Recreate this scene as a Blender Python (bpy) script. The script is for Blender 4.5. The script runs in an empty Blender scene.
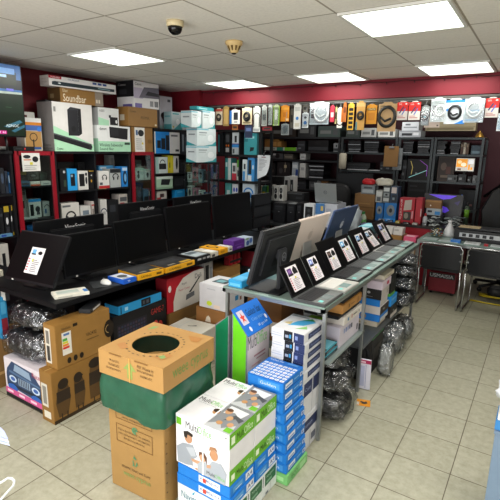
import bpy, bmesh, math, random
from mathutils import Vector, Matrix, noise
random.seed(11)
SC = bpy.context.scene
COL = SC.collection
# ------------------------------------------------------------------ camera
F_PX, PITCH, YAW, ROLL, HC = 452.6, -.2198, -.5691, .0199, 1.70
cp, sp, cy_, sy_ = math.cos(PITCH), math.sin(PITCH), math.cos(YAW), math.sin(YAW)
FW = Vector((sy_*cp, cy_*cp, sp)); RT0 = Vector((cy_, -sy_, 0)); UP0 = RT0.cross(FW)
RT = RT0*math.cos(ROLL) + UP0*math.sin(ROLL); UP = UP0*math.cos(ROLL) - RT0*math.sin(ROLL)
CAM = Vector((0, 0, HC))
def ray(x, y): return FW + RT*((x-250)/F_PX) + UP*((250-y)/F_PX)
def fx(x, y, X): d = ray(x, y); return CAM + d*(X/d.x)
def fy(x, y, Y): d = ray(x, y); return CAM + d*(Y/d.y)
def fz(x, y, Z): d = ray(x, y); return CAM + d*((Z-HC)/d.z)
cd = bpy.data.cameras.new('camera'); cam = bpy.data.objects.new('camera', cd); COL.objects.link(cam)
cd.sensor_width = 36; cd.lens = F_PX/500*36; cd.clip_start = .05
Rm = Matrix((RT, UP, -FW)).transposed().to_4x4(); Rm.translation = CAM
cam.matrix_world = Rm
SC.camera = cam
SC.view_settings.view_transform = 'Standard'
SC.view_settings.look = 'None'
SC.view_settings.exposure = 0.14
SC.view_settings.gamma = 0.90
# ------------------------------------------------------------------ materials
_mats = {}
def lin(h):
    h = h.lstrip('#'); r = []
    for i in (0, 2, 4):
        c = int(h[i:i+2], 16)/255
        r.append(c/12.92 if c <= .04045 else ((c+.055)/1.055)**2.4)
    return r + [1]
def M(hexc, rough=.55, metal=0.0, emit=0.0, var=.10, spec=.5):
    k = (hexc, rough, metal, emit, var, spec)
    if k in _mats: return _mats[k]
    m = bpy.data.materials.new('surface_' + hexc.lstrip('#')); m.use_nodes = True
    nt = m.node_tree; b = nt.nodes['Principled BSDF']
    tc = nt.nodes.new('ShaderNodeTexCoord'); nz = nt.nodes.new('ShaderNodeTexNoise')
    nz.inputs['Scale'].default_value = 14; nz.inputs['Detail'].default_value = 3
    nt.links.new(tc.outputs['Object'], nz.inputs['Vector'])
    mx = nt.nodes.new('ShaderNodeMix'); mx.data_type = 'RGBA'
    c = lin(hexc)
    mx.inputs[6].default_value = [x*(1-var) for x in c[:3]] + [1]
    mx.inputs[7].default_value = [min(1, x*(1+var)) for x in c[:3]] + [1]
    nt.links.new(nz.outputs['Fac'], mx.inputs[0]); nt.links.new(mx.outputs[2], b.inputs['Base Color'])
    b.inputs['Roughness'].default_value = rough; b.inputs['Metallic'].default_value = metal
    b.inputs['Specular IOR Level'].default_value = spec
    if emit:
        nt.links.new(mx.outputs[2], b.inputs['Emission Color']); b.inputs['Emission Strength'].default_value = emit
    _mats[k] = m; return m
def glassy(name, tint, alpha=.75, rough=.05, crinkle=0.0):
    """thin see-through sheet: transparent mixed with a glossy coat"""
    if name in _mats: return _mats[name]
    m = bpy.data.materials.new(name); m.use_nodes = True; nt = m.node_tree
    nt.nodes.remove(nt.nodes['Principled BSDF']); out = nt.nodes['Material Output']
    t = nt.nodes.new('ShaderNodeBsdfTransparent'); t.inputs[0].default_value = lin(tint)
    g = nt.nodes.new('ShaderNodeBsdfGlossy'); g.inputs['Color'].default_value = lin('#e8eaee')
    g.inputs['Roughness'].default_value = rough
    mx = nt.nodes.new('ShaderNodeMixShader')
    if crinkle:
        tc = nt.nodes.new('ShaderNodeTexCoord'); nz = nt.nodes.new('ShaderNodeTexNoise'); nz.inputs['Scale'].default_value = 16
        nz.inputs['Detail'].default_value = 4; nz.inputs['Distortion'].default_value = 1.5
        nt.links.new(tc.outputs['Object'], nz.inputs['Vector'])
        bp = nt.nodes.new('ShaderNodeBump'); bp.inputs['Strength'].default_value = crinkle; bp.inputs['Distance'].default_value = .03
        nt.links.new(nz.outputs['Fac'], bp.inputs['Height']); nt.links.new(bp.outputs[0], g.inputs['Normal'])
        mr = nt.nodes.new('ShaderNodeMapRange'); mr.inputs[1].default_value = .45; mr.inputs[2].default_value = .68
        mr.inputs[3].default_value = (1-alpha)*.5; mr.inputs[4].default_value = min(1, (1-alpha)*2.2)
        nt.links.new(nz.outputs['Fac'], mr.inputs[0]); nt.links.new(mr.outputs[0], mx.inputs[0])
    else: mx.inputs[0].default_value = 1-alpha
    nt.links.new(t.outputs[0], mx.inputs[1]); nt.links.new(g.outputs[0], mx.inputs[2]); nt.links.new(mx.outputs[0], out.inputs[0])
    _mats[name] = m; return m
BLACK = '#101113'; DARK = '#1b1c1f'; WHITE = '#e9e8e6'; KRAFT = '#a5793f'; STEEL = '#a9adaf'
# ------------------------------------------------------------------ mesh builder
_text = {}
def text_geo(s):
    if s not in _text:
        c = bpy.data.curves.new('lettering', 'FONT'); c.body = s; c.resolution_u = 2
        o = bpy.data.objects.new('lettering', c); me = bpy.data.meshes.new_from_object(o)
        vs = [v.co.copy() for v in me.vertices]; fs = [list(p.vertices) for p in me.polygons]
        bpy.data.objects.remove(o); bpy.data.curves.remove(c); bpy.data.meshes.remove(me)
        x0 = min(v.x for v in vs); x1 = max(v.x for v in vs); y0 = min(v.y for v in vs); y1 = max(v.y for v in vs)
        _text[s] = ([((v.x-x0)/(x1-x0), (v.y-y0)/(y1-y0)) for v in vs], fs)
    return _text[s]
class MB:
    def __init__(s): s.v = []; s.f = []; s.mi = []; s.mats = []; s.sm = []
    def k(s, m):
        if m not in s.mats: s.mats.append(m)
        return s.mats.index(m)
    def add(s, vs, fs, m, T=None, smooth=False):
        n = len(s.v); k = s.k(m)
        s.v += [tuple(T @ Vector(v)) if T else tuple(v) for v in vs]
        for f in fs: s.f.append([i+n for i in f]); s.mi.append(k); s.sm.append(smooth)
        return s
    def box(s, x0, y0, z0, x1, y1, z1, m, T=None, b=0):
        if b:
            bm = bmesh.new(); bmesh.ops.create_cube(bm, size=1)
            for v in bm.verts: v.co = Vector((x0+(v.co.x+.5)*(x1-x0), y0+(v.co.y+.5)*(y1-y0), z0+(v.co.z+.5)*(z1-z0)))
            bmesh.ops.bevel(bm, geom=bm.edges[:], offset=min(b, .45*min(abs(x1-x0), abs(y1-y0), abs(z1-z0))), segments=2, affect='EDGES')
            bm.verts.index_update(); s.add([v.co[:] for v in bm.verts], [[v.index for v in f.verts] for f in bm.faces], m, T); bm.free(); return s
        return s.add([(x0,y0,z0),(x1,y0,z0),(x1,y1,z0),(x0,y1,z0),(x0,y0,z1),(x1,y0,z1),(x1,y1,z1),(x0,y1,z1)],
                     [(0,3,2,1),(4,5,6,7),(0,1,5,4),(1,2,6,5),(2,3,7,6),(3,0,4,7)], m, T)
    def quad(s, a, b, c, d, m): return s.add([a, b, c, d], [(0,1,2,3)], m)
    def tube(s, pts, r, m, n=8, closed=False, T=None):
        pts = [Vector(p) for p in pts]; N = len(pts); vs = []; fs = []; prev = None
        for i, p in enumerate(pts):
            if closed: t = pts[(i+1) % N]-pts[i-1]
            else: t = pts[min(i+1, N-1)]-pts[max(i-1, 0)]
            t.normalize()
            if prev is None: a = t.orthogonal().normalized()
            else:
                a = prev - t*prev.dot(t)
                a = a.normalized() if a.length > 1e-6 else t.orthogonal().normalized()
            prev = a; b = t.cross(a); rr = r[i] if isinstance(r, (list, tuple)) else r
            vs += [p + (a*math.cos(2*math.pi*j/n) + b*math.sin(2*math.pi*j/n))*rr for j in range(n)]
        R_ = N if closed else N-1
        for i in range(R_):
            for j in range(n):
                i2 = (i+1) % N; fs.append((i*n+j, i*n+(j+1) % n, i2*n+(j+1) % n, i2*n+j))
        if not closed: fs += [tuple(range(n))[::-1], tuple((N-1)*n+j for j in range(n))]
        return s.add([tuple(v) for v in vs], fs, m, T, True)
    def lathe(s, prof, m, n=20, T=None):
        vs = []; fs = []
        for r, z in prof: vs += [(r*math.cos(2*math.pi*j/n), r*math.sin(2*math.pi*j/n), z) for j in range(n)]
        for i in range(len(prof)-1):
            for j in range(n): fs.append((i*n+j, i*n+(j+1) % n, (i+1)*n+(j+1) % n, (i+1)*n+j))
        fs += [tuple(range(n))[::-1], tuple((len(prof)-1)*n+j for j in range(n))]
        return s.add(vs, fs, m, T, True)
    def prism(s, poly, y0, y1, m, T=None):
        """poly in x,z extruded along y"""
        n = len(poly)
        return s.add([(x, y0, z) for x, z in poly] + [(x, y1, z) for x, z in poly],
                     [tuple(range(n)), tuple(range(2*n-1, n-1, -1))] + [(i, i+n, (i+1) % n+n, (i+1) % n) for i in range(n)], m, T)
    def art(s, O, U, V, items, N=None, e=.0009):
        """flat printed shapes on a face: origin O, edge vectors U and V, each item in 0..1 face coordinates"""
        O = Vector(O); U = Vector(U); V = Vector(V); N = N or U.cross(V).normalized()
        st_ = min(.0003, .002/max(1, len(items)))
        for q, it in enumerate(items):
            o = O + N*(e*.8+st_*q); P = lambda u, v: tuple(o+U*u+V*v)
            t = it[0]; m = it[-1] if not isinstance(it[-1], str) else M(it[-1], .5)
            if t == 'r': a, b, c, d = it[1:5]; s.add([P(a,b),P(c,b),P(c,d),P(a,d)], [(0,1,2,3)], m)
            elif t == 'p': s.add([P(*p) for p in it[1]], [tuple(range(len(it[1])))], m)
            elif t == 'e':
                a, b, c, d = it[1:5]; s.add([P(a+c*math.cos(w*math.pi/9), b+d*math.sin(w*math.pi/9)) for w in range(18)], [tuple(range(18))], m)
            elif t == 'g':   # ring or arc: centre, radius (share of V), thickness, start, end
                a, b, r, th, w0, w1 = it[1:7]; k = V.length/U.length; n = 16; vs = []
                for i in range(n+1):
                    w = math.radians(w0+(w1-w0)*i/n)
                    for rr in (r-th/2, r+th/2): vs.append(P(a+rr*k*math.cos(w), b+rr*math.sin(w)))
                s.add(vs, [(2*i, 2*i+1, 2*i+3, 2*i+2) for i in range(n)], m)
            elif t == 't':
                st, a, b, c, d = it[1:6]; vs, fs = text_geo(st)
                s.add([P(a+(c-a)*x, b+(d-b)*y) for x, y in vs], fs, m)
        return s
    def build(s, name, parent=None, loc=(0,0,0), rotz=0):
        me = bpy.data.meshes.new(name); me.from_pydata(s.v, [], s.f)
        for m in s.mats: me.materials.append(m)
        me.polygons.foreach_set('material_index', s.mi); me.polygons.foreach_set('use_smooth', s.sm); me.update()
        o = bpy.data.objects.new(name, me); COL.objects.link(o); o.location = loc; o.rotation_euler = (0, 0, rotz)
        if parent: o.parent = parent
        return o
def tag(o, label, cat, group=None, kind=None):
    o['label'] = label; o['category'] = cat
    if group: o['group'] = group
    if kind: o['kind'] = kind
    return o
def thing(name, label, cat, loc=(0,0,0), rotz=0, group=None):
    o = bpy.data.objects.new(name, None); COL.objects.link(o); o.empty_display_size = .05
    o.location = loc; o.rotation_euler = (0, 0, rotz); return tag(o, label, cat, group)
def struct(o): o['kind'] = 'structure'; return o
HALF = math.pi/2
def carton(name, label, cat, loc, rotz, w, d, h, col, art=None, group=None, rough=.5, b=.0025, sides=None, parent=None):
    """a printed box: origin at front bottom centre, front faces local -y; art per face f r l t b"""
    mb = MB(); base = col if not isinstance(col, str) else M(col, rough)
    mb.box(-w/2, 0, 0, w/2, d, h, base, b=b if max(w, d, h) > .12 else 0)
    E_ = {'f': ((-w/2,0,0),(w,0,0),(0,0,h)), 'r': ((w/2,0,0),(0,d,0),(0,0,h)), 'l': ((-w/2,d,0),(0,-d,0),(0,0,h)), 't': ((-w/2,0,h),(w,0,0),(0,d,0)),
          'k': ((w/2,d,0),(-w,0,0),(0,0,h))}
    for fc, items in (art or {}).items(): mb.art(*E_[fc], items)
    o = mb.build(name, parent, loc, rotz)
    if label: tag(o, label, cat, group)
    return o
def attach(o, par):
    o.parent = par; o.matrix_parent_inverse = (Matrix.Translation(par.location) @ par.rotation_euler.to_matrix().to_4x4()).inverted(); return o
FITX, FITY = [], []   # bays: (lo, hi, front, back, levels, board thickness)
def fit(bays, lo, hi, at, z0, z1):
    m = (lo+hi)/2
    c = [q for q in bays if q[0]-.08 <= m <= q[1]+.08 and q[2] <= at <= q[3] and z0 < q[4][-1]-.05]
    if c:
        a, b_, f0, f1, lev, th = min(c, key=lambda q: max(q[0]-m, m-q[1], 0))
        lo = max(lo, a); hi = max(min(hi, b_), lo+.02); up = [l for l in lev if l > z0+.02]
        if up: z1 = min(z1, up[0]-th-.004)
    return lo, hi, z1
def boxX(name, label, cat, p0, p1, pt, pb, X, dep, col, art=None, zb=None, group=None, yl=None, **k):
    """printed box whose front stands on the plane X and faces +x"""
    pm = (pt+pb)/2; a = fx(p0, pm, X).y; c = fx(p1, pm, X).y
    if yl: a = max(a, yl[0]); c = max(min(c, yl[1]), a+.03)
    xm = (p0+p1)/2
    z1 = fx(xm, pt, X).z; z0 = zb if zb is not None else fx(xm, pb, X).z
    a, c, z1 = fit(FITX, a, c, X, z0, z1)
    return carton(name, label, cat, (X, (a+c)/2, z0), HALF, c-a-.004, dep, z1-z0, col, art, group, **k)
def boxY(name, label, cat, p0, p1, pt, pb, Y, dep, col, art=None, zb=None, group=None, **k):
    pm = (pt+pb)/2; a = fy(p0, pm, Y).x; c = fy(p1, pm, Y).x; xm = (p0+p1)/2
    z1 = fy(xm, pt, Y).z; z0 = zb if zb is not None else fy(xm, pb, Y).z
    a, c, z1 = fit(FITY, a, c, Y, z0, z1)
    return carton(name, label, cat, ((a+c)/2, Y, z0), 0, c-a-.004, dep, z1-z0, col, art, group, **k)
def lines(u0, u1, v0, v1, n, col, seed=1):
    r = random.Random(seed); out = []
    for i in range(n):
        v = v1-(v1-v0)*(i+.5)/n; out.append(('r', u0, v-.25*(v1-v0)/n, u0+(u1-u0)*r.uniform(.55, 1), v+.2*(v1-v0)/n, col))
    return out
def phones(u, v, s, col):   # printed headphone picture
    return [('g', u, v, s, s*.28, 0, 180, col), ('e', u-s*.95, v-s*.25, s*.32, s*.5, col), ('e', u+s*.95, v-s*.25, s*.32, s*.5, col)]
# ------------------------------------------------------------------ the room
def nodes_floor():
    m = bpy.data.materials.new('beige_floor_tiles'); m.use_nodes = True; nt = m.node_tree; b = nt.nodes['Principled BSDF']
    g = nt.nodes.new('ShaderNodeNewGeometry'); mp = nt.nodes.new('ShaderNodeMapping'); mp.inputs['Location'].default_value = (.516+6, -2.395+9, 0)
    br = nt.nodes.new('ShaderNodeTexBrick'); br.offset = 0; br.inputs['Scale'].default_value = 1
    br.inputs['Brick Width'].default_value = .3; br.inputs['Row Height'].default_value = .3; br.inputs['Mortar Size'].default_value = .0028; br.inputs['Mortar Smooth'].default_value = .3
    br.inputs['Color1'].default_value = lin('#b4b3a2'); br.inputs['Color2'].default_value = lin('#adac9a'); br.inputs['Mortar'].default_value = lin('#6d6656')
    nt.links.new(g.outputs['Position'], mp.inputs[0]); nt.links.new(mp.outputs[0], br.inputs['Vector'])
    nz = nt.nodes.new('ShaderNodeTexNoise'); nz.inputs['Scale'].default_value = 22; nz.inputs['Detail'].default_value = 10; nz.inputs['Roughness'].default_value = .7
    nt.links.new(g.outputs['Position'], nz.inputs['Vector'])
    cr = nt.nodes.new('ShaderNodeValToRGB'); cr.color_ramp.elements[0].position = .3; cr.color_ramp.elements[0].color = (.8,.78,.74,1); cr.color_ramp.elements[1].position = .7; cr.color_ramp.elements[1].color = (1.1,1.1,1.1,1)
    mx = nt.nodes.new('ShaderNodeMix'); mx.data_type = 'RGBA'; mx.blend_type = 'MULTIPLY'; mx.inputs[0].default_value = 1
    nt.links.new(nz.outputs['Fac'], cr.inputs[0]); nt.links.new(br.outputs['Color'], mx.inputs[6]); nt.links.new(cr.outputs[0], mx.inputs[7]); nt.links.new(mx.outputs[2], b.inputs['Base Color'])
    b.inputs['Roughness'].default_value = .42
    bp = nt.nodes.new('ShaderNodeBump'); bp.inputs['Strength'].default_value = .4; bp.inputs['Distance'].default_value = .003; bp.invert = True
    nt.links.new(br.outputs['Fac'], bp.inputs['Height']); nt.links.new(bp.outputs[0], b.inputs['Normal'])
    return m
def nodes_ceiling():
    m = bpy.data.materials.new('mineral_ceiling_tiles'); m.use_nodes = True; nt = m.node_tree; b = nt.nodes['Principled BSDF']
    g = nt.nodes.new('ShaderNodeNewGeometry'); mp = nt.nodes.new('ShaderNodeMapping'); mp.inputs['Location'].default_value = (1.70+6, -1.96+5.96, 0)
    br = nt.nodes.new('ShaderNodeTexBrick'); br.offset = 0; br.inputs['Scale'].default_value = 1
    br.inputs['Brick Width'].default_value = .6; br.inputs['Row Height'].default_value = .596; br.inputs['Mortar Size'].default_value = .007; br.inputs['Mortar Smooth'].default_value = .2
    br.inputs['Color1'].default_value = lin('#efebe3'); br.inputs['Color2'].default_value = lin('#ebe7df'); br.inputs['Mortar'].default_value = lin('#aaa294')
    nt.links.new(g.outputs['Position'], mp.inputs[0]); nt.links.new(mp.outputs[0], br.inputs['Vector'])
    nz = nt.nodes.new('ShaderNodeTexNoise'); nz.inputs['Scale'].default_value = 60; nz.inputs['Detail'].default_value = 5
    nt.links.new(g.outputs['Position'], nz.inputs['Vector'])
    cr = nt.nodes.new('ShaderNodeValToRGB'); cr.color_ramp.elements[0].position = .3; cr.color_ramp.elements[0].color = (.93,.93,.93,1); cr.color_ramp.elements[1].position = .6
    mx = nt.nodes.new('ShaderNodeMix'); mx.data_type = 'RGBA'; mx.blend_type = 'MULTIPLY'; mx.inputs[0].default_value = 1
    nt.links.new(nz.outputs['Fac'], cr.inputs[0]); nt.links.new(br.outputs['Color'], mx.inputs[6]); nt.links.new(cr.outputs[0], mx.inputs[7]); nt.links.new(mx.outputs[2], b.inputs['Base Color'])
    b.inputs['Roughness'].default_value = .85
    return m
ZC = 2.446
XL, XR, YB = -4.5, 2.2, 7.9
struct(MB().box(XL-.1, -1.5, -.1, XR+.1, YB+.1, 0, nodes_floor()).build('floor'))
struct(MB().box(XL-.1, -1.5, ZC, XR+.1, YB+.1, ZC+.1, nodes_ceiling()).build('ceiling'))
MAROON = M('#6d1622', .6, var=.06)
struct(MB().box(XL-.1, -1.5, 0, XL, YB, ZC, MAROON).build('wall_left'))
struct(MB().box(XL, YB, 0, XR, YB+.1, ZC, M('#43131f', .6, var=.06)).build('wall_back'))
struct(MB().box(XR, -1.5, 0, XR+.1, YB+.1, ZC, M('#b9b4aa', .7)).build('wall_right'))
struct(MB().box(XL, 5.0, 2.255, XR, 5.14, ZC, M('#7a1526', .6, var=.05)).build('trim_beam'))
struct(MB().box(XL, 4.93, 0, -4.0, 5.0, ZC, M('#7d1826', .5, var=.05)).build('trim_corner_pillar'))
# ceiling light panels
PANEL = M('#f4fff2', .4, 0, 2.6, 0.02)
FR_W = M('#d9d8d2', .5)
lights = [(-3.2, 2.855, 'bright square ceiling light panel above the left shelves, nearest the television'), (-3.2, 4.645, 'ceiling light panel at the far left, close to the red beam'),
          (-2.0, 4.645, 'ceiling light panel by the red beam, between the two others there'), (-0.8, 2.855, 'largest-looking ceiling light panel, cut by the top edge of the view'),
          (-0.8, 4.645, 'ceiling light panel by the red beam at the right')]
for x, y, lb in lights:
    t = thing('ceiling_light', lb, 'ceiling light', (x, y, ZC), 0, 'square ceiling light panels')
    f = MB(); w = .295
    for a in ((-w,-w,w,-w+.018), (-w,w-.018,w,w), (-w,-w+.018,-w+.018,w-.018), (w-.018,-w+.018,w,w-.018)): f.box(a[0], a[1], -.014, a[2], a[3], 0, FR_W)
    f.build('frame', t)
    MB().box(-w+.018, -w+.018, -.009, w-.018, w-.018, -.001, PANEL).build('diffuser', t)
    ld = bpy.data.lights.new('panel_or_fill_lamp', 'AREA'); ld.shape = 'SQUARE'; ld.size = .54; ld.energy = 15 if y < 4 else 5; ld.color = (1, .97, .92)
    lo = bpy.data.objects.new('panel_or_fill_lamp', ld); COL.objects.link(lo); lo.location = (x, y, ZC-.03)
# out of view: panels nearer the shop front, plus fill lamps added behind the beam
for x, y in ((-2.0, .6), (-0.8, .6), (.6, 2.0), (-3.4, .4), (-2.0, 7.0), (-.6, 7.0)):
    ld = bpy.data.lights.new('panel_or_fill_lamp', 'AREA'); ld.shape = 'SQUARE'; ld.size = .54; ld.energy = 15 if y < 5 else 8; ld.color = (1, .97, .92)
    lo = bpy.data.objects.new('panel_or_fill_lamp', ld); COL.objects.link(lo); lo.location = (x, y, ZC-.03)
for x, y in ((-3.5, 6.3),):  # unseen fill lamp added behind the beam to brighten the far left corner
    ld = bpy.data.lights.new('panel_or_fill_lamp', 'AREA'); ld.shape = 'SQUARE'; ld.size = .54; ld.energy = 9; ld.color = (1, .97, .92)
    lo = bpy.data.objects.new('panel_or_fill_lamp', ld); COL.objects.link(lo); lo.location = (x, y, ZC-.03)
# daylight through the open shop front behind the viewer
ld = bpy.data.lights.new('shopfront_daylight', 'AREA'); ld.shape = 'RECTANGLE'; ld.size = 5; ld.size_y = 2.0; ld.energy = 112; ld.color = (1, .98, .95)
lo = bpy.data.objects.new('shopfront_daylight', ld); COL.objects.link(lo); lo.location = (-.6, -1.35, 1.0); lo.rotation_euler = (math.radians(118), 0, 0)
w = bpy.data.worlds.new('daylight'); SC.world = w; w.use_nodes = True
w.node_tree.nodes['Background'].inputs[0].default_value = (.85, .92, 1, 1); w.node_tree.nodes['Background'].inputs[1].default_value = .9
m_ = MB(); rr_ = random.Random(8); pts_ = []
for i in range(60):
    x_ = -4.0+5.6*i/59; pts_.append((x_, 4.988, 2.425-.012*abs(math.sin(i*.9))-.006*rr_.random()))
m_.tube(pts_, .003, M('#2a1518', .6), 5)
for i in range(2, 60, 3): m_.tube([pts_[i], (pts_[i][0]+.006, 4.982, pts_[i][2]-.022)], .004, M('#1d1214', .5), 5)
tag(m_.build('string_lights', None), 'thin dark string of tiny bulbs pinned along the top of the red beam', 'string lights')
# things fixed to the ceiling
c = fz(175, 21, ZC)
t = thing('dome_camera', 'cream and black dome security camera on the ceiling', 'security camera', c)
MB().lathe([(.052,0),(.052,-.028),(.047,-.034)], M('#d8c9a4', .5)).build('base', t)
MB().lathe([(.045,-.034),(.043,-.048),(.034,-.066),(.018,-.076),(.002,-.079)], M('#0b0b0d', .12)).build('dome', t)
c = fz(234, 41.5, ZC)
t = thing('smoke_detector', 'yellowed cone-shaped smoke detector on the ceiling', 'smoke detector', c)
mb = MB().lathe([(.062,0),(.062,-.018),(.054,-.026),(.05,-.032),(.03,-.072),(.022,-.078)], M('#dcc08a', .5))
for i in range(10):
    T = Matrix.Rotation(i*math.pi/5, 4, 'Z'); mb.add([(.052,-.008,-.034),(.052,.008,-.034),(.037,.005,-.064),(.037,-.005,-.064)], [(0,1,2,3),(3,2,1,0)], M('#8a6f3a'), T)
mb.build('housing', t); MB().lathe([(.018,-.076),(.016,-.084),(.004,-.087)], M('#2a2118', .4), 14).build('sensor_tip', t)
# ================================================================== LEFT WALL: shelving, television, boxes
BLK = M('#15161a', .45); REDF = M('#8e1526', .4); GLASS = glassy('clear_glass', '#eef6f4', .88, .03)
XF, XBK = -4.1, -4.48
CABS = []
def shelf_unit(name, label, y0, y1, zs, ztop, frame, group=None, doors=False, shelfm=None, mids=()):
    t = thing(name, label, 'shelving', (XBK, (y0+y1)/2, 0), 0, group); W = (y1-y0)/2-.003; D = XF-XBK
    for s in (-1, 1): MB().box(0, s*W-(.02 if s > 0 else 0), 0, D-.02, s*W+(0 if s > 0 else .02), ztop-.025, frame).build('side_panel', t)
    MB().box(0, -W, ztop-.025, D, W, ztop, frame).build('top_board', t)
    for z in zs: MB().box(.005, -W+.021, z-.018, D-.025, W-.021, z, shelfm or frame).build('shelf', t)
    MB().box(0, -W+.021, .04, D-.03, W-.021, .07, frame).build('bottom_board', t)
    for m in mids: MB().box(.0, m-(y0+y1)/2-.01, .07, D-.026, m-(y0+y1)/2+.01, ztop-.026, frame).build('divider', t)
    if doors:
        d = MB(); f = .026
        d.box(D-.019, -W, .05, D+.002, -W+f+.012, ztop-.001, REDF); d.box(D-.019, W-f-.012, .05, D+.002, W, ztop-.001, REDF)
        d.box(D-.019, -W+f, ztop-.04, D+.002, W-f, ztop-.001, REDF); d.box(D-.019, -W+f, .05, D+.002, W-f, .1, REDF)
        fr = d.build('door_frame', t); MB().box(D-.012, -W+f+.012, .1, D-.009, W-f-.012, ztop-.04, GLASS).build('glass_pane', fr)
    ed = sorted([y0+.026]+[q for m in mids for q in (m-.013, m+.013)]+[y1-.026])
    for q in range(0, len(ed), 2): FITX.append((ed[q], ed[q+1], -4.45, -4.105, sorted(list(zs)+[ztop-.005]), .02))
    if doors: CABS.append(t)
    return t
shelf_unit('shelving_unit', 'black open shelving unit under the television', 1.2, 2.37, (1.25, .86, .45), 1.64, BLK)
shelf_unit('display_cabinet', 'red framed glass cabinet next to the television shelf, price sheet on its door', 2.38, 2.79, (1.31, .99, .6), 1.64, BLK, None, True)
shelf_unit('shelving_unit', 'wide black shelving with headphone boxes between the two red cabinets', 2.80, 3.79, (1.235, .82, .45), 1.64, BLK, None, False, None, (3.295,))
shelf_unit('display_cabinet', 'red framed glass cabinet below the kraft carton with a white sheet', 3.80, 4.16, (1.30, 1.0, .6), 1.64, BLK, None, True)
t = shelf_unit('shelving_unit', 'tall black shelving with a glass top board in the far left corner', 4.17, 4.92, (1.62, 1.37, 1.17, 1.03, .6), 1.925, BLK)
# --- television
t = thing('television', 'large wall-side television showing a football pitch', 'television', (-4.06, 1.94, 1.641), HALF)
mb = MB(); mb.box(-.55, -.005, .12, .55, .035, .745, M('#0c0d10', .3), b=.006); mb.box(-.4, .03, .2, .4, .075, .6, M('#0c0d10', .4)); mb.build('casing', t)
def E(h, e=.55): return M(h, .3, 0, e, .25)
mb = MB(); W_, H_ = 1.076, .6
its = [('r', 0, 0, 1, .33, E('#16261a', 0.16)), ('r', 0, .33, 1, .6, E('#1a2c20', 0.16)), ('r', 0, .62, 1, 1, E('#3a6aa5', 0.27)), ('r', 0, .66, 1, .8, E('#142027', 0.09)),
       ('r', .82, .72, .96, .9, E('#1b2a1c', 0.09)), ('r', .80, .87, .95, .95, E('#78a7dd', 0.32)), ('r', .6, .82, .88, .86, E('#a8c8ea', 0.32)),
       ('p', [(0, .55), (1, .60), (1, .63), (0, .6)], E('#a9b8b0', 0.23)), ('r', .87, .64, .93, .67, E('#6b6fd0', 0.36)),
       ('p', [(.82, .13), (.86, .11), (.985, .2), (.96, .23)], E('#37667a', 0.27)), ('p', [(.88, .07), (.91, .05), (1, .13), (1, .17)], E('#37667a', 0.27)),
       ('r', .72, 0.02, .84, .07, E('#b02c7d', 0.32)), ('t', 'ADNOC', .84, .125, .95, .165, E('#e0f0f5', 0.27)), ('t', 'ATT 41', .735, .03, .83, .06, E('#f0d8ea', 0.32))]
for i in range(9): its.append(('r', .05+.1*i, .36+.02*(i % 3), .1+.1*i, .37+.02*(i % 3), E('#315238', 0.16)))
mb.art((-.538, -.005, .133), (W_, 0, 0), (0, 0, H_), [('r', 0, 0, 1, 1, E('#20242b', 0.09))] + its, e=.0006); mb.build('screen', t)
for s in (-1, 1): MB().tube([(s*.36, .02, .125), (s*.36, .0, .06), (s*.36, -.0, .006)], .011, M('#0c0d10', .4)).box(s*.36-.012, -.0, 0, s*.36+.012, .15, .012, M('#0c0d10', .4)).build('foot', t)
# --- under / beside the television
boxX('set_top_box', 'slim black receiver with a small red light at the right end below the television', 'receiver', 13, 35, 146.5, 151, -4.11, .09, '#101113', {'f': [('r', .5, .3, .56, .7, '#d03030'), ('r', .1, .4, .4, .6, '#2b2d31')]}, zb=1.64)
boxX('paper_tray', 'white flat tray on the shelf under the television', 'tray', 0, 8, 146.5, 150, -4.25, .12, '#cfd2d0', {'f': [('r', .05, .4, .95, .6, '#8f9492')]}, zb=1.64)
boxX('product_box', 'white card box peeping out behind the orange and blue cable box', 'box', 22.5, 36, 112, 147, -4.32, .12, '#c9c8c4', {'f': [('r', .08, .86, .4, .92, '#5a2a2a')]}, zb=1.64)
boxX('product_box', 'orange and blue topped box with a black cable photo beside the television', 'box', 24, 42, 118, 148, -4.22, .07, '#c9c1b2',
     {'f': [('r', 0, .87, 1, 1, '#dcdcda'), ('r', 0, .78, 1, .87, '#d78a2e'), ('r', 0, .62, 1, .78, '#4a6fb4'), ('e', .85, .66, .12, .08, '#3d7fd6'), ('r', .05, .12, .95, .6, '#b58d55'), ('g', .5, .42, .12, .025, 0, 360, '#15161a'), ('r', .45, .1, .52, .35, '#15161a'), ('r', .08, .05, .9, .12, '#3a63a8')]}, zb=1.64)
# --- boxes on top of the shelving
ZT = 1.64
spk = [('p', [(.0, 0), (1, 0), (1, .14), (.0, .52)], '#a9d3b4'), ('r', .36, .33, .62, .86, '#26272c'), ('p', [(.36,.86),(.44,.92),(.7,.9),(.62,.86)], '#34363c'), ('p', [(.62,.33),(.7,.38),(.7,.9),(.62,.86)], '#1a1b1f'),
       ('e', .49, .47, .06, .06, '#17181b'), ('p', [(.0, .34), (.0, .25), (.92, .03), (.96, .1), (.94, .13)], '#1d1e22'), ('p', [(.0, .37), (.0, .34), (.94, .13), (.93, .16)], '#4a4c52'), ('p', [(.86,.05),(.92,.03),(.96,.1),(.94,.13),(.88,.14)], '#2c2d32'),
       ('t', 'Cinema', .05, .03, .2, .08, '#2a3a33'), ('r', .03, .8, .08, .9, '#8a8a88')]
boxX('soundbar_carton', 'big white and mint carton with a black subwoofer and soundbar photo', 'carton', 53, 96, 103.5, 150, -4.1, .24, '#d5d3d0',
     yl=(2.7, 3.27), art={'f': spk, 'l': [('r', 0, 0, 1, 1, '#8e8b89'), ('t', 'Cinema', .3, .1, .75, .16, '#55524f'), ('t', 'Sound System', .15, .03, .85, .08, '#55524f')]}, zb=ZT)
zt1 = fx(74, 103.5, -4.1).z
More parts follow.
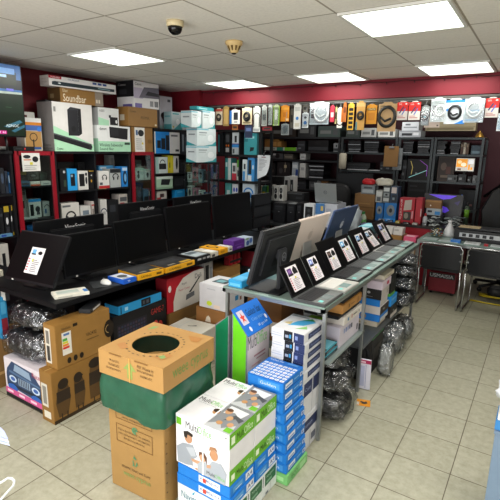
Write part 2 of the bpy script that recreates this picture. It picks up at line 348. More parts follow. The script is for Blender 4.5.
boxX('media_player', 'flat black box wedged under the kraft soundbar carton', 'player', 45, 56, 100, 105, -4.26, .15, '#17181b', {'f': [('r', .1, .4, .9, .6, '#2d2f33')]}, zb=zt1+.001)
z2 = zt1+.03
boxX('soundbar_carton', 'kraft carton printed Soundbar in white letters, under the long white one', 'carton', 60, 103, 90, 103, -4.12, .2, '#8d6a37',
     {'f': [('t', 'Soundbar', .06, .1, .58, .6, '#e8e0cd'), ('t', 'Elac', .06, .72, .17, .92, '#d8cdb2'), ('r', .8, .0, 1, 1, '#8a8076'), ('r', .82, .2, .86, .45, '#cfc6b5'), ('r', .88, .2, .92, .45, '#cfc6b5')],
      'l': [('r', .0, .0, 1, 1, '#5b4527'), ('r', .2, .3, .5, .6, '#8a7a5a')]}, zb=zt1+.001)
z3 = fx(81, 90, -4.12).z+.001
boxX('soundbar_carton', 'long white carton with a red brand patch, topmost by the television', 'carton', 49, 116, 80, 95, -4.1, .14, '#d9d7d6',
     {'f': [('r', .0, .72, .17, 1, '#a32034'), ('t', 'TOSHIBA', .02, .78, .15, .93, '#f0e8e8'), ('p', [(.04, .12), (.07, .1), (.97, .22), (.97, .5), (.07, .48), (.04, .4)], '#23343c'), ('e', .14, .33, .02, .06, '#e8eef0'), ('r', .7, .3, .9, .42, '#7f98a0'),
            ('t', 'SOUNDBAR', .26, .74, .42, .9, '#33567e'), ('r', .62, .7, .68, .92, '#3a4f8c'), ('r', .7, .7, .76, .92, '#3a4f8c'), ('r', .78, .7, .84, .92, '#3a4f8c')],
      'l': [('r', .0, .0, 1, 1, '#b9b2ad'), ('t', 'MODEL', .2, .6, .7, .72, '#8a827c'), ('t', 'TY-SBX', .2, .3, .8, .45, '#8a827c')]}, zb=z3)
boxX('speaker_carton', 'white and mint carton with a black amplifier photo, standing on the shelf top', 'carton', 98, 130.5, 126, 151, -4.08, .3, '#dcdedd',
     {'f': [('r', 0, 0, 1, .4, '#a5d0b3'), ('p', [(.35, .55), (.9, .48), (.92, .92), (.34, .96)], '#17181c'), ('r', .38, .62, .62, .9, '#25262b'), ('t', 'Wireless Subwoofer', .03, .2, .75, .32, '#22352a'), ('t', 'Sound Bar', .03, .06, .45, .16, '#22352a'), ('r', .8, .28, .97, .37, '#31453a'), ('t', 'denn', .05, .82, .25, .93, '#2a2c30')],
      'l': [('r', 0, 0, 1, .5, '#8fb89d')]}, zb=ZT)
zq = fx(113, 126, -4.08).z+.001
boxX('speaker_carton', 'white and mint carton with a small black speaker photo, second level beside the subwoofer carton', 'carton', 98, 119, 108, 125, -4.1, .3, '#d2d4d3',
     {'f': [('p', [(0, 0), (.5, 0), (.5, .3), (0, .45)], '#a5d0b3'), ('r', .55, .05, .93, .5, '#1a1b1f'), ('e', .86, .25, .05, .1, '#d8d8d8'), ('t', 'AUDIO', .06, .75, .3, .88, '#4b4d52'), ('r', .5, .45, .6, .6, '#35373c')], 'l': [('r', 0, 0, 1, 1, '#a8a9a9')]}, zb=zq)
boxX('kraft_carton', 'kraft carton with a white price sheet, bottom of the printer carton stack', 'carton', 132, 155, 127, 152, -4.1, .35, '#8f6b3c', {'f': [('r', .12, .0, .6, .97, '#dcdad6'), ('e', .42, .75, .14, .13, '#23252a'), ('r', .18, .66, .27, .86, '#46628c')]+[('r', .18, .1+.08*i, .5-.03*(i % 3), .13+.08*i, '#9a9a9a') for i in range(6)]+[('r', .74, .35, .95, .5, '#7d5d33'), ('r', .45, .3, .52, .38, '#d8c43a')]}, zb=ZT, yl=(3.805, 4.15))
zk = fx(143, 127, -4.1).z+.001
boxX('printer_carton', 'plain kraft printer carton in the middle of its stack', 'carton', 128, 157.5, 108, 127, -4.08, .2, '#94703f', {'f': [('t', 'Canon', .06, .72, .26, .84, '#3a2c18'), ('t', 'PIXMA', .42, .4, .7, .55, '#4c3a20'), ('r', .9, .08, .96, .18, '#d8cdb2')], 'l': [('r', .3, .3, .7, .6, '#cfc7b6'), ('r', .0, .0, .2, 1, '#6b5230')]}, zb=zk)
zk2 = fx(143, 108, -4.08).z+.001
boxX('printer_carton', 'black and white printer carton close to the ceiling with a landscape photo', 'carton', 133.5, 159, 82.5, 106, -4.08, .28, '#dad9da',
     {'f': [('r', .0, .35, .35, .75, '#b9b2c6'), ('p', [(.2, .38), (1, .42), (1, .85), (.4, .8)], '#6c6a78'), ('p', [(.45, .5), (1, .5), (1, .62), (.55, .66)], '#2c2d35'), ('r', .62, .08, .76, .3, '#8d8f92'), ('r', .8, .08, .96, .3, '#77797d'), ('t', 'Canon', .06, .84, .3, .94, '#2a2b30'), ('r', .04, .0, .3, .16, '#7a6fa8')],
      'l': [('r', 0, .4, 1, 1, '#17181c'), ('t', 'Canon', .1, .82, .55, .92, '#c8c8c8'), ('r', .15, .5, .6, .7, '#35373c'), ('r', .35, .0, .9, .12, '#6b619c')]}, zb=zk2)
# --- far left corner, top board at 1.925
ZG = 1.925
boxX('product_box', 'upright white box with a dark helmet-shaped device photo near the wall corner', 'box', 159.5, 172.5, 96.5, 130, -4.28, .15, '#b6b5bd', {'f': [('e', .5, .42, .42, .12, '#26171b'), ('p', [(.1, .42), (.3, .2), (.75, .22), (.92, .42)], '#3a2026'), ('r', .62, .84, .85, .92, '#4a4b50'), ('r', .0, 0, 1, .12, '#9fb8b8')]}, zb=ZG)
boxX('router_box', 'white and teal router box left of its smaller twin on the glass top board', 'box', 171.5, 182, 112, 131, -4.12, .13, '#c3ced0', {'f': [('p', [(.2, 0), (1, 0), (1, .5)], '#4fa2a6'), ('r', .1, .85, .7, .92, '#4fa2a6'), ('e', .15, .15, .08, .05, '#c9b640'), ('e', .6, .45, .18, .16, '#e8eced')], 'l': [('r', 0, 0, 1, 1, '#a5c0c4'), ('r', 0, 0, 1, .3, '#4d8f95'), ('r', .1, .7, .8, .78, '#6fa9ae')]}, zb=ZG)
boxX('router_box', 'shorter white and teal router box with a yellow dot, right of its twin', 'box', 183, 191.5, 116.5, 131, -4.12, .13, '#cbd5d7', {'f': [('p', [(.4, 0), (1, 0), (1, .4)], '#4fa2a6'), ('e', .2, .25, .1, .07, '#d2bd38'), ('e', .6, .55, .18, .16, '#eef1f2')]}, zb=ZG)
boxX('speaker_box', 'blue and white box with two black tower speaker photos', 'box', 155.5, 180, 132, 153.5, -4.1, .25, '#d6d5d3', {'f': [('r', 0, 0, .56, 1, '#1c80c8'), ('r', .06, .25, .2, .6, '#171a20'), ('r', .22, .2, .38, .7, '#171a20'), ('r', .4, .15, .54, .85, '#1b1f27'), ('r', .62, .8, .9, .88, '#6d6f73'), ('r', .8, .1, .95, .2, '#3a3c40')]}, zb=1.621)
boxX('product_box', 'dark slim box with white lettering right of the blue speaker box', 'box', 181, 192, 132.5, 153.5, -4.12, .22, '#2a2f36', {'f': [('r', .1, .1, .3, .9, '#8e9aa2'), ('r', .42, .15, .55, .8, '#58636d'), ('r', .66, .3, .9, .9, '#b9c0c4')]}, zb=1.621, yl=(4.2, 4.885))
# --- television unit shelves
tv_items = [(0, 5, 168, 195, '#23262c', 'dark blister pack at the left edge on the upper television shelf', [('e', .5, .6, .3, .2, '#3f4d63')], 1.252), (5.2, 8.2, 171, 195, '#2b3545', 'navy blister pack in the middle of the upper television shelf', [('e', .5, .5, .3, .2, '#101216')], 1.252),
  (8.4, 9.8, 172, 195, '#1e4f78', 'blue blister pack at the right of the upper television shelf', [('r', .2, .5, .8, .85, '#9bb2c8')], 1.252),
  (0, 4, 208, 237, '#17181b', 'plain black pack at the left edge of the second television shelf', [('r', .2, .7, .8, .8, '#3a3c42')], .862), (4.5, 10, 206, 237, '#16171a', 'black pack with a yellow header on the second television shelf', [('r', 0, .8, 1, 1, '#a8902a'), ('e', .5, .5, .25, .12, '#c7c8ca'), ('r', .2, .1, .8, .3, '#2f3137')], .862),
  (10.5, 17, 205, 237, '#1c1d21', 'black pack with yellow corner marks right on the second television shelf', [('r', .6, .82, 1, 1, '#b59a2c'), ('r', .55, .0, .95, .1, '#b59a2c'), ('e', .4, .55, .22, .1, '#d3d4d6')], .862)]
for a, b_, c, d, co, lb, ar, z in tv_items: boxX('gadget_pack', lb, 'pack', a, b_, c, d, -4.15, .12, co, {'f': ar}, zb=z, yl=(1.22,2.345))
boxX('cable_pack', 'flat pale blue pack lying on the second television shelf edge', 'pack', 0, 13, 234, 239, -4.11, .035, '#5d88a8', {'f': [('r', .1, .2, .5, .8, '#24489a')]}, zb=.861)
boxX('printer_box', 'white box with a tall black device photo, left of the tilted monitor', 'box', 0, 9.5, 244, 272, -4.12, .2, '#b7b4ae', {'f': [('r', .25, .15, .6, .75, '#1c1d20'), ('e', .8, .3, .08, .08, '#c03036')]}, zb=.451, yl=(1.3,2.3))
carton('flat_box', 'red and white flat box stacked left of the tilted monitor', 'box', (-3.32, 1.63, .787), HALF, .12, .14, .03, '#b8444a', {'f': [('r', .0, .0, 1, .4, '#d8d0cc')]})
carton('flat_box', 'cream flat box at the left edge on the low side table', 'box', (-3.3, 1.62, .7355), HALF, .26, .25, .05, '#cfc9b6', {'f': [('r', .05, .2, .9, .4, '#b7b09c')]})
# --- red cabinet by the television
t = MB(); p0 = fx(21.5, 153, -4.09); p1 = fx(41, 171, -4.09)
s_ = M('#d6d5d0', .7); w_ = p1.y-p0.y; h_ = p0.z-p1.z
t.box(-w_/2, 0, 0, w_/2, .001, h_, s_).art((-w_/2, 0, 0), (w_, 0, 0), (0, 0, h_), [('e', .28, .8, .2, .1, '#26282d'), ('e', .74, .66, .17, .16, '#1b1c20'), ('r', .1, .6, .5, .66, '#c47a55'), ('r', .42, .36, .58, .5, '#d6cf4a'), ('r', .1, .3, .8, .34, '#9d9d9b'), ('r', .15, .2, .7, .24, '#b3b3b0'), ('r', .1, .1, .75, .14, '#9d9d9b')])
attach(t.build('price_sheet', None, (-4.094, (p0.y+p1.y)/2, p1.z), HALF), CABS[0])
cab = [(20, 27, 171, 186, '#1c1d20', 'black box with a yellow cap, upper shelf of the cabinet by the television', [('r', 0, .75, 1, 1, '#a8962f'), ('e', .5, .4, .3, .2, '#30333a')], 1.311),
 (27.5, 39, 172, 181, '#4f524f', 'grey pack with an oval device photo, upper shelf of the cabinet by the television', [('e', .5, .5, .34, .3, '#23252a'), ('e', .5, .55, .2, .14, '#8d918e')], 1.365),
 (39.5, 50, 172, 184, '#1f2a26', 'dark green box, upper shelf right of the cabinet by the television', [('r', .1, .2, .6, .8, '#33453d')], 1.345),
 (21, 30, 181, 186, '#2b5c7c', 'flat blue box low on the upper shelf of the cabinet by the television', [('r', .1, .3, .9, .6, '#101114')], 1.311),
 (30.5, 40.5, 181.5, 186.5, '#cfccc6', 'flat white box with an orange stripe in the cabinet by the television', [('r', 0, 0, 1, .35, '#c85a35')], 1.311), (41, 51, 181, 186, '#c9c9c4', 'flat plain white box in the cabinet by the television', [('r', .2, .3, .8, .5, '#7a7f82')], 1.311),
 (21.5, 27, 189, 214, '#9fa19d', 'tall grey box with a black square, lower shelf of the cabinet by the television', [('r', .1, .35, .5, .6, '#18191c'), ('r', .1, .8, .8, .9, '#6d706e')], .991),
 (28.6, 41.5, 199, 215.5, '#d3d3cf', 'wide white camera box with a blue top, lower shelf of the cabinet by the television', [('r', 0, .85, 1, 1, '#2e8fd0'), ('r', .1, .12, .38, .72, '#1a1b1f'), ('e', .7, .45, .2, .16, '#33353a'), ('r', .6, .15, .85, .3, '#4a4c50')], .991),
 (43, 53, 201, 216, '#b5b7b4', 'pale box with a small blue label, lower shelf of the cabinet by the television', [('r', .2, .2, .5, .5, '#41648c'), ('g', .55, .6, .16, .05, 0, 180, '#333539')], .991),
 (24, 38, 217.5, 219.5, '#c2c5c3', 'flat white keyboard box at the shelf front of the cabinet by the television', [('r', .1, .2, .9, .5, '#8f9392')], .991)]
xs = -4.15
for i, (a, b_, c, d, co, lb, ar, z) in enumerate(cab): boxX('gadget_box', lb, 'box', a, b_, c, d, -4.23 if i in (6,) else (-4.2 if i < 9 and i not in (3,4,5) else -4.13), .1 if i not in (3,4,5,9) else .06, co, {'f': ar}, zb=z, yl=(2.405, 2.765))
boxX('blue_pack', 'blue pack at the bottom of the cabinet by the television', 'pack', 27, 38, 225, 231, -4.15, .2, '#1d5d94', {'f': [('r', .1, .3, .6, .6, '#123b60')]}, zb=.6 if False else .61)
# --- wide shelving, middle: upper board z 1.235
mid = [(60, 67, 168.5, 190, '#17191c', 'black box with a silver badge left of the blue-framed box', [('e', .65, .85, .18, .06, '#b8babd'), ('r', .5, .2, .9, .5, '#3a4a3c')]),
 (67.5, 77.5, 168.8, 190, '#2a9bd8', 'bright blue framed box with a dark window on the wide shelf', [('r', .3, .22, .75, .78, '#161a22'), ('e', .45, .68, .12, .06, '#8fa6b5')]),
 (78, 88.5, 171, 190, '#d3d2ce', 'white box with a black gadget photo right of the blue-framed box', [('r', .12, .2, .62, .85, '#191a1d'), ('e', .8, .5, .1, .2, '#2d2f33'), ('r', .7, .75, .9, .9, '#2d2f33')]),
 (89, 97, 170.5, 189.5, '#1a1a1b', 'black box with a yellow spot next to the shelf divider', [('e', .45, .45, .15, .08, '#c79a33'), ('e', .5, .75, .12, .04, '#d0d0d0'), ('r', 0, .95, 1, 1, '#a8872f')]),
 (98.5, 109.5, 171, 188.5, '#d8d6d3', 'white headphone box with a red base stripe on the wide shelf', phones(.55, .6, .17, '#1c1d20')+[('r', 0, 0, 1, .16, '#b22e32'), ('r', .08, .2, .35, .35, '#55585d')]),
 (110.2, 121, 169, 188.5, '#aeb2b2', 'grey box with black and white headphones photo on the wide shelf', phones(.5, .55, .2, '#17181b')+[('r', .0, .8, 1, 1, '#20252b')]),
 (121.8, 131, 166.5, 187.5, '#2e8ad2', 'blue box with round device art beside the second red cabinet', [('e', .5, .45, .35, .35, '#15314e'), ('e', .55, .45, .2, .2, '#7fb4dc'), ('r', .1, .8, .9, .95, '#bcd4ea')])]
for a, b_, c, d, co, lb, ar in mid: boxX('gadget_box', lb, 'box', a, b_, c, d, -4.14, .13, co, {'f': ar}, zb=1.236, yl=((2.825, 3.28) if b_ < 98 else (3.31, 3.765)))
boxX('camera_box', 'long blue box lying behind the headphone boxes', 'box', 99, 114, 165.5, 189, -4.3, .1, '#3f96d4', {'f': [('r', 0, .78, 1, 1, '#5fb2e6'), ('r', .1, .84, .5, .94, '#d8e8f4')]}, zb=1.236, yl=(3.31,3.765))
boxX('webcam', 'black gadget lying on top of the white gadget box', 'webcam', 78, 87, 162, 170.5, -4.285, .06, '#1c1d20', {'f': [('e', .5, .5, .3, .35, '#0c0d0f'), ('e', .5, .5, .15, .18, '#4a4c52')]}, zb=1.236)
boxX('beige_tray', 'thin beige strip lying on the wide shelf edge', 'strip', 90, 107, 189.2, 191, -4.112, .02, '#b59f74', {'f': [('r', .1, .3, .9, .5, '#9b865c')]}, zb=1.236)
boxX('black_case', 'black hard case at the back of the wide shelf by the first red cabinet', 'case', 58, 76, 162, 188, -4.36, .1, '#1a1b1e', {'f': [('r', .4, .7, .6, .8, '#44474d'), ('r', 0, .45, 1, .48, '#2c2e33')]}, zb=1.236)
boxX('white_carton', 'white box with a grey panel at the back right of the wide shelf', 'box', 110, 121, 155, 187, -4.36, .1, '#9d9d9a', {'f': [('r', .2, .5, .8, .9, '#7d7e7c')]}, zb=1.236, yl=(3.31,3.765))
low = [(62, 80, 203, 232, '#d2cfc9', 'large white headphone box low on the shelf behind the monitors', phones(.5, .48, .2, '#17181b')+[('r', .05, .86, .5, .93, '#6d6f72')]),
 (81, 91.5, 206, 232, '#cfcecb', 'white box with small grey print low on the shelf, right of the large headphone box', [('r', .2, .6, .8, .8, '#7b8894'), ('r', .1, .4, .5, .5, '#a9abad')]),
 (92, 99.5, 201, 230, '#c9c0bb', 'pale box with a red line low on the shelf by the divider', [('r', 0, .82, 1, .88, '#b23a3a'), ('r', .2, .4, .8, .7, '#8f8780')]),
 (100.5, 107.5, 199.5, 229, '#d4d2cf', 'narrow white box with a blue-black headset low on the shelf', phones(.5, .5, .14, '#1d2f52')),
 (108, 119, 200, 229, '#1b1c1f', 'black box low on the shelf right of the narrow headset box', [('r', .2, .5, .7, .8, '#3a3d43')]),
 (119.5, 131, 194, 229, '#b7b0aa', 'white and red box low on the shelf next to the second red cabinet', [('r', .1, .45, .6, .7, '#a3303a'), ('r', .1, .75, .9, .9, '#55585c')])]
for a, b_, c, d, co, lb, ar in low: boxX('gadget_box', lb, 'box', a, b_, c, d, -4.16, .13, co, {'f': ar}, zb=.821, yl=((2.825, 3.28) if b_ < 100 else (3.31, 3.765)))
# --- second red cabinet
cab2 = [(135, 142, 160, 178, '#57605e', 'grey box at the left of the upper shelf in the second red cabinet', [('r', .2, .4, .9, .8, '#8d9695')], 1.301, -4.24), (134.5, 144, 168, 179.5, '#c8d3d0', 'pale box with a black eight-shaped print in the second red cabinet', [('e', .4, .35, .12, .2, '#1c1f22'), ('e', .4, .65, .1, .15, '#1c1f22'), ('r', .0, .82, 1, 1, '#9fc7be')], 1.301, -4.14),
 (144.5, 152, 169, 180, '#cdd4d2', 'pale box with a round black lens in the second red cabinet', [('e', .5, .45, .2, .25, '#1c1f22'), ('r', 0, .85, 1, 1, '#9fc7be')], 1.301, -4.14), (147, 153, 158, 179, '#8fb9b8', 'tall teal box at the right of the second red cabinet', [('r', .1, .5, .9, .9, '#d5dcdc')], 1.301, -4.25),
 (136, 143, 187, 204, '#22262e', 'dark pack on the lower shelf of the second red cabinet, left', [('e', .5, .6, .3, .2, '#48566b')], 1.001, -4.16), (143.5, 149, 189, 205, '#5b7895', 'blue-grey pack on the lower shelf of the second red cabinet, middle', [('r', .1, .2, .9, .5, '#222830')], 1.001, -4.16),
 (148.6, 150.6, 188, 205, '#8b3a3f', 'red pack on the lower shelf of the second red cabinet, right', [('r', .1, .5, .9, .8, '#d8cfc9')], 1.001, -4.16)]
for a, b_, c, d, co, lb, ar, z, X in cab2: boxX('gadget_box', lb, 'box', a, b_, c, d, X, .09, co, {'f': ar}, zb=z, yl=(3.825, 4.135))
# --- corner shelving: 1.62 / 1.28 / 1.05 / .7
cor = [(156, 168, 157, 180.5, '#cad3d2', 'white box with a black boombox photo in the corner shelving', [('r', .25, .25, .85, .6, '#1b1d21'), ('g', .55, .6, .22, .05, 10, 170, '#1b1d21'), ('r', 0, .0, .2, 1, '#9fc0bd')], 1.371, -4.14),
 (168.5, 173.5, 154.8, 180, '#d4c62e', 'yellow box in the corner shelving', [('r', .4, .0, .9, 1, '#e0d340'), ('r', .1, .3, .35, .6, '#8d8420')], 1.371, -4.14), (174, 179, 156, 179, '#dcdad6', 'white box with a black remote photo right of the yellow box', [('e', .55, .55, .2, .35, '#191a1d')], 1.371, -4.14),
 (156.5, 173, 176.5, 193.5, '#a8c3ad', 'mint box with a black camera photo below the boombox box', [('p', [(.25, .35), (.75, .3), (.85, .75), (.3, .8)], '#1b1d21'), ('r', 0, .8, 1, 1, '#cfd8d3'), ('r', .0, .0, 1, .15, '#8aa890')], 1.171, -4.13),
 (157, 167, 191, 206, '#b9b5b0', 'white and red box low in the corner shelving', [('r', .3, .3, .7, .7, '#40262a'), ('r', .0, .0, .4, .3, '#a33a3c')], 1.031, -4.14)]
for a, b_, c, d, co, lb, ar, z, X in cor: boxX('gadget_box', lb, 'box', a, b_, c, d, X, .12, co, {'f': ar}, zb=z, yl=(4.195, 4.895))
def blackbox(name, lb, cat, *a, **k): return boxX(name, lb, cat, *a, '#1b1c1f', {'f': [('r', .1, .2, .7, .8, '#303338'), ('r', .15, .3, .6, .7, '#25272c'), ('r', .75, .6, .9, .7, '#8a8d92')]}, **k)
blackbox('card_reader', 'upper black terminal right of the yellow box', 'terminal', 179.5, 190, 160, 179.5, -4.14, .12, zb=1.371, yl=(4.63, 4.895))
blackbox('card_reader', 'lower black terminal beside the mint box', 'terminal', 174, 187, 176, 192.5, -4.14, .12, zb=1.171, yl=(4.5, 4.895))
boxX('blue_box', 'small bright blue box low in the corner', 'box', 176, 189, 189.5, 199, -4.13, .08, '#1e8fc9', {'f': [('e', .8, .4, .12, .25, '#0f3a58'), ('r', .1, .65, .5, .8, '#58b4e0')]}, zb=1.031, yl=(4.45,4.89))
# --- router stack on its glass corner case
t = thing('glass_case', 'glass corner display case under the stack of teal and white router boxes', 'display case', (-3.86, 4.79, 0))
MB().box(-.2, -.1, 0, .2, .12, .08, BLK).build('base', t)
for sx in (-1, 1):
    for sy in (-.1, .12): MB().box(sx*.195-.007, sy-.007, .08, sx*.195+.007, sy+.007, 1.5, M('#34373b', .4, .6)).build('post', t)
MB().box(-.205, -.11, 1.5, .205, .13, 1.52, BLK).build('top_board', t)
for z in (1.25, 1.0, .7): MB().box(-.19, -.09, z-.006, .19, .11, z, GLASS).build('shelf', t)
MB().box(.192, -.09, .09, .195, .11, 1.49, GLASS).build('glass_pane', t); MB().box(-.19, -.107, .09, .19, -.104, 1.49, GLASS).build('glass_pane', t)
k_ = 0
desc = ['far left', 'left of middle', 'right of middle', 'far right']
for zi, z in enumerate((1.251, 1.001)):
    for j in range(4):
        k_ += 1; h = .13+.07*((j*7+zi*3) % 4)/3; co = ['#c9ced0', '#b06a72', '#6e8796', '#2a2d33', '#d0d0cc', '#a9657f', '#cfd6d6', '#3b5f86'][k_-1]
        carton('accessory_box', ['%s accessory box on the upper glass shelf of the corner case', '%s accessory box on the lower glass shelf of the corner case'][zi] % ['pale grey', 'rose', 'slate blue', 'black', 'cream', 'mauve', 'white', 'deep blue'][k_-1], 'box', (-4.0+.095*j, 4.715, z), .2*(j % 2), .08, .06, h, co, {'f': [('e', .5, .55, .25, .22, '#26282c'), ('r', .1, .1, .9, .25, '#8a8d90'), ('r', .1, .82, .7, .9, '#5c6064')]})
teal = '#3f9aa2'
def router(lb, a, b_, c, d, X, zb, w=.1, col='#cfd8da', dep=.17):
    return boxX('router_box', lb, 'box', a, b_, c, d, X, dep, col, {'f': [('p', [(.35, 0), (1, 0), (1, .3), (.8, .1)], teal), ('r', .0, .9, .6, .97, '#7fb9c8'), ('r', .1, .72, .5, .78, '#8b9498'), ('r', .1, .6, .45, .64, '#a5adb0'), ('e', .7, .45, .16, .2, '#e3e8ea')],
       'l': [('r', 0, .88, 1, .95, '#7fb9c8'), ('p', [(0, 0), (1, 0), (0, .25)], teal), ('r', .2, .6, .8, .68, '#8b9498')]}, zb=zb)
XR_ = -3.67
o1 = router('teal-marked white router box at the bottom of the corner stack', 196.5, 216.5, 146, 162, XR_, 1.521)
zz = fx(206, 146, XR_).z+.001; router('teal-marked white router box in the middle of the corner stack', 197, 216, 128.5, 145, XR_, zz)
zz2 = fx(206, 128.5, XR_).z+.001
router('left router box on top of the corner stack', 191.5, 201.5, 111, 127, XR_, zz2); router('right router box on top of the corner stack', 202.5, 215, 111, 127, XR_, zz2)
boxX('teal_box', 'flat teal box lying on the topmost router boxes in the corner', 'box', 197, 214, 107, 110.5, XR_-.02, .12, teal, {'f': [('r', .1, .3, .6, .6, '#9fd0d4')]}, zb=fx(203, 111, XR_).z+.012)
# ================================================================== LEFT MONITOR BENCH
def flat(name, label, cat, pL, pR, zb, depth, h, col, art=None, group=None, **k):
    """box lying on the height zb: its front bottom edge runs from pixel pL to pixel pR"""
    a = fz(*pL, zb); b_ = fz(*pR, zb); dv = b_-a
    return carton(name, label, cat, ((a.x+b_.x)/2, (a.y+b_.y)/2, zb), math.atan2(dv.y, dv.x), dv.length-.003, depth, h, col, art, group, **k)
BENCH = .75
t = thing('monitor_bench', 'long black bench carrying two rows of monitors', 'bench', (-2.83, 3.05, 0))
BT = M('#101114', .45, spec=.3)
MB().box(-.42, -1.48, .715, .43, 1.7, .75, BT, b=.003).build('bench_top', t)
for y in (-1.05, -.43, .2, .92, 1.62): MB().box(-.40, y-.012, 0, .02, y+.012, .714, BT).build('support_panel', t)
MB().box(-.41, -1.06, .02, -.39, 1.68, .714, BT).build('back_panel', t)
SCREEN = M('#07080a', .38, spec=.25); PLAST = M('#131417', .4); PLAST2 = M('#1a1b1f', .5)
def monitor(label, base, rotz, w, h, zb, tilt=.12, back=False, group=None, name='monitor', brand=None, sheet=None):
    """base: point on the bench under the bottom edge centre; front faces local -y"""
    t = thing(name, label, 'monitor', base, rotz, group); z0 = zb-base[2]
    T = Matrix.Translation((0, 0, z0)) @ Matrix.Rotation(-tilt, 4, 'X')
    mb = MB(); mb.box(-w/2, 0, 0, w/2, .022, h, PLAST, T, b=.004); mb.box(-w*.32, .018, h*.2, w*.32, .045, h*.8, PLAST2, T, b=.008)
    mb.box(-w/2+.003, -.0015, h-.004, w/2-.003, .001, h-.001, M('#2a2b2f'), T)
    mb.build('casing', t)
    s = MB(); O = T @ Vector((-w/2+.009, -.0012, .018)); U = T.to_3x3() @ Vector((w-.018, 0, 0)); V = T.to_3x3() @ Vector((0, 0, h-.028))
    s.art(O, U, V, [('r', 0, 0, 1, 1, SCREEN)]); sc_ = s.build('screen', t)
    if sheet:
        u0, v0, u1, v1 = sheet
        k = MB(); P = [O+U*u0+V*v0, O+U*u1+V*v0, O+U*u1+V*v1, O+U*u0+V*v1]; nrm = U.cross(V).normalized()*.0025
        k.art(P[0]+nrm, P[1]-P[0], P[3]-P[0], [('r', 0, 0, 1, 1, '#dcdadb'), ('r', .12, .76, .40, .92, '#6aa6cf'), ('r', .1, .71, .43, .76, '#1b1c20'), ('e', .72, .8, .16, .07, '#15161a'), ('r', .3, .45, .42, .56, '#d8d23e')] + lines(.35, .9, .06, .55, 7, '#8d8b90') + lines(.04, .22, .08, .6, 5, '#c2566a', 3)); k.build('spec_sheet', t)
    if brand:
        k = MB(); O2 = T @ Vector((w*.10, .0226, h-.085)); k.art(O2, T.to_3x3() @ Vector((-w*.30, 0, 0)), T.to_3x3() @ Vector((0, 0, .036)), [('t', brand, 0, 0, 1, 1, '#f2f2f4')]); k.build('brand_lettering', t)
    n = MB(); nz_ = z0+h*.35; yo = math.tan(tilt)*h*.42+.02; n.box(-.03, yo+.03, .004, .03, yo+.055, nz_+.05, PLAST); n.box(-.03, yo, nz_, .03, yo+.05, nz_+.05, PLAST); n.build('stand_neck', t)
    f = MB(); f.box(-.11, yo-.06, 0, .11, yo+.12, .01, PLAST, b=.004); f.build('stand_foot', t)
    for sgn, nm in ((-.3, 'control_tag'),):
        MB().box(w*sgn-.008, -.003, z0+.002, w*sgn+.008, -.001, z0+.012, M('#cfcfcb')).build(nm, t)
    return t
monitor('black monitor tilted back with a white price sheet on its screen', (-2.80, 1.635, BENCH), .108, .48, .355, .80, .5, sheet=(.36, .14, .64, .70))
FRONT = 'front row monitors on the bench'
monitor('front row monitor right behind the tilted one with the price sheet', (-2.71, 2.09, BENCH), HALF, .46, .31, .785, .10, group=FRONT)
monitor('second front row monitor counted from the tilted one', (-2.72, 2.62, BENCH), HALF+.03, .57, .345, .785, .12, group=FRONT)
monitor('third front row monitor from the tilted one, the broadest', (-2.74, 3.265, BENCH), HALF+.03, .66, .395, .79, .12, group=FRONT)
monitor('fourth front row monitor from the tilted one, tallest in its row', (-2.74, 3.98, BENCH), HALF, .70, .44, .79, .10, group=FRONT)
def ribbed(label, base, rotz, w, h):
    t = thing('monitor', label, 'monitor', base, rotz, FRONT)
    mb = MB()
    for i in range(3): mb.box(-w/2+.004*i, .0, .05+i*h/3, w/2-.004*i, .05, .05+(i+1)*h/3-.006, PLAST, b=.006)
    mb.box(-w/2+.01, .006, .05, w/2-.01, .045, .05+h, PLAST2); mb.build('casing', t); MB().box(-.08, -.04, 0, .08, .12, .012, PLAST, b=.003).box(-.03, .02, .012, .03, .045, .06, PLAST).build('stand_foot', t)
ribbed('last monitor at the far end of the bench, with three ribs across it', (-2.74, 4.54, BENCH), HALF, .39, .39)
BACKR = 'back row monitors facing the left shelves'
bk = [((-3.06, 2.16, BENCH), .62, .36, .80, 'lettered monitor back behind the tilted monitor, nearest of the back row'), ((-3.06, 2.93, BENCH), .60, .40, .82, 'lettered monitor back in the middle of the back row'), ((-3.06, 3.62, BENCH), .60, .40, .82, 'lettered monitor back farthest along the back row')]
for p, w_, h_, z_, lb in bk: monitor(lb, p, -HALF, w_, h_, z_, .06, group=BACKR, brand='ViewSonic')
# --- on the bench
flat('keyboard_box', 'long white keyboard box on the near end of the bench', 'box', (54.5, 300), (90, 294.5), BENCH, .12, .022, '#d6d4c8', {'t': [('r', .1, .2, .75, .8, '#c0c4bf'), ('r', .12, .35, .73, .7, '#a9b5ae'), ('r', .86, .1, .98, .6, '#3c78b8')], 'f': [('r', .1, .3, .5, .6, '#b0aea4')]})
p = fz(106, 284, BENCH); t = thing('computer_mouse', 'white computer mouse on its dark pad', 'mouse', (p.x, p.y, BENCH+.004), HALF*.9)
mb = MB(); T = Matrix.Scale(1, 4)
prof = [(math.cos(a)*1.0, math.sin(a)) for a in [i*math.pi/12 for i in range(7)]]
mb.add([(.031*r*math.cos(2*math.pi*j/16), .055*r*math.sin(2*math.pi*j/16), .032*z) for r, z in prof for j in range(16)], [(i*16+j, i*16+(j+1) % 16, (i+1)*16+(j+1) % 16, (i+1)*16+j) for i in range(6) for j in range(16)]+[tuple(range(16))[::-1]], M('#dcdcd8', .3), smooth=True); mb.build('shell', t)
MB().box(-.004, .018, .026, .004, .034, .034, M('#77797c')).build('scroll_wheel', t)
flat('mouse_pad', 'dark mouse pad under the white mouse', 'mouse pad', (93, 289), (121, 285.5), BENCH, .18, .003, '#202427', {'t': [('r', .0, .0, 1, .03, '#2f3438')]})
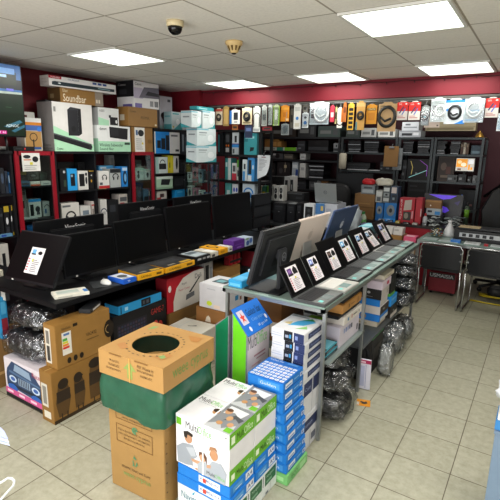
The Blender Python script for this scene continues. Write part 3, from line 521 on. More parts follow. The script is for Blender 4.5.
flat('router_box', 'royal blue and white box between the mouse and the yellow boxes', 'box', (123.5, 285), (137, 281), BENCH, .17, .035, '#1f5fc0', {'t': [('r', .06, .1, .94, .94, '#c9ced6'), ('e', .5, .5, .3, .22, '#4b5058'), ('r', .15, .15, .6, .22, '#7d848d')], 'f': [('t', 'TP', .3, .3, .5, .7, '#dfe8f5')]})
YB_ = '#d8a21c'
def kb(lb, pL, pR, d, h): return flat('keyboard_box', lb, 'box', pL, pR, BENCH, d, h, YB_, {'t': [('r', .0, .05, 1, 1, '#1b1b1d'), ('r', .1, .4, .8, .8, '#2a2b2e'), ('r', .6, .1, .95, .25, '#c09a2c'), ('r', .2, .15, .45, .25, '#7f7a6a')], 'f': [('t', 'GAMING', .1, .3, .5, .7, '#3b2c08'), ('r', .7, .3, .9, .7, '#6a500f')]})
kb('yellow edged black box next to the royal blue box', (138, 281), (164.2, 274.2), .24, .042)
o = kb('yellow edged black box with a grey wrist pad picture, middle of the bench', (166, 273.7), (195, 264.7), .24, .042)
flat('game_box', 'black box with white lettering, right of the yellow edged boxes', 'box', (196, 263), (210.5, 258.6), BENCH, .22, .045, '#17181a', {'f': [('r', .1, .3, .35, .7, '#a9a9a9'), ('r', .45, .3, .65, .7, '#8f8f8f'), ('r', .75, .3, .95, .7, '#b3b3b3')], 't': [('r', .1, .1, .9, .9, '#a9b3b8'), ('r', .2, .5, .8, .8, '#59646b')]})
flat('adapter_box', 'small white box with a dark corner between black and yellow boxes', 'box', (211.3, 258), (218.5, 255.6), BENCH, .2, .045, '#c9c4b8', {'f': [('r', .1, .1, .5, .6, '#3b3d40')], 't': [('r', .1, .1, .9, .6, '#e0ded8')]})
flat('yellow_box', 'bright yellow box with a black oval on top', 'box', (219.2, 255.3), (228, 252.5), BENCH, .23, .05, '#e0a51c', {'t': [('e', .45, .55, .25, .3, '#2b2313'), ('e', .45, .55, .16, .2, '#e0a51c')], 'f': [('r', .15, .3, .6, .7, '#b98410')]})
flat('white_box', 'little white box between the bright yellow and the purple box', 'box', (228.7, 252.3), (232.6, 251), BENCH, .14, .05, '#cfcdc8', {'f': [('r', .2, .3, .8, .6, '#55585d')]})
flat('purple_box', 'purple box at the far part of the bench', 'box', (233.3, 250.8), (244.5, 247.2), BENCH, .12, .09, '#5a2a86', {'f': [('r', .1, .5, .9, .55, '#7a4aa8'), ('r', .3, .15, .7, .3, '#8d63b5')]})
flat('floral_box', 'white and blue patterned box right of the purple one', 'box', (245.3, 247), (253, 244.6), BENCH, .12, .085, '#aab8c8', {'f': [('e', .3, .4, .2, .3, '#3c5a9a'), ('e', .7, .6, .2, .3, '#4a6aa8'), ('r', .0, .8, .4, 1, '#7f9a78')]})
# --- under the bench
def X_(name, lb, cat, *a, **k): return boxX(name, lb, cat, *a, **k)
boxX('monitor_carton', 'kraft monitor carton printed with three penguins, on the floor', 'carton', 52, 118, 359, 425, -2.35, .125, '#8e6a34',
     {'f': [('p', [(0.068,.1),(0.202,.1),(0.252,.42),(0.227,.62),(0.202,.74),(0.135,.8),(0.076,.7),(0.059,.55),(0.034,.4)], '#5d4423'), ('r', 0.051, .38, 0.244, .6, '#33261a'), ('e', 0.152, .72, .075, .1, '#2c2015'),
            ('p', [(0.311,.12),(0.437,.12),(0.471,.4),(0.454,.6),(0.420,.74),(0.362,.8),(0.311,.7),(0.303,.5)], '#5d4423'), ('r', 0.311, .4, 0.462, .6, '#33261a'), ('e', 0.370, .71, .065, .1, '#2c2015'), ('p', [(0.395,.78),(0.454,.72),(0.412,.7)], '#2c2015'),
            ('p', [(0.538,.14),(0.740,.14),(0.782,.6),(0.748,.9),(0.639,.96),(0.555,.8),(0.530,.5)], '#5d4423'), ('r', 0.538, .42, 0.773, .68, '#33261a'), ('e', 0.639, .85, .1, .1, '#2c2015'),
            ('r', 0, 0, 1, .07, '#3a2b18'), ('t', 'The picture', .62, .015, .95, .055, '#a08455')]+[('r', x, .05, x+.015, .16, '#2c2015') for x in (.10, .18, .34, .41, .59, .69)],
      'l': [('r', .1, .3, .6, .75, '#c9c4b8'), ('r', .2, .35, .5, .7, '#85827a'), ('r', .2, .08, .75, .22, '#d2cdbf')], 't': [('r', 0, .48, 1, .54, '#b59a63')]}, zb=0)
zt_ = fx(85, 359, -2.35).z
boxX('monitor_carton', 'kraft monitor carton with a coloured energy label, on top of the penguin carton', 'carton', 55, 111, 317, 357, -2.352, .12, '#94703a',
     {'f': [('r', .1, .28, .26, .8, '#d9d6cd'), ('r', .11, .6, .19, .66, '#4fa048'), ('r', .11, .54, .2, .59, '#c7c63a'), ('r', .11, .48, .21, .53, '#dd8a2e'), ('r', .11, .42, .22, .47, '#c8382c'), ('r', .13, .72, .23, .77, '#5a78a8'),
            ('t', 'ViewSonic', .1, .86, .26, .92, '#40301a'), ('r', .3, .86, .38, .93, '#2b2013'), ('t', 'VA2432', .52, .52, .72, .6, '#4c3a1e'), ('r', .52, .42, .76, .44, '#6b5228'), ('e', .97, .5, .1, .22, '#231a10'), ('g', .97, .5, .1, .02, 100, 260, '#a08455'),
            ('e', .2, .13, .035, .07, '#2b2013'), ('e', .31, .13, .035, .07, '#2b2013'), ('e', .42, .13, .035, .07, '#2b2013')], 'l': [('r', .1, .1, .55, .9, '#cdc8bd'), ('r', .2, .15, .45, .5, '#3d3a36'), ('r', .2, .55, .45, .85, '#77736c')]}, zb=zt_+.001, yl=(1.4, 1.945))
zt2 = fx(83, 317, -2.352).z
mb = MB(); mb.box(-.09, 0, 0, .09, .08, .03, M('#232528'), b=.004).box(-.05, -.002, .008, .06, .001, .02, M('#c9c9c6'))
tag(mb.build('card_scanner', None, (-2.40, 1.86, zt2+.001), HALF+.5), 'black and white handheld scanner lying on the upper kraft monitor carton', 'scanner')
boxY('car_toy_box', 'white printed box with a blue car photo and pink stripe under the bags', 'box', 6, 43.5, 366, 402, 1.5, .3, '#d6cfd4',
     {'f': [('p', [(.05,.3),(.97,.22),(.97,.62),(.88,.7),(.74,.9),(.22,.96),(.08,.74),(.05,.6)], '#33496b'), ('p', [(.25,.74),(.7,.68),(.66,.86),(.3,.92)], '#8fa3b8'), ('p', [(.12,.66),(.9,.58),(.94,.62),(.14,.72)], '#55708f'), ('r', .36, .42, .66, .6, '#90a2b4')]+[('r', .385+.045*q, .43, .405+.045*q, .59, '#26344a') for q in range(6)]+[('e', .22, .52, .10, .085, '#c3d2e2'), ('e', .22, .52, .06, .05, '#3f66a8'), ('e', .8, .48, .10, .085, '#c3d2e2'), ('e', .8, .48, .06, .05, '#3f66a8'), ('r', .08, .32, .95, .38, '#1d2736'), ('e', .2, .29, .13, .09, '#2f63b0'), ('e', .8, .27, .13, .09, '#2f63b0'), ('r', 0, .1, 1, .24, '#c85a8e'), ('r', 0, 0, 1, .1, '#15161a'), ('t', 'Racer', .74, .8, .97, .92, '#b04a62'), ('r', .05, .14, .2, .2, '#e6c8d8'), ('r', .35, .14, .5, .2, '#e6c8d8'), ('r', .65, .14, .8, .2, '#e6c8d8')]}, zb=0)
boxX('kraft_carton', 'kraft carton under the black gaming box', 'carton', 112, 168, 345, 380, -2.47, .3, '#84623a', {'f': [('r', 0, .45, 1, .5, '#a5854f')]}, zb=0, yl=(2.0, 2.62))
zg = fx(140, 345, -2.47).z
boxX('gaming_box', 'black gaming keyboard box with red lettering below the bench', 'box', 113, 170, 307, 344, -2.47, .2, '#121215',
     {'f': [('r', .06, .2, .6, .75, '#22222c')]+[('r', .08+.05*i, .28+.09*j, .115+.05*i, .34+.09*j, ['#3a3450','#4a3a48','#2f3c55'][(i+j) % 3]) for i in range(10) for j in range(5)]+[('t', 'GAME-7', .68, .68, .94, .84, '#b83a36'), ('p', [(.06,.1),(.3,.16),(.6,.12),(.6,.14),(.3,.18),(.06,.13)], '#6a3030'), ('e', .77, .34, .05, .16, '#c24840'), ('e', .86, .3, .05, .14, '#b03c36'), ('r', .74, .16, .9, .24, '#b03c36'), ('e', .05, .1, .02, .05, '#cfc8c4')]}, zb=zg+.001, yl=(2.0, 2.605))
zg2 = fx(141, 307, -2.47).z
boxX('keyboard_box', 'cyan fronted keyboard box lying on the black gaming box', 'box', 118, 162, 299.5, 309, -2.46, .15, '#2b9ad0', {'f': [('r', .5, .1, .72, .9, '#15181d'), ('r', .54, .3, .58, .7, '#4c5560'), ('r', .62, .3, .68, .7, '#4c5560'), ('r', .13, .3, .2, .7, '#a8d4ea'), ('r', .04, .1, .06, .9, '#12425e')], 't': [('r', 0, 0.05, 1, 1, '#1c1f24'), ('r', .1, .3, .9, .8, '#2e333a')]}, zb=zg2+.001)
boxX('kraft_carton', 'kraft carton carrying the red and white paper cutter box', 'carton', 163, 206, 308, 340, -2.47, .3, '#8a6a3c', {'f': [('r', 0, .6, 1, .68, '#b08e57')]}, zb=0, yl=(2.64, 3.12))
zc = fx(184, 308, -2.47).z
boxX('paper_cutter_box', 'red and white box with a paper cutter photo below the bench', 'box', 158.5, 204, 275, 306, -2.475, .12, '#b4202f',
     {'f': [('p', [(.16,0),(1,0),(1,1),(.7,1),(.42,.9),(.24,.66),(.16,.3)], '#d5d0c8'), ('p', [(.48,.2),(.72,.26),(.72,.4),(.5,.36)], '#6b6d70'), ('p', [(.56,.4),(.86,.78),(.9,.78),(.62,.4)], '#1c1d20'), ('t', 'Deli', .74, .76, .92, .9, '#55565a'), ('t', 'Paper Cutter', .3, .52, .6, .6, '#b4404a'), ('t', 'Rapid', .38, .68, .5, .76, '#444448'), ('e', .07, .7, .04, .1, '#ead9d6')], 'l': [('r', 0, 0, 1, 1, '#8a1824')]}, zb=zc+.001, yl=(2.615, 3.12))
boxX('ink_box', 'narrow white and black box right of the paper cutter box', 'box', 204.5, 213, 262, 283, -2.5, .12, '#b4b2ae', {'f': [('r', .1, .1, .5, .9, '#26282c'), ('r', .6, .2, .9, .8, '#8d9094')]}, zb=.411, yl=(3.14, 3.275))
boxX('kraft_carton', 'long kraft carton below the far part of the bench', 'carton', 212, 240, 269, 300, -2.45, .3, '#9a7440', {'f': [('r', 0, .8, 1, .84, '#c0a063')]}, zb=0, yl=(3.29, 3.95))
zl = fx(226, 269, -2.45).z
mb = MB()
for i in range(3): mb.box(-.09+.065*i, .0, .0, -.05+.065*i, .08, .11+.02*(i % 2), M('#a3262e', .4), b=.004)
mb.box(-.11, .02, 0, .11, .07, .07, M('#7d1c24', .4), b=.005).box(-.1, -.004, .03, .1, .0, .05, M('#1b1c1f')); tag(mb.build('red_tool_set', None, (-2.48, 3.62, zl+.001), HALF), 'red plastic tool set standing on the long kraft carton', 'tool set')
boxX('red_box', 'dark red box under the far end of the bench', 'box', 242, 252, 254, 264, -2.5, .15, '#8d2430', {'f': [('r', .1, .5, .9, .8, '#b5505a')]}, zb=.46, yl=(3.97, 4.3))
t = MB().box(-.3, -.2, 0, .0, .32, .459, M('#26282b')).box(-.001, -.19, .05, .003, .31, .2, M('#33363a')).box(-.001, -.19, .24, .003, .31, .42, M('#33363a')); tag(t.build('drawer_unit', None, (-2.5, 4.06, 0)), 'dark drawer unit under the far end of the bench', 'drawers')
mb = MB().box(-.14, 0, 0, .0, .145, .41, M('#2c2d30')).box(-.001, .02, .05, .003, .125, .36, M('#45474b')); tag(mb.build('black_carton', None, (-2.5, 3.135, 0)), 'dark box standing below the narrow white and black box', 'box')
# left end, beside the bags
boxX('blue_box', 'tall cyan box at the left edge beside the black bags', 'box', 0, 9, 297, 335, -3.05, .1, '#2b87b5', {'f': [('r', .1, .1, .9, .5, '#8e2c3a'), ('r', .15, .6, .8, .9, '#57a9d0')]}, zb=.357, yl=(1.4, 1.62))
mb = MB().box(-.26, -.24, 0, -.02, .24, .355, M('#8a6a40')).box(-.021, -.22, .1, -.018, .22, .12, M('#b49462')); tag(mb.build('kraft_carton', None, (-3.04, 1.62, 0)), 'kraft carton behind the bags at the left edge, a cyan box on it', 'carton')
t = thing('side_table', 'low black side table holding flat boxes left of the monitor bench', 'table', (-3.44, 1.62, 0))
MB().box(-.24, -.3, .71, .17, .3, .734, BT).build('table_top', t)
for sx in (-.2, .13):
    for sy in (-.26, .26): MB().box(sx-.015, sy-.015, 0, sx+.015, sy+.015, .71, BT).build('leg', t)
t = thing('rail_bracket', 'grey metal rail fixed under the near end of the monitor bench', 'rail', (-3.09, 1.63, .637))
MB().box(-.14, -.03, 0, .07, .0, .07, M('#6d7074', .35, .7), b=.003).build('rail', t); MB().box(.02, -.034, .005, .07, -.031, .065, M('#b3b1aa')).build('end_plate', t); MB().box(-.12, -.02, .07, .05, -.008, .0755, M('#3a3c40')).build('bracket', t)
# --- black laptop bags wrapped in plastic
WRAP = glassy('crinkled_clear_plastic', '#f2f4f5', .80, .14, .9)
def lump(sx, sy, sz, seed, amp=.12, fr=3.2, n=20, sq=.62, flat_=True):
    """soft squarish bundle, resting on z = 0"""
    vs = []; fs = []; off = Vector((seed*3.7, seed*1.3, seed*2.1)); m = n//2
    sg = lambda c: math.copysign(abs(c)**sq, c)
    for i in range(m+1):
        ph = math.pi*(i/m-.5)
        for j in range(n):
            th = 2*math.pi*j/n; v = Vector((sg(math.cos(ph))*sg(math.cos(th)), sg(math.cos(ph))*sg(math.sin(th)), sg(math.sin(ph))))
            k = 1+amp*noise.noise(v*fr+off)+amp*.5*noise.noise(v*fr*2.7+off); vs.append((v.x*sx*k, v.y*sy*k, sz+max(-sz, v.z*sz*k) if flat_ else sz+v.z*sz*k))
    for i in range(m):
        for j in range(n): fs.append((i*n+j, i*n+(j+1) % n, (i+1)*n+(j+1) % n, (i+1)*n+j))
    return vs, fs
WRAP2 = glassy('loose_clear_plastic', '#f2f4f5', .66, .16, .9)
def wrapped(name, lb, cat, loc, rotz, sx, sy, sz, col, seed, group=None, amp=.12, strap=True, inner=.88):
    t = thing(name, lb, cat, loc, rotz, group)
    v, f = lump(sx*inner, sy*inner, sz*inner, seed, amp); m = MB().add([(x, y, z+.004) for x, y, z in v], f, M(col, .6, var=.3), None, True); m.build('contents', t)
    if strap: MB().tube([(sx*inner*.98*math.cos(a)*.55, -sy*inner*.97, sz+sz*.5*math.sin(a)) for a in [i*math.pi/8 for i in range(9)]], .007, M('#2a2b2e', .6), 6).build('carry_strap', t)
    v, f = lump(sx, sy, sz, seed+.13, amp*1.5, 5.0, 36); MB().add(v, f, WRAP if strap else WRAP2, None, True).build('plastic_wrap', t)
    return t
zb2 = fy(24, 366, 1.5).z
wrapped('laptop_bag', 'wrapped black bag lying on the blue car box, below the other bag', 'bag', (-2.785, 1.66, zb2+.004), .08, .235, .15, .10, '#1a1a1c', 3)
wrapped('laptop_bag', 'wrapped black bag on top of the other one at the left edge, under the bench', 'bag', (-2.765, 1.67, zb2+.222), .1, .195, .135, .078, '#202124', 5)
# ================================================================== FOREGROUND FLOOR STACKS
CARD = '#b9843f'
BIN = (-1.502, 1.518, 0); BR_ = math.radians(3.5)
t = thing('recycling_bin', 'brown cardboard recycling bin with a round hole in its lid and a green bag', 'bin', BIN, BR_)
mb = MB(); w = .177
mb.box(-w, -w, 0, w, w, .66, M('#a2804c', .7, var=.07), b=.003)
def framed(u0, v0, u1, v1, c, k=.006): return [('r', u0, v0, u1, v0+k, c), ('r', u0, v1-k, u1, v1, c), ('r', u0, v0, u0+k*2, v1, c), ('r', u1-k*2, v0, u1, v1, c)]
INK = '#5a3f1e'; GRN = '#4f8a63'
txt = framed(.14, .60, .80, .78, '#7a5729') + framed(.14, .41, .80, .56, '#7a5729') + [('t', 'Παρακαλώ τοποθετήστε', .2, .645, .74, .665, INK), ('t', 'στη σακούλα', .26, .615, .68, .633, INK),
  ('t', 'Πριν διαθέσετε οι μικρές', .18, .505, .76, .525, INK), ('t', 'σας ηλεκτρικές συσκευές', .18, .475, .76, .495, INK), ('t', 'βεβαιωθείτε', .28, .445, .66, .463, INK), ('g', .49, .55, .022, .012, 0, 300, GRN), ('g', .49, .55, .008, .008, 0, 360, GRN),
  ('t', 'Δώστε τους μια ζωή!', .22, .195, .74, .222, '#3d2a12'), ('t', 'weee cyprus', .24, .125, .74, .165, '#7f9a58')]
cx_, cy2 = .47, .285
for k in range(3):
    a = math.radians(90+120*k); P = lambda r, d: (cx_+r*1.98*math.cos(a+d)*.5*2*.5*2*.5, cy2+r*math.sin(a+d))
    txt.append(('p', [P(.045, -.75), P(.045, .1), P(.06, .1), P(.042, .75), P(.022, .1), P(.03, .1), P(.026, -.75)], GRN))
mb.art((-w, -w, 0), (2*w, 0, 0), (0, 0, .66), txt)
mb.art((w, -w, 0), (0, 2*w, 0), (0, 0, .66), [('r', .02, .05+.08*i, .05, .06+.08*i, '#5d4320') for i in range(7)])
mb.build('body', t)
# bag folded over the rim
BAG = M('#275a44', .32, var=.3)
vs = []; fs = []; n = 64; rows = 12
for i in range(rows+1):
    z = .668-.215*i/rows
    for j in range(n):
        u = j/n*4; s_ = int(u); f_ = u-s_; c_ = [(-1,-1),(1,-1),(1,1),(-1,1),(-1,-1)]
        x = c_[s_][0]+(c_[s_+1][0]-c_[s_][0])*f_; y = c_[s_][1]+(c_[s_+1][1]-c_[s_][1])*f_
        r_ = w*1.045+.012*math.sin(math.pi*min(1, i/rows*.9))+.006*noise.noise(Vector((x*4, y*4, z*18)))+.004*math.sin(j*.9+i*.25)+(.006 if i > rows-3 else 0)
        zz = z-(.02*noise.noise(Vector((x*1.5, y*1.5, 3)))+.012*(x+1)*.5)*i/rows
        vs.append((x*r_, y*r_, zz))
for i in range(rows):
    for j in range(n): fs.append((i*n+j, (i+1)*n+j, (i+1)*n+(j+1) % n, i*n+(j+1) % n))
MB().add(vs, fs, BAG, None, True).build('green_bag', t)
# lid with round hole
L = .199; z0, z1 = .63, .754; R_ = .118
lid = MB(); LM = M('#ad8750', .65, var=.06); n = 32
sq = []
for j in range(n):
    a = 2*math.pi*j/n; k = L/max(abs(math.cos(a)), abs(math.sin(a))); sq.append((k*math.cos(a), k*math.sin(a)))
lid.add([(x, y, z1) for x, y in sq]+[(R_*math.cos(2*math.pi*j/n), R_*math.sin(2*math.pi*j/n)*.95-.015, z1) for j in range(n)]+[(R_*math.cos(2*math.pi*j/n), R_*math.sin(2*math.pi*j/n)*.95-.015, z1-.004) for j in range(n)]+[(x, y, z1-.004) for x, y in sq],
        [(j, (j+1) % n, n+(j+1) % n, n+j) for j in range(n)]+[(n+j, n+(j+1) % n, 2*n+(j+1) % n, 2*n+j) for j in range(n)]+[(2*n+j, 2*n+(j+1) % n, 3*n+(j+1) % n, 3*n+j) for j in range(n)], LM)
for a in ((-L,-L,L,-L+.004), (-L,L-.004,L,L), (-L,-L+.004,-L+.004,L-.004), (L-.004,-L+.004,L,L-.004)): lid.box(a[0], a[1], z0, a[2], a[3], z1-.0005, LM)
lid.art((-L,-L,z0), (2*L,0,0), (0,0,z1-z0), [('p', [(.46,.15),(.54,.15),(.54,.5),(.6,.5),(.5,.85),(.4,.5),(.46,.5)], '#8a9a52'), ('t', 'Φορητές', .18, .62, .34, .74, INK), ('t', 'συσκευές', .16, .44, .34, .58, INK), ('t', 'ηλεκτρονικών', .12, .28, .36, .4, INK), ('t', 'FIX Waste in', .62, .7, .86, .82, INK), ('t', 'Ηλεκτρικά', .62, .54, .86, .66, INK), ('t', 'συσκευές', .66, .36, .84, .48, INK), ('r', .18, .93, .38, .97, '#7d5726'), ('r', .58, .93, .78, .97, '#7d5726'), ('r', .49, .0, .51, 1, '#c99a55')])
lid.art((L,-L,z0), (0,2*L,0), (0,0,z1-z0), [('t', 'weee cyprus', .16, .2, .86, .68, '#6f9048')])
for k in range(26):
    a = math.radians(200+k*12.5); lid.art((math.cos(a)*.143-.007, math.sin(a)*.138-.021, z1), (.014*abs(math.sin(a))+.004, 0, 0), (0, .006+.008*abs(math.cos(a)), 0), [('r', 0, 0, .8, .8, '#5d4a25')])
lid.art((-L,-L,z1), (2*L,0,0), (0,2*L,0), [('p', [(.1,.75),(.16,.8),(.18,.9),(.1,.88)], '#7f9a58'), ('p', [(.14,.3),(.3,.2),(.25,.12),(.1,.2)], '#a8763a'), ('p', [(.74,.16),(.86,.14),(.9,.3),(.82,.32)], '#a8763a'), ('p', [(.7,.86),(.9,.9),(.92,.76),(.84,.74)], '#a8763a'), ('p', [(.76,.2),(.84,.16),(.86,.22),(.8,.26)], '#7f9a58')])
lid.build('lid', t)
vs = []; fs = []; n = 24
for i, (r_, z) in enumerate([(.121, .747), (.122, .72), (.112, .66), (.118, .56), (.11, .46), (.06, .44), (.0, .45)]):
    for j in range(n):
        k = r_*(1+.10*noise.noise(Vector((math.cos(2*math.pi*j/n)*2, math.sin(2*math.pi*j/n)*2, z*7)))) if i else r_
        vs.append((k*math.cos(2*math.pi*j/n), k*math.sin(2*math.pi*j/n)*.95-.015, z))
for i in range(6):
    for j in range(n): fs.append((i*n+j, i*n+(j+1) % n, (i+1)*n+(j+1) % n, (i+1)*n+j))
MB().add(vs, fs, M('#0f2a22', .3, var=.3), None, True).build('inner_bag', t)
# --- stack of copy paper: white / green bottom, blue, big multi boxes on top
BLUE = '#1f7fd0'
def ream(name, lb, x0, x1, y0, y1, z0, z1, col, art=None, group=None, rz=0, cat='paper ream'):
    return carton(name, lb, cat, ((x0+x1)/2, y0, z0), rz, x1-x0, y1-y0, z1-z0, col, art, group)
FX0, FX1 = -1.282, -.978
for k in range(3):
    y0 = 1.405+.136*k
    ream('paper_box', ['white paper box with a teal lettered front at the bottom of the front paper stack', 'white paper box with a green side label, second at the bottom of the front stack', 'white paper box with a green side label, last at the bottom of the front stack'][k],
         FX0-.004, FX1+.012, y0, y0+.133, .0, .137, '#dfe3e2', {'f': [('t', 'Navigator', .08, .4, .52, .75, '#1b6a86'), ('r', .62, .45, 1, .9, '#20262e'), ('t', 'RECYCLED', .66, .55, .9, .78, '#d8dcd8'), ('p', [(.28,.8),(.34,.95),(.32,.8)], '#3a9fc0')],
         'r': [('r', .1, .42, .9, .93, '#2d6b46'), ('t', 'Navigator', .2, .68, .8, .84, '#b8cdbd'), ('r', .2, .5, .6, .6, '#7ea88c'), ('r', .48, .0, .52, .4, '#c4c9c6'), ('r', .15, .05, .35, .15, '#7b8389')]})
for i in range(2):
    for k in range(2):
        y0 = 1.40+.204*k; dx = .006*(1-i)
        ream('copy_paper', 'blue copy paper ream in the front stack, %s %s' % (['lower', 'upper'][i], ['front', 'back'][k]), FX0+.005-dx, FX1+.004+dx, y0, y0+.197, .138+.056*i, .1930+.056*i, BLUE,
             {'f': [('r', .42, .2, .82, .85, '#dfe6f2'), ('t', 'A4 80g/m2', .44, .38, .8, .7, '#3a3f7c'), ('r', .5, .3, .56, .7, '#c84838')], 'r': [('r', .12, .25, .5, .75, '#5fa3dc'), ('r', .62, .15, .94, .85, '#e3e8f0'), ('t', 'A4', .66, .3, .9, .7, '#3a3f7c'), ('r', .2, .35, .45, .42, '#dbe6f2')]})
GR = '#6fb32a'
face = [('r', .02, .8, .115, .94, '#6fb32a'), ('t', 'Multi', .2, .78, .43, .93, '#3c3d42'), ('t', 'Office', .43, .78, .68, .93, '#7cc06a'), ('t', '80 g/m2', .70, .79, .9, .86, '#b9bcc0'), ('t', 'multifunctional', .42, .73, .66, .76, '#9aa0a4'), ('e', .94, .92, .012, .02, '#777777'),
        # grey clothed people in the picture
        ('p', [(.04,.03),(.02,.34),(.14,.46),(.34,.5),(.42,.3),(.32,.2),(.34,.08),(.2,.04)], '#9ba1a9'), ('p', [(.2,.4),(.36,.46),(.4,.3),(.3,.26)], '#b5bac0'), ('e', .25, .6, .075, .10, '#b98d6e'), ('p', [(.17,.6),(.16,.7),(.24,.74),(.34,.71),(.33,.65),(.24,.67),(.22,.58)], '#2c2420'),
        ('p', [(.3,.22),(.48,.24),(.52,.2),(.46,.16),(.32,.17)], '#c29a7c'), ('p', [(.44,.0),(.42,.16),(.5,.26),(.6,.26),(.66,.1),(.64,.0)], '#aeb4bb'), ('e', .52, .34, .06, .085, '#c69c7e'), ('p', [(.45,.34),(.46,.43),(.55,.45),(.6,.38),(.6,.24),(.56,.34),(.5,.4)], '#6b4a35'),
        ('p', [(.66,.0),(.62,.22),(.7,.36),(.86,.38),(.96,.24),(.94,.0)], '#a9afb7'), ('e', .73, .49, .072, .105, '#c0926f'), ('e', .665, .48, .012, .03, '#b08262'), ('p', [(.64,.54),(.66,.63),(.76,.65),(.8,.58),(.74,.6)], '#a9805f'), ('p', [(.6,.24),(.68,.27),(.67,.2),(.6,.18)], '#c29a7c'), ('p', [(.36,.05),(.42,.08),(.44,.03)], '#c29a7c'),
        ('t', 'Multi', .6, .06, .75, .13, '#3c3d42'), ('t', 'Office', .75, .06, .93, .13, '#7cc06a')]
topf = [('t', 'Multi', .05, .74, .28, .9, '#3c3d42'), ('t', 'Office', .28, .74, .5, .9, '#7cc06a'), ('r', .55, 0, 1, 1, '#85888c'), ('p', [(.55,.1),(.7,.3),(.8,.1),(.95,.35),(1,.0),(.55,.0)], '#b8bbbe'), ('p', [(.6,.6),(.75,.75),(.9,.6),(.95,.9),(.6,.95)], '#d3d5d8'), ('p', [(.7,.35),(.85,.55),(.95,.45),(.98,.6),(.8,.68)], '#4e5054'),
        ('e', .5, .55, .06, .1, '#b5895f'), ('e', .49, .6, .06, .07, '#3a2a20'), ('e', .66, .72, .06, .11, '#c0946e'), ('e', .65, .78, .06, .06, '#5d4030'), ('e', .77, .5, .05, .09, '#c29a72'), ('e', .7, .25, .05, .07, '#b98d62'), ('e', .87, .3, .05, .08, '#c0946e'), ('r', .86, .04, .98, .2, '#6fb32a'), ('t', 'universal', .1, .66, .42, .7, '#a5a9ad')]
side = [('r', 0, .72, 1, 1, GR), ('r', 0, 0, 1, .3, GR), ('t', 'Multi', .28, .78, .55, .93, '#2c3a17'), ('t', 'Office', .56, .78, .92, .93, '#dcefca'), ('r', .06, .78, .2, .93, '#e3efd5'), ('t', 'Multi', .28, .08, .55, .2, '#2c3a17'), ('t', 'Office', .56, .08, .92, .2, '#dcefca'), ('r', .06, .08, .2, .2, '#e3efd5'), ('r', .7, .03, .94, .08, '#b7d894')]
for k in range(2):
    ream('paper_box', ['large white office paper box with people pictured, front one on the paper stack', 'large white office paper box behind its twin on the front paper stack'][k], FX0-.004, FX1-.002, 1.40+.204*k, 1.40+.204*k+.201, .2510, .507, '#e4e3e6', {'f': face, 't': topf, 'r': side}, cat='paper box')
MB_ = MB().box(FX0+.155, 1.3965, .251, FX0+.162, 1.3980, .5105, M('#eef0f0', .25)).box(FX0+.155, 1.3965, .5100, FX0+.162, 1.8085, .5113, M('#eef0f0', .25)).box(FX0+.155, 1.8068, .251, FX0+.162, 1.8082, .5105, M('#eef0f0', .25))
tag(MB_.build('packing_strap', None), 'white packing strap around the two large office paper boxes', 'strap')
# --- tall blue stack
r_ = random.Random(4)
lay = [('r', 0, 0, 1, 1, '#2a74c8')]
for i in range(7):
    for j in range(7):
        if j < 6: lay.append(('r', .04+.137*i, .03+.128*j, .15+.137*i, .115+.128*j, '#d7deea')); lay.append(('r', .06+.137*i, .06+.128*j, .1+.137*i, .08+.128*j, ['#c86a4c', '#4a68b0'][(i+j) % 2])); lay.append(('r', .1+.137*i, .05+.128*j, .14+.137*i, .07+.128*j, '#7f97c4'))
lay += [('t', 'Golden Star', .1, .88, .5, .95, '#dfe8f5'), ('r', .6, .87, .9, .96, '#5f9bdc')]
pos = ['second from the bottom', 'third from the bottom', 'fourth from the bottom', 'fifth from the bottom', 'fifth from the top', 'fourth from the top', 'third from the top', 'second from the top', 'topmost']
ream('paper_box', 'light green box at the bottom of the tall blue paper stack', -1.125, -.905, 1.815, 2.05, 0, .0615, '#7fc07a', {'f': [('r', .1, .3, .9, .7, '#a4d89c')], 'r': [('t', 'ECO', .2, .3, .5, .7, '#3f7f46'), ('r', .6, .2, .9, .8, '#a4d89c')]}, cat='paper box')
for i in range(9):
    dx = r_.uniform(-.004, .004)-.0055*i; dy = r_.uniform(-.006, .006)
    ream('copy_paper', 'blue copy paper ream in the tall stack, %s' % pos[i], -1.125+dx, -.913+dx, 1.822+dy*.7, 2.045+dy*.7, .0625+.0555*i, .1175+.0555*i, BLUE,
         {'f': [('r', .3, .2, .9, .8, '#4a98dc'), ('t', 'Golden', .36, .35, .8, .65, '#e3ebf5')], 'r': [('r', .1, .25, .44, .75, '#e3e8f0'), ('r', .13, .35, .4, .5, '#6f97cf'), ('r', .52, .5, .76, .62, '#8fbde6'), ('r', .82, .3, .95, .7, '#dfe6f0'), ('r', .85, .38, .92, .62, '#4a68b0')]+([('r', .1, .08, .9, .14, '#1660a8')]), **({'t': lay} if i == 8 else {})})
# --- white and navy stack below the glass table
NAVY = '#27335f'
def wbox(lb, x0, x1, y0, y1, z0, z1, art): return ream('paper_box', lb, x0, x1, y0, y1, z0, z1, '#d9dade', art, cat='paper box')
wbox('white paper box with a navy label, lowest of the white stack by the table leg', -1.18, -.955, 2.062, 2.30, 0, .225, {'f': [('r', .1, .5, .5, .8, NAVY)], 'r': [('r', .04, .55, .96, .86, NAVY), ('t', 'Premium', .15, .66, .6, .78, '#aab3d0'), ('r', .48, 0, .52, .5, '#b8bac2'), ('r', .56, .15, .8, .35, '#6d7180')], 't': [('r', 0, .8, 1, 1, '#c9cad0')]})
wbox('white paper box with two navy side labels in the middle of the white stack', -1.19, -.96, 2.072, 2.32, .226, .455, {'f': [('r', .1, .5, .5, .8, NAVY)], 'r': [('r', .04, .55, .46, .92, NAVY), ('r', .52, .55, .96, .92, NAVY), ('t', 'Copy', .1, .66, .4, .78, '#aab3d0'), ('r', .48, 0, .5, 1, '#b2b4bc')]})
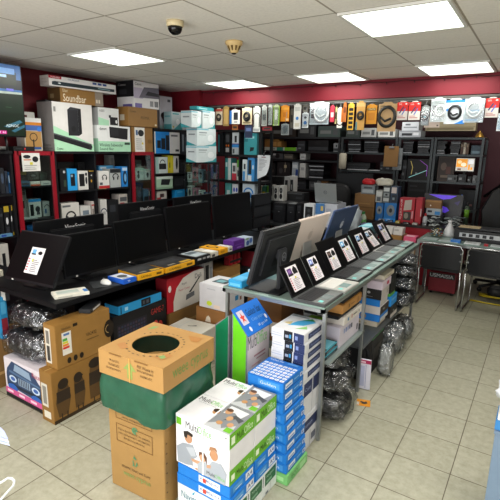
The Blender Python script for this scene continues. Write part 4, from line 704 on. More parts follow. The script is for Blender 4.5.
wp = ['bottom ream', 'second ream from the bottom', 'middle ream', 'second ream from the top']
for i in range(5):
    dx = [.004, -.002, .0, .004, -.003][i]
    tp = [('p', [(.3,.3),(.7,.45),(.9,.75),(.6,.85),(.4,.6)], '#4fa8d8'), ('p', [(.1,.4),(.35,.35),(.3,.55)], '#c9b98a'), ('p', [(.6,.2),(.9,.3),(.8,.45)], '#8fbf7a'), ('r', .05, .85, .6, .92, '#9aa0a8'), ('p', [(.5,.7),(.7,.9),(.85,.8)], '#3f8f5a')]
    wbox('%s of the white reams with black and navy end labels' % ('topmost' if i == 4 else wp[i]), -1.165+dx, -.962+dx, 2.062, 2.325, .456+.056*i, .5115+.056*i,
         {'f': [('r', .0, .3, .34, .36, '#a9b6cc'), ('r', .05, .55, .3, .6, '#b7bcc8'), ('r', .40, 0, .66, 1, '#1a1a20'), ('r', .44, .3, .54, .6, '#9aa4b8'), ('r', .56, .3, .62, .7, '#3a8fc0'), ('r', .70, 0, 1, 1, NAVY), ('r', .74, .3, .82, .7, '#7f8fc0')],
          'r': [('r', .2, .2, .85, .8, NAVY), ('t', 'Premium', .28, .36, .78, .64, '#8f9cc4')], **({'t': tp} if i == 4 else {})})
# --- house shaped display cartons
def house(lb, x0, x1, y0, y1, zl, zr, cf, cs, roof, art_r=None, art_roof=None):
    mb = MB(); w_ = x1-x0; poly = [(0, 0), (w_, 0), (w_, zr), (0, zl)]
    mb.prism(poly, 0, y1-y0, M('#8f9396', .5)); f_ = .006
    mb.add([(f_, -.001, f_), (w_-f_, -.001, f_), (w_-f_, -.001, zr-f_), (f_, -.001, zl-f_)], [(0,1,2,3)], M(cf, .45))
    if art_r: mb.art((w_, 0, 0), (0, y1-y0, 0), (0, 0, zr), [('r', .02, 0, .96, 1, cs)]+art_r)
    o = mb.build('display_carton', None, (x0, y0, 0)); tag(o, lb, 'display stand')
    if roof:
        r = MB(); e = .012; sl = (zl-zr)/w_; A = Vector((-.004, -.006, zl+.004)); B = Vector((w_+e, -.006, zr-sl*e+.004)); D = Vector((0, y1-y0+.012, 0))
        r.add([A, B, B+D, A+D, A+Vector((0,0,.006)), B+Vector((0,0,.006)), B+D+Vector((0,0,.006)), A+D+Vector((0,0,.006))], [(0,3,2,1),(4,5,6,7),(0,1,5,4),(1,2,6,5),(2,3,7,6),(3,0,4,7)], M(roof, .45))
        r.art(B+Vector((0,0,.006)), D, A-B, art_roof or []); r.build('roof_panel', o)
    return o
house('lime green and white house-shaped paper display with a blue printed roof', -1.355, -1.255, 1.95, 2.20, .820, .705, '#76d62c', '#dcd3d4', '#2273cc',
      [('t', 'Multi', .04, .86, .4, .97, '#4b4c50'), ('t', 'Office', .4, .86, .85, .97, '#8ccc7c'), ('r', .3, .77, .8, .785, '#b58a90'), ('r', .4, .74, .8, .75, '#b58a90'), ('r', .12, .60, .17, .66, '#6fb32a'), ('t', 'Multi', .22, .59, .45, .66, '#5a5b60'), ('t', 'Office', .45, .59, .7, .66, '#8ccc7c'),
       ('e', .3, .4, .06, .035, '#8a5c48'), ('p', [(.16,.25),(.2,.36),(.4,.36),(.44,.25)], '#b9bcc0'), ('e', .62, .46, .07, .04, '#b58a6a'), ('p', [(.46,.28),(.5,.42),(.76,.42),(.84,.28)], '#c4c7cb'), ('r', .2, .7, .6, .71, '#d09a9a')],
      [('t', 'Golden Star', .36, .55, .9, .8, '#1a2f4a'), ('r', .06, .35, .28, .85, '#c9c4d4'), ('p', [(.17,.8),(.19,.66),(.26,.64),(.2,.56),(.23,.42),(.17,.5),(.11,.42),(.14,.56),(.08,.64),(.15,.66)], '#cf4a3c'), ('t', 'Copy paper', .4, .32, .88, .46, '#7fb2e6'), ('e', .2, .16, .04, .09, '#d8dcf0'), ('e', .9, .3, .04, .09, '#d8dcf0'), ('t', '80 gsm A4', .5, .08, .86, .2, '#c7d9f0')])
house('dark green house-shaped display left of the lime one', -1.475, -1.378, 1.95, 2.20, .715, .79, '#11845a', '#c9c6c6', None)
# --- boxes behind the bin
carton('kraft_carton', 'kraft carton with a small white print, a white appliance box on it', 'carton', (-2.16, 2.79, 0), .0, .30, .30, .41, '#94693a', {'f': [('p', [(.32,.72),(.37,.82),(.43,.86),(.5,.82),(.52,.72)], '#d8cdbb'), ('r', .3, .62, .5, .68, '#c8b89a')], 'r': [('r', .4, 0, .42, 1, '#7c5730')]})
carton('appliance_box', 'white box with a small screen pictured on top, standing on a kraft carton', 'box', (-2.145, 2.80, .411), .02, .27, .27, .205, '#d5d5d8', {'t': [('p', [(.25,.3),(.75,.3),(.8,.7),(.3,.72)], '#3a4a52'), ('p', [(.32,.38),(.6,.38),(.64,.62),(.36,.64)], '#7fb0b8'), ('e', .85, .75, .06, .06, '#c2d6c8')],
       'f': [('e', .38, .22, .1, .1, '#cfe03a'), ('r', .55, .05, .78, .2, '#e8d6c6'), ('r', .3, .8, .6, .84, '#bdbfc4')], 'r': [('r', .48, .3, .66, .5, '#3f8fc0'), ('r', .74, .25, .84, .4, '#8a5a3a'), ('r', .74, .45, .84, .6, '#3a3230'), ('r', .74, .65, .84, .8, '#6a4a3a')]})
carton('appliance_box', 'low white box with a black scribbled line behind the recycling bin', 'box', (-2.22, 2.50, 0), .06, .32, .26, .30, '#d3d1c6', {'t': [('p', [(.4,.48),(.62,.6),(.6,.56),(.42,.45)], '#3a3633'), ('r', .25, .0, .27, 1, '#c2c8c4'), ('p', [(.5,.55),(.58,.62),(.62,.6)], '#3a3633')], 'r': [('r', .1, .4, .6, .6, '#bdb9ad')]})
carton('appliance_box', 'white box with red print squeezed beside the dark green display', 'box', (-1.72, 2.50, 0), .03, .24, .26, .42, '#cfc6c8', {'f': [('r', .2, .6, .7, .75, '#a9adb5')], 't': [('p', [(.2,.2),(.8,.4),(.8,.55),(.2,.4)], '#b04a55'), ('r', .3, .6, .8, .8, '#8f3f4a')], 'r': [('r', .1, .5, .8, .8, '#a9505a')]})
# --- rack at the right edge
t = thing('side_rack', 'blue-grey metal rack at the right edge of the aisle', 'rack', (-.035, 2.15, 0))
STB = M('#7f93a8', .45, .2)
MB().box(0, 0, 0, .07, .17, .46, STB, b=.002).build('side_panel', t); MB().box(.5, 0, 0, .512, .17, .46, STB, b=.002).build('side_panel', t)
for z in (.06, .25): MB().box(.07, .0, z, .5, .17, z+.012, STB).build('shelf', t)
MB().box(-.004, -.005, .46, .52, .175, .475, STB).build('top_board', t)
for i, (zb_, h_, co, lb) in enumerate([(.476, .05, '#3f86c0', 'blue box at the bottom of the pile on the right rack'), (.527, .03, '#dcdcd8', 'flat white box in the pile on the right rack'), (.558, .045, '#c9c0a8', 'cream box near the top of the pile on the right rack')]):
    carton('product_box', lb, 'box', (.115+.006*i, 2.155, zb_), .01*i, .31, .15, h_, co, {'f': [('r', .1, .2, .6, .8, '#8fa3b5')], 'l': [('r', .2, .3, .8, .7, '#8fa3b5')]})
v, f = lump(.13, .07, .05, 9, .3, 3); tag(MB().add(v, f, M('#d9dcdf', .3, var=.15), None, True).build('plastic_bag', None, (.075, 2.235, .606), 0), 'crumpled white plastic bag on top of the right rack', 'bag')
carton('product_box', 'white box on the lowest shelf of the right rack', 'box', (.24, 2.155, .073), 0, .3, .14, .12, '#d6d2c8', {'f': [('r', .1, .3, .5, .8, '#b5883f')]})
carton('product_box', 'blue box on the upper shelf of the right rack', 'box', (.24, 2.155, .263), 0, .3, .14, .13, '#2f7fc4', {'f': [('r', .1, .3, .5, .8, '#a9cbe6')]})
# --- wire rack at the left edge
t = thing('wire_rack', 'white wire stand whose looped arm shows at the lower left corner', 'wire rack', (-1.66, .66, 0)); WH = M('#dfe3e4', .35)
a = fz(9, 478, .5); b_ = fz(15.5, 481, .5); c = fz(0, 500, .5); d = fz(-8, 488, .5); o_ = Vector((-1.66, .66, 0))
MB().tube([d-o_, fz(5, 480, .5)-o_, fz(8, 478, .5)-o_, fz(12, 478.5, .5)-o_, fz(14.5, 481, .5)-o_, fz(13.5, 485.5, .5)-o_, fz(4, 496, .5)-o_, fz(-6, 507, .5)-o_], .0045, WH).build('looped_arm', t)
e_ = fz(-8, 488, .5)-o_; g_ = fz(-6, 507, .5)-o_
MB().tube([(e_.x, e_.y, .55), (e_.x, e_.y, 0.006)], .006, WH).tube([(g_.x, g_.y, .55), (g_.x, g_.y, .006)], .006, WH).tube([(e_.x, e_.y, .3), (g_.x, g_.y, .3)], .004, WH).build('upright', t)
MB().box(e_.x-.12, e_.y-.12, 0, e_.x+.06, e_.y+.06, .006, WH).build('foot_plate', t)
p = [fz(-6, 426, .42), fz(6, 438, .4), fz(10, 446, .39), fz(-4, 442, .4)]; q = sum(p, Vector())/4
t = thing('leaflet_stand', 'stand with pale blue leaflets peeking in at the left edge', 'stand', (q.x-.1, q.y-.04, 0))
o_ = Vector((q.x-.1, q.y-.04, 0)); mb = MB()
for k in range(3):
    s_ = Vector((-.012*k, .004*k, .01*k)); mb.add([tuple(v-o_+s_) for v in p]+[tuple(v-o_+s_+Vector((0,0,.002))) for v in p], [(0,3,2,1),(4,5,6,7),(0,1,5,4),(1,2,6,5),(2,3,7,6),(3,0,4,7)], M(['#c6d2ea', '#e6e8f4', '#b9c3ea'][k], .3))
mb.build('leaflets', t); MB().tube([(-.02, .0, .38), (-.02, 0, .004)], .008, WH).box(-.1, -.06, 0, .04, .06, .006, WH).box(-.06, -.03, .375, .05, .04, .381, WH).build('pole', t)
# ================================================================== CENTRE GLASS TABLE
TZ = .85
t = thing('display_table', 'long glass topped display table on metal legs in the centre of the shop', 'table', (-1.27, 3.42, 0))
ALU = M('#9fa3a4', .35, .75); GLT = M('#8fa39c', .12, .0, 0, .05)
xa, xb, ya, yb = -.35, .345, -1.2, 1.025
MB().box(xa, ya, TZ-.012, xb, yb, TZ, GLT, b=.003).build('glass_top', t)
f = MB()
for a in ((xa, ya, xb, ya+.022), (xa, yb-.022, xb, yb), (xa, ya, xa+.022, yb), (xb-.022, ya, xb, yb)): f.box(a[0], a[1], TZ-.034, a[2], a[3], TZ-.0125, ALU)
f.build('frame', t)
for x in (xa+.011, xb-.011):
    for y in (ya+.04, -.48, yb-.02): MB().box(x-.011, y-.011, 0, x+.011, y+.011, TZ-.035, ALU, b=.003).build('leg', t)
MB().box(xa+.02, ya+.125, .455, xb-.0, -.46, .47, M('#8d9896', .3)).build('lower_shelf', t)
MB().box(xa+.02, -.46, .318, xb-.0, yb-.02, .332, M('#55595a', .4)).build('lower_shelf', t)
# --- desktop computers with their screens turned to the left
def allinone(lb, yc, w, h, zb, xb_, tilt, col, edge, emblem, name='desktop_computer'):
    t = thing(name, lb, 'computer', (xb_, yc+.02, TZ+.0005), -HALF); z0 = zb-TZ
    T = Matrix.Translation((0, 0, z0)) @ Matrix.Rotation(-tilt, 4, 'X')
    mb = MB(); mb.box(-w/2, 0, 0, w/2, .014, h, col, T, b=.004); mb.build('casing', t)
    MB().box(-w/2-.0012, .001, -.0012, w/2+.0012, .005, h+.0012, edge, T).build('edge_band', t)
    s = MB(); s.art(T @ Vector((-w/2+.008, -.0004, .06)), T.to_3x3() @ Vector((w-.016, 0, 0)), T.to_3x3() @ Vector((0, 0, h-.068)), [('r', 0, 0, 1, 1, SCREEN)]); s.build('screen', t)
    e = MB(); O = T @ Vector((.036, .0148, h*.52)); U = T.to_3x3() @ Vector((-.072, 0, 0)); V = T.to_3x3() @ Vector((0, 0, .085))
    bite = col; e.art(O, U, V, [('e', .35, .45, .3, .36, emblem), ('e', .63, .45, .3, .36, emblem), ('e', .5, .38, .34, .34, emblem), ('e', .98, .52, .18, .2, bite), ('p', [(.5,.86),(.52,.98),(.66,1.08),(.66,.94)], emblem), ('e', .5, .84, .07, .06, bite)], e=.0006); e.build('emblem', t)
    n = MB(); n.box(-.065, .02, z0+.05, .065, .028, z0+.17, M('#c9c8c6', .3, .6), b=.003); n.prism([(-.065, .008), (.065, .008), (.065, z0+.17), (-.065, z0+.17)], .06, .068, M('#c9c8c6', .3, .6)); n.box(-.065, .02, z0+.165, .065, .068, z0+.172, M('#c9c8c6', .3, .6)); n.build('stand_neck', t)
    MB().box(-.07, -.07, 0, .07, .08, .008, M('#c9c8c6', .3, .6), b=.002).build('stand_foot', t)
    return t
allinone('cream backed desktop computer turned left, between the black monitor and the blue computer', 2.85, .50, .375, .90, -1.42, .31, M('#d9cbc2', .4, 0, 0, .03), M('#bfb3aa', .4), M('#c3b5ac', .35))
allinone('dark blue backed desktop computer turned left, farther along the glass table', 3.44, .52, .375, .90, -1.42, .31, M('#2b3f63', .35, 0, 0, .05), M('#3a568c', .35), M('#b9bfcc', .3))
t = thing('monitor', 'black monitor on the glass table seen from behind, round emblem on its stand', 'monitor', (-1.40, 2.38, TZ+.0005), -HALF)
T = Matrix.Translation((0, 0, .07)) @ Matrix.Rotation(-.27, 4, 'X'); w, h = .47, .345
mb = MB(); mb.box(-w/2, 0, 0, w/2, .03, h, M('#26272a', .42), T, b=.006); mb.box(-w*.36, .028, .05, w*.36, .046, h-.05, M('#222326', .5), T, b=.01); mb.box(-w*.42, .029, h-.028, w*.42, .0315, h-.020, M('#0d0d0f', .6), T); mb.box(-.03, .045, .1, .06, .048, .16, M('#111113', .6), T); mb.build('casing', t)
s = MB(); s.art(T @ Vector((-w/2+.01, -.0005, .015)), T.to_3x3() @ Vector((w-.02, 0, 0)), T.to_3x3() @ Vector((0, 0, h-.025)), [('r', 0, 0, 1, 1, SCREEN)]); s.build('screen', t)
mb = MB(); Nk = M('#2f3033', .4); mb.box(-.045, .10, .008, .045, .125, .26, Nk, b=.006); mb.box(-.035, .07, .2, .035, .11, .25, Nk); nk = mb.build('stand_neck', t)
e = MB(); e.art((.03, .1256, .18), (-.06, 0, 0), (0, 0, .06), [('g', .5, .5, .42, .06, 0, 360, '#8d9095'), ('t', 'DELL', .2, .38, .8, .62, '#8d9095')]); e.build('emblem', nk)
MB().box(-.13, -.08, 0, .13, .17, .009, M('#1d1e20', .4), b=.003).build('stand_foot', t)
# --- seven open laptops facing the aisle
def laptop(lb, y0, y1, hinge_x, h, tilt, case, keys, deck, pics, palm=.0, dep=.2, zb=TZ+.001, sheet=(.14, .06, .66, .9)):
    w = y1-y0; t = thing('laptop', lb, 'laptop', (hinge_x, (y0+y1)/2, zb), HALF)
    mb = MB(); mb.box(-w/2, -dep, 0, w/2, .0, .016, case, b=.003); bs = mb.build('base', t)
    k = MB(); k.box(-w*.45, -dep*.56, .0161, w*.45, -.02, .0175, M('#1a1b1d') if keys != '#d9d8d4' else M('#c9c8c4'))
    for r in range(5):
        for c in range(12): k.box(-w*.44+w*.88*c/12+.001, -.028-(dep*.53-.012)*(r+1)/5+.003, .0175, -w*.44+w*.88*(c+1)/12-.001, -.028-(dep*.53-.012)*r/5, .0195, M(keys, .5))
    k.build('keyboard', bs)
    MB().box(-w/2+.006, -dep+.006, .0161, w/2-.006, -dep*.58, .0166, M(deck, .35)).box(-.045, -dep*.9, .0166, .045, -dep*.62, .0172, M('#8fa5a3' if deck != '#6f7372' else '#7f8a8a', .2)).box(-w*.4, -dep*.85, .0166, -w*.28, -dep*.72, .0174, M('#7fd0cc', .3)).build('palm_rest', bs)
    T = Matrix.Translation((0, 0, .016)) @ Matrix.Rotation(-tilt, 4, 'X')
    L = MB(); L.box(-w/2, 0, 0, w/2, .009, h, M('#0f1012', .4), T, b=.002); ld_ = L.build('lid', t)
    R3 = T.to_3x3(); s = MB(); O = T @ Vector((-w/2+.006, -.0006, .012)); U = R3 @ Vector((w-.012, 0, 0)); V = R3 @ Vector((0, 0, h-.018)); s.art(O, U, V, [('r', 0, 0, 1, 1, SCREEN)]); s.build('screen', ld_)
    u0, v0, u1, v1 = sheet; q = MB(); N_ = U.cross(V).normalized()*.0022
    its = [('r', 0, 0, 1, 1, '#e3dfe2'), ('r', .08, .68, .46, .92, pics[0]), ('r', .16, .74, .36, .86, pics[1]), ('r', .05, .62, .5, .7, '#1c1d22'), ('e', .72, .78, .2, .13, '#15161a'), ('e', .62, .7, .09, .06, '#15161a'), ('e', .84, .7, .09, .06, '#15161a'), ('e', .72, .9, .07, .05, '#15161a')]
    its += lines(.3, .9, .05, .5, 7, '#a9a4ad', len(lb)) + lines(.04, .2, .05, .58, 6, '#c8586c', 4) + [('e', .55, .52, .08, .035, '#d8cf3e')]
    q.art(O+U*u0+V*v0+N_, U*(u1-u0), V*(v1-v0), its); q.build('spec_sheet', ld_)
    return t
def Yp(px, py): return fz(px, py, TZ+.017).y
G = M('#4a4c4e', .4); SV = M('#b9bab8', .35, .3); DK = M('#232427', .45)
sp_ = [(2.225, 2.50), (2.52, 2.775), (2.795, 3.10), (3.12, 3.40), (3.43, 3.75), (3.77, 4.07), (4.09, 4.40)]
laptop('dark grey laptop with a purple picture sheet, nearest of the row on the glass table', *sp_[0], -1.125, .20, .52, G, '#2b2c2f', '#6f7372', ('#5b3a78', '#8f6aa8'))
laptop('laptop with white keys, second from the near end of the glass table', *sp_[1], -1.125, .20, .52, SV, '#d9d8d4', '#b4b5b0', ('#6a7fc8', '#c4d0ea'))
laptop('black laptop with a tall lid and a brown picture sheet, third in the row', *sp_[2], -1.14, .245, .50, DK, '#222326', '#7d8886', ('#3a2a28', '#7d6a62'), sheet=(.25, .04, .74, .68))
laptop('dark laptop with grey keys and a cyan picture sheet, fourth in the row', *sp_[3], -1.15, .225, .55, G, '#55585a', '#8fa19f', ('#4fa3d8', '#d6e6f2'), sheet=(.2, .04, .8, .88))
laptop('laptop with a blue picture sheet, fifth in the row on the glass table', *sp_[4], -1.15, .235, .52, G, '#606466', '#9fb0ae', ('#3f8fd0', '#c9dcec'), sheet=(.22, .04, .74, .8))
laptop('low tilted laptop, sixth in the row on the glass table', *sp_[5], -1.16, .20, .75, SV, '#6a6d6e', '#a4b3b0', ('#3f7fb0', '#cfe0ea'), sheet=(.22, .05, .8, .92))
laptop('farthest laptop of the row, at the far end of the glass table', *sp_[6], -1.16, .225, .58, DK, '#4a4d4f', '#9aa8a6', ('#3b6fd0', '#c9d4f0'), sheet=(.24, .04, .78, .86))
# --- loose boxes on the table
def plain(name, lb, cat, x0, x1, y0, y1, z0, z1, col, art=None, rz=0, group=None, **k):
    """box by its extents; art faces: r = aisle side (+x), f = near side"""
    return carton(name, lb, cat, ((x0+x1)/2, y0, z0), rz, x1-x0, y1-y0, z1-z0, col, art, group, **k)
plain('cyan_box', 'cyan box under the corner of the black monitor on the glass table', 'box', -1.59, -1.49, 2.24, 2.46, TZ+.001, TZ+.046, '#35a3d6', {'f': [('r', .1, .2, .9, .6, '#6cc0e6')], 't': [('r', .1, .1, .9, .5, '#5fb8e2')]})
plain('cyan_box', 'cyan and white box further back on the glass table edge', 'box', -1.61, -1.50, 2.50, 2.70, TZ+.001, TZ+.052, '#45abda', {'t': [('r', .1, .1, .9, .6, '#dfe9ee')], 'f': [('r', .0, .6, 1, 1, '#d3e2ea')]})
plain('tissue_box', 'white box with a cyan top behind the fifth laptop', 'box', -1.42, -1.31, 4.10, 4.38, TZ+.001, TZ+.155, '#dfe4e6', {'t': [('r', 0, 0, 1, 1, '#6fb4c4'), ('r', .1, .3, .9, .7, '#a5d2da')], 'r': [('r', 0, .45, 1, 1, '#7fbccb'), ('r', .1, .6, .9, .8, '#a5d2da')]})
# --- near bay below the top
Lc = '#cfc9d4'
plain('cyan_box', 'lower black and cyan striped box by the near table leg', 'box', -1.03, -.955, 2.352, 2.54, .471, .503, '#2a3238', {'r': [('r', 0, .7, 1, 1, '#4fb4cc'), ('r', .1, .2, .8, .5, '#6a7a82')], 'f': [('r', 0, .6, 1, 1, '#4fb4cc')], 't': [('r', .0, .1, 1, .9, '#6fc0d2')]})
plain('cyan_box', 'upper black and cyan striped box by the near table leg', 'box', -1.03, -.957, 2.355, 2.53, .504, .536, '#2a3238', {'r': [('r', 0, .7, 1, 1, '#4fb4cc'), ('r', .1, .2, .8, .5, '#6a7a82')], 'f': [('r', 0, .6, 1, 1, '#4fb4cc')], 't': [('r', .0, .1, 1, .9, '#7fc8d8')]})
for i in range(3): plain('ink_box', '%s of the three stacked royal blue ink boxes' % ['lowest', 'middle', 'uppermost'][i], 'box', -1.14, -1.04, 2.38, 2.50, .471+.061*i, .531+.061*i, '#2a62b0', {'r': [('r', .2, .2, .8, .8, '#a9c0e2'), ('r', .3, .35, .7, .6, '#3a3f5c')], 'f': [('r', .2, .2, .8, .8, '#a9c0e2')]})
plain('lilac_box', 'large lilac white box on the lower shelf of the near bay', 'box', -1.16, -.955, 2.56, 2.92, .471, .612, Lc, {'r': [('r', .2+.09*i, .55, .25+.09*i, .78, ['#8fa0c8', '#6a86c0', '#8fa0c8', '#4a5a8c', '#303a5a'][i]) for i in range(5)]+[('r', .86, .2, .92, .5, '#4a4d55')]})
plain('cream_box', 'cream box between the lilac box and the black tray', 'box', -1.16, -.945, 2.60, 2.93, .613, .668, '#d9d4cc', {'r': [('r', .4, .3, .44, .75, '#b03a3a'), ('r', .5, .45, .72, .6, '#555555'), ('r', .18, .3, .26, .7, '#5a8ab0'), ('r', .8, .35, .84, .65, '#777777')]})
plain('laptop_tray', 'thin black closed laptop between the cream and the kraft box', 'laptop', -1.2, -.962, 2.54, 2.92, .669, .692, '#17181a', {'r': [('r', .1, .3, .3, .6, '#3a3c40')], 'f': [('r', .4, .3, .7, .6, '#b9b9b9')]})
plain('kraft_box', 'flat kraft box below the near part of the glass table top', 'box', -1.17, -.955, 2.585, 2.94, .693, .752, '#b5864a', {'r': [('r', .3, .25, .36, .7, '#7c5a2c'), ('r', .42, .45, .6, .55, '#7c5a2c'), ('r', .75, .2, .84, .8, '#9a6f38')]})
plain('closed_laptop', 'black closed laptop lying on the flat kraft box', 'laptop', -1.15, -.965, 2.62, 2.94, .753, .776, '#1a1b1d', {'r': [('r', .1, .3, .2, .7, '#44474b'), ('r', .6, .35, .7, .65, '#44474b')], 't': [('r', .1, .1, .9, .9, '#232427')]})
plain('black_box', 'black box with a lime top beside the royal blue ink boxes', 'box', -1.15, -1.05, 2.505, 2.555, .471, .66, '#1d1e20', {'t': [('r', 0, 0, 1, 1, '#86b43c')], 'f': [('r', 0, .85, 1, 1, '#86b43c')]})
# --- second bay
S0, S1 = 3.40, 3.63
plain('cream_box', 'cream box at the foot of the box stack in the second bay', 'box', -1.13, -.965, S0, S1, .333, .376, '#cfc6b4', {'f': [('r', .1, .3, .5, .6, '#b3a98f')]})
plain('blue_box', 'blue box with a small photo, second from below in the second bay stack', 'box', -1.13, -.95, S0, S1, .377, .436, '#2a83d6', {'f': [('r', .15, .35, .4, .8, '#a58a7a')], 'r': [('r', .1, .0, 1, .5, '#cfd2d4')]})
plain('white_box', 'white and brown box in the middle of the second bay stack', 'box', -1.13, -.948, S0, S1, .437, .503, '#d8d2cf', {'r': [('r', 0, 0, 1, 1, '#3a322e'), ('r', .3, .4, .5, .6, '#9a9a9a')]})
plain('blue_box', 'plain blue box above the white and brown one in the second bay stack', 'box', -1.12, -.955, S0, S1-.03, .504, .558, '#2a86d8', {'r': [('r', 0, 0, 1, 1, '#c9c7c4')]})
plain('phone_box', 'black and white box second from the top of the second bay stack', 'box', -1.12, -.95, S0+.005, S1-.02, .559, .645, '#c9c4c0', {'f': [('r', 0, 0, 1, 1, '#2e2b2b'), ('e', .4, .6, .08, .12, '#b9b9b9'), ('r', .2, .2, .6, .25, '#8a8a8a')], 'r': [('r', .7, .3, .9, .7, '#b0aaa5')]})
plain('phone_box', 'lilac white box with a small red mark on top of the second bay stack', 'box', -1.13, -.945, S0-.01, S1, .646, .713, '#d9ccd8', {'r': [('r', .5, .3, .75, .7, '#c24a68')]})
plain('cream_box', 'cream box lying on the lilac box with the red mark', 'box', -1.10, -.95, S0+.05, 3.72, .714, .75, '#d6cfbd', {'r': [('r', .3, .3, .7, .6, '#b7b09c')]})
plain('board_box', 'black box with green edges standing behind the second bay stack', 'box', -1.12, -.95, 3.66, 3.80, .52, .74 if False else .712, '#1b1d1c', {'r': [('r', 0, 0, 1, .14, '#63a84a'), ('r', .8, .14, 1, 1, '#2b2f2c'), ('r', .1, .6, .5, .8, '#3a3f3c')], 'f': [('r', 0, 0, 1, .14, '#63a84a')]})
plain('slim_box', 'long slim black box leaning out beside the second bay stack', 'box', -1.1, -.935, 3.66, 3.86, .333, .43, '#26221f', {'r': [('r', .4, .4, .5, .6, '#9a9a9a'), ('r', 0, 0, 1, .35, '#cfcac4')]})
plain('blue_box', 'bright blue box behind the long slim black box', 'box', -1.1, -.94, 3.67, 3.85, .431, .519, '#2b8fd6', {'r': [('r', .1, .55, .9, .75, '#6fb8ea')], 'f': [('r', .1, .55, .9, .75, '#6fb8ea')]})
GP = thing('circuit_board', 'green circuit board with black parts below the second bay stack', 'circuit board', (-1.0, 3.38, .0))
MB().box(-.1, -.14, .285, .06, .14, .292, M('#3f8f56', .4)).box(-.09, .02, .292, .0, .13, .313, M('#18191a')).box(-.08, -.12, .292, -.02, -.02, .31, M('#26282a')).build('board', GP)
mb = MB()
for i in range(9): mb.box(.02, -.02+.016*i, .2925, .05, -.012+.016*i, .312, M('#222426'))
mb.build('heat_sink', GP); MB().box(-.1, -.14, 0, .06, .14, .284, M('#3c3a38', .7)).box(.0605, -.1, .1, .0615, .1, .2, M('#55524f')).build('carton_base', GP)
# --- plastic wrapped bags
wrapped('laptop_bag', 'bottom wrapped black bag of the pile by the near table leg', 'bag', (-1.035, 2.60, .001), .1, .175, .165, .092, '#19191b', 11, None, .16)
wrapped('laptop_bag', 'middle wrapped black bag of the pile by the near table leg', 'bag', (-1.04, 2.60, .21), .1, .165, .165, .064, '#1c1c1e', 12, None, .16)
wrapped('laptop_bag', 'top wrapped black bag of the pile just under the near shelf', 'bag', (-1.06, 2.60, .358), .1, .15, .155, .040, '#1c1c1f', 13, None, .16)
wrapped('shoulder_bag', 'wrapped black upright bag beside the magazine under the table', 'bag', (-1.12, 2.865, .001), .0, .10, .055, .19, '#17181a', 14, None, .14)
t = thing('backpack', 'plain black backpack standing behind the pink topped magazine', 'backpack', (-1.03, 3.12, .001), .1)
v, f = lump(.11, .07, .155, 15, .08); MB().add(v, f, M('#151517', .75, var=.3), None, True).build('body', t); MB().tube([(.112, -.04, .05), (.125, -.045, .15), (.1, -.04, .26), (.06, -.04, .3)], .012, M('#0f0f11', .7)).build('strap', t)
t = thing('magazine', 'white magazine with a pink top edge standing under the table', 'magazine', (-.915, 3.0, .004), .15)
Tm = Matrix.Rotation(.10, 4, 'X'); mb = MB(); mb.box(-.045, -.005, 0, .05, .012, .24, M('#d9d8e4', .35), Tm)
mb.art(Tm @ Vector((-.045, -.005, 0)), Tm.to_3x3() @ Vector((.095, 0, 0)), Tm.to_3x3() @ Vector((0, 0, .24)), [('r', 0, .88, 1, 1, '#b0305f'), ('r', .1, .9, .6, .96, '#e6c3d2'), ('r', .15, .1, .55, .8, '#b9bdd6'), ('r', .62, .05, .66, .85, '#9a9fc0')]); mb.build('pages', t)
wrapped('plastic_bag', 'clear plastic bag with pale contents next to the backpack', 'bag', (-.855, 3.34, .001), .1, .055, .10, .12, '#a9aaa6', 16, None, .2, False)
wrapped('cable_bag', 'big round plastic bag of grey cables on the floor below the far shelf', 'bag', (-.965, 3.80, .001), .1, .13, .17, .130, '#7a7d80', 17, None, .2, False)
wrapped('cable_bag', 'small crumpled plastic bag at the foot of the table, farther away', 'bag', (-.95, 4.15, .001), .1, .10, .12, .10, '#85888a', 18, None, .25, False)
wb = [((-.965, 4.09, .334), .12, .15, .075, 'lowest wrapped black bag on the far shelf of the glass table'), ((-.96, 4.09, .506), .122, .15, .055, 'second wrapped black bag up on the far shelf'), ((-.965, 4.09, .63), .12, .15, .045, 'third wrapped black bag up on the far shelf'), ((-.965, 4.09, .728), .11, .13, .038, 'highest wrapped black bag, right under the table top')]
for i, (p, a, b_, c, lb) in enumerate(wb): wrapped('laptop_bag', lb, 'bag', p, .05*i, a, b_, c, '#33363a', 20+i, None, .22)
plain('white_box', 'white panel box at the far end below the glass table', 'box', -1.2, -.955, 4.30, 4.41, .56, .80, '#cfc9c0', {'r': [('r', .05, .05, .95, .95, '#d6d1c8')]})
plain('kraft_box', 'kraft box below the white panel box at the far table end', 'box', -1.2, -.955, 4.295, 4.41, .333, .559, '#a87a42', {'r': [('r', .1, .4, .9, .45, '#8a6232')]})
plain('kraft_carton', 'kraft carton on the shelf under the left side of the glass table', 'carton', -1.56, -1.30, 2.42, 2.75, .471, .74, '#8a5f36', {'f': [('r', .1, .4, .5, .6, '#a87c4a'), ('r', .6, .2, .9, .5, '#c9c3b8')], 'r': [('r', 0, .48, 1, .52, '#6d4a28')]})
mb = MB(); a = fz(363.5, 403, 0); mb.box(-.045, -.04, 0, .045, .04, .003, M('#e39a1c', .4)).art((-.045, -.04, .003), (.09, 0, 0), (0, .08, 0), [('p', [(.35,.3),(.6,.25),(.8,.45),(.7,.75),(.55,.6),(.4,.65)], '#4a3a2a'), ('e', .35, .55, .1, .12, '#3a3a40'), ('r', 0, .0, .18, .5, '#d8d2c8')])
tag(mb.build('price_card', None, (a.x, a.y, .0005), .3), 'orange card with a dark fish-like print lying on the floor', 'card')
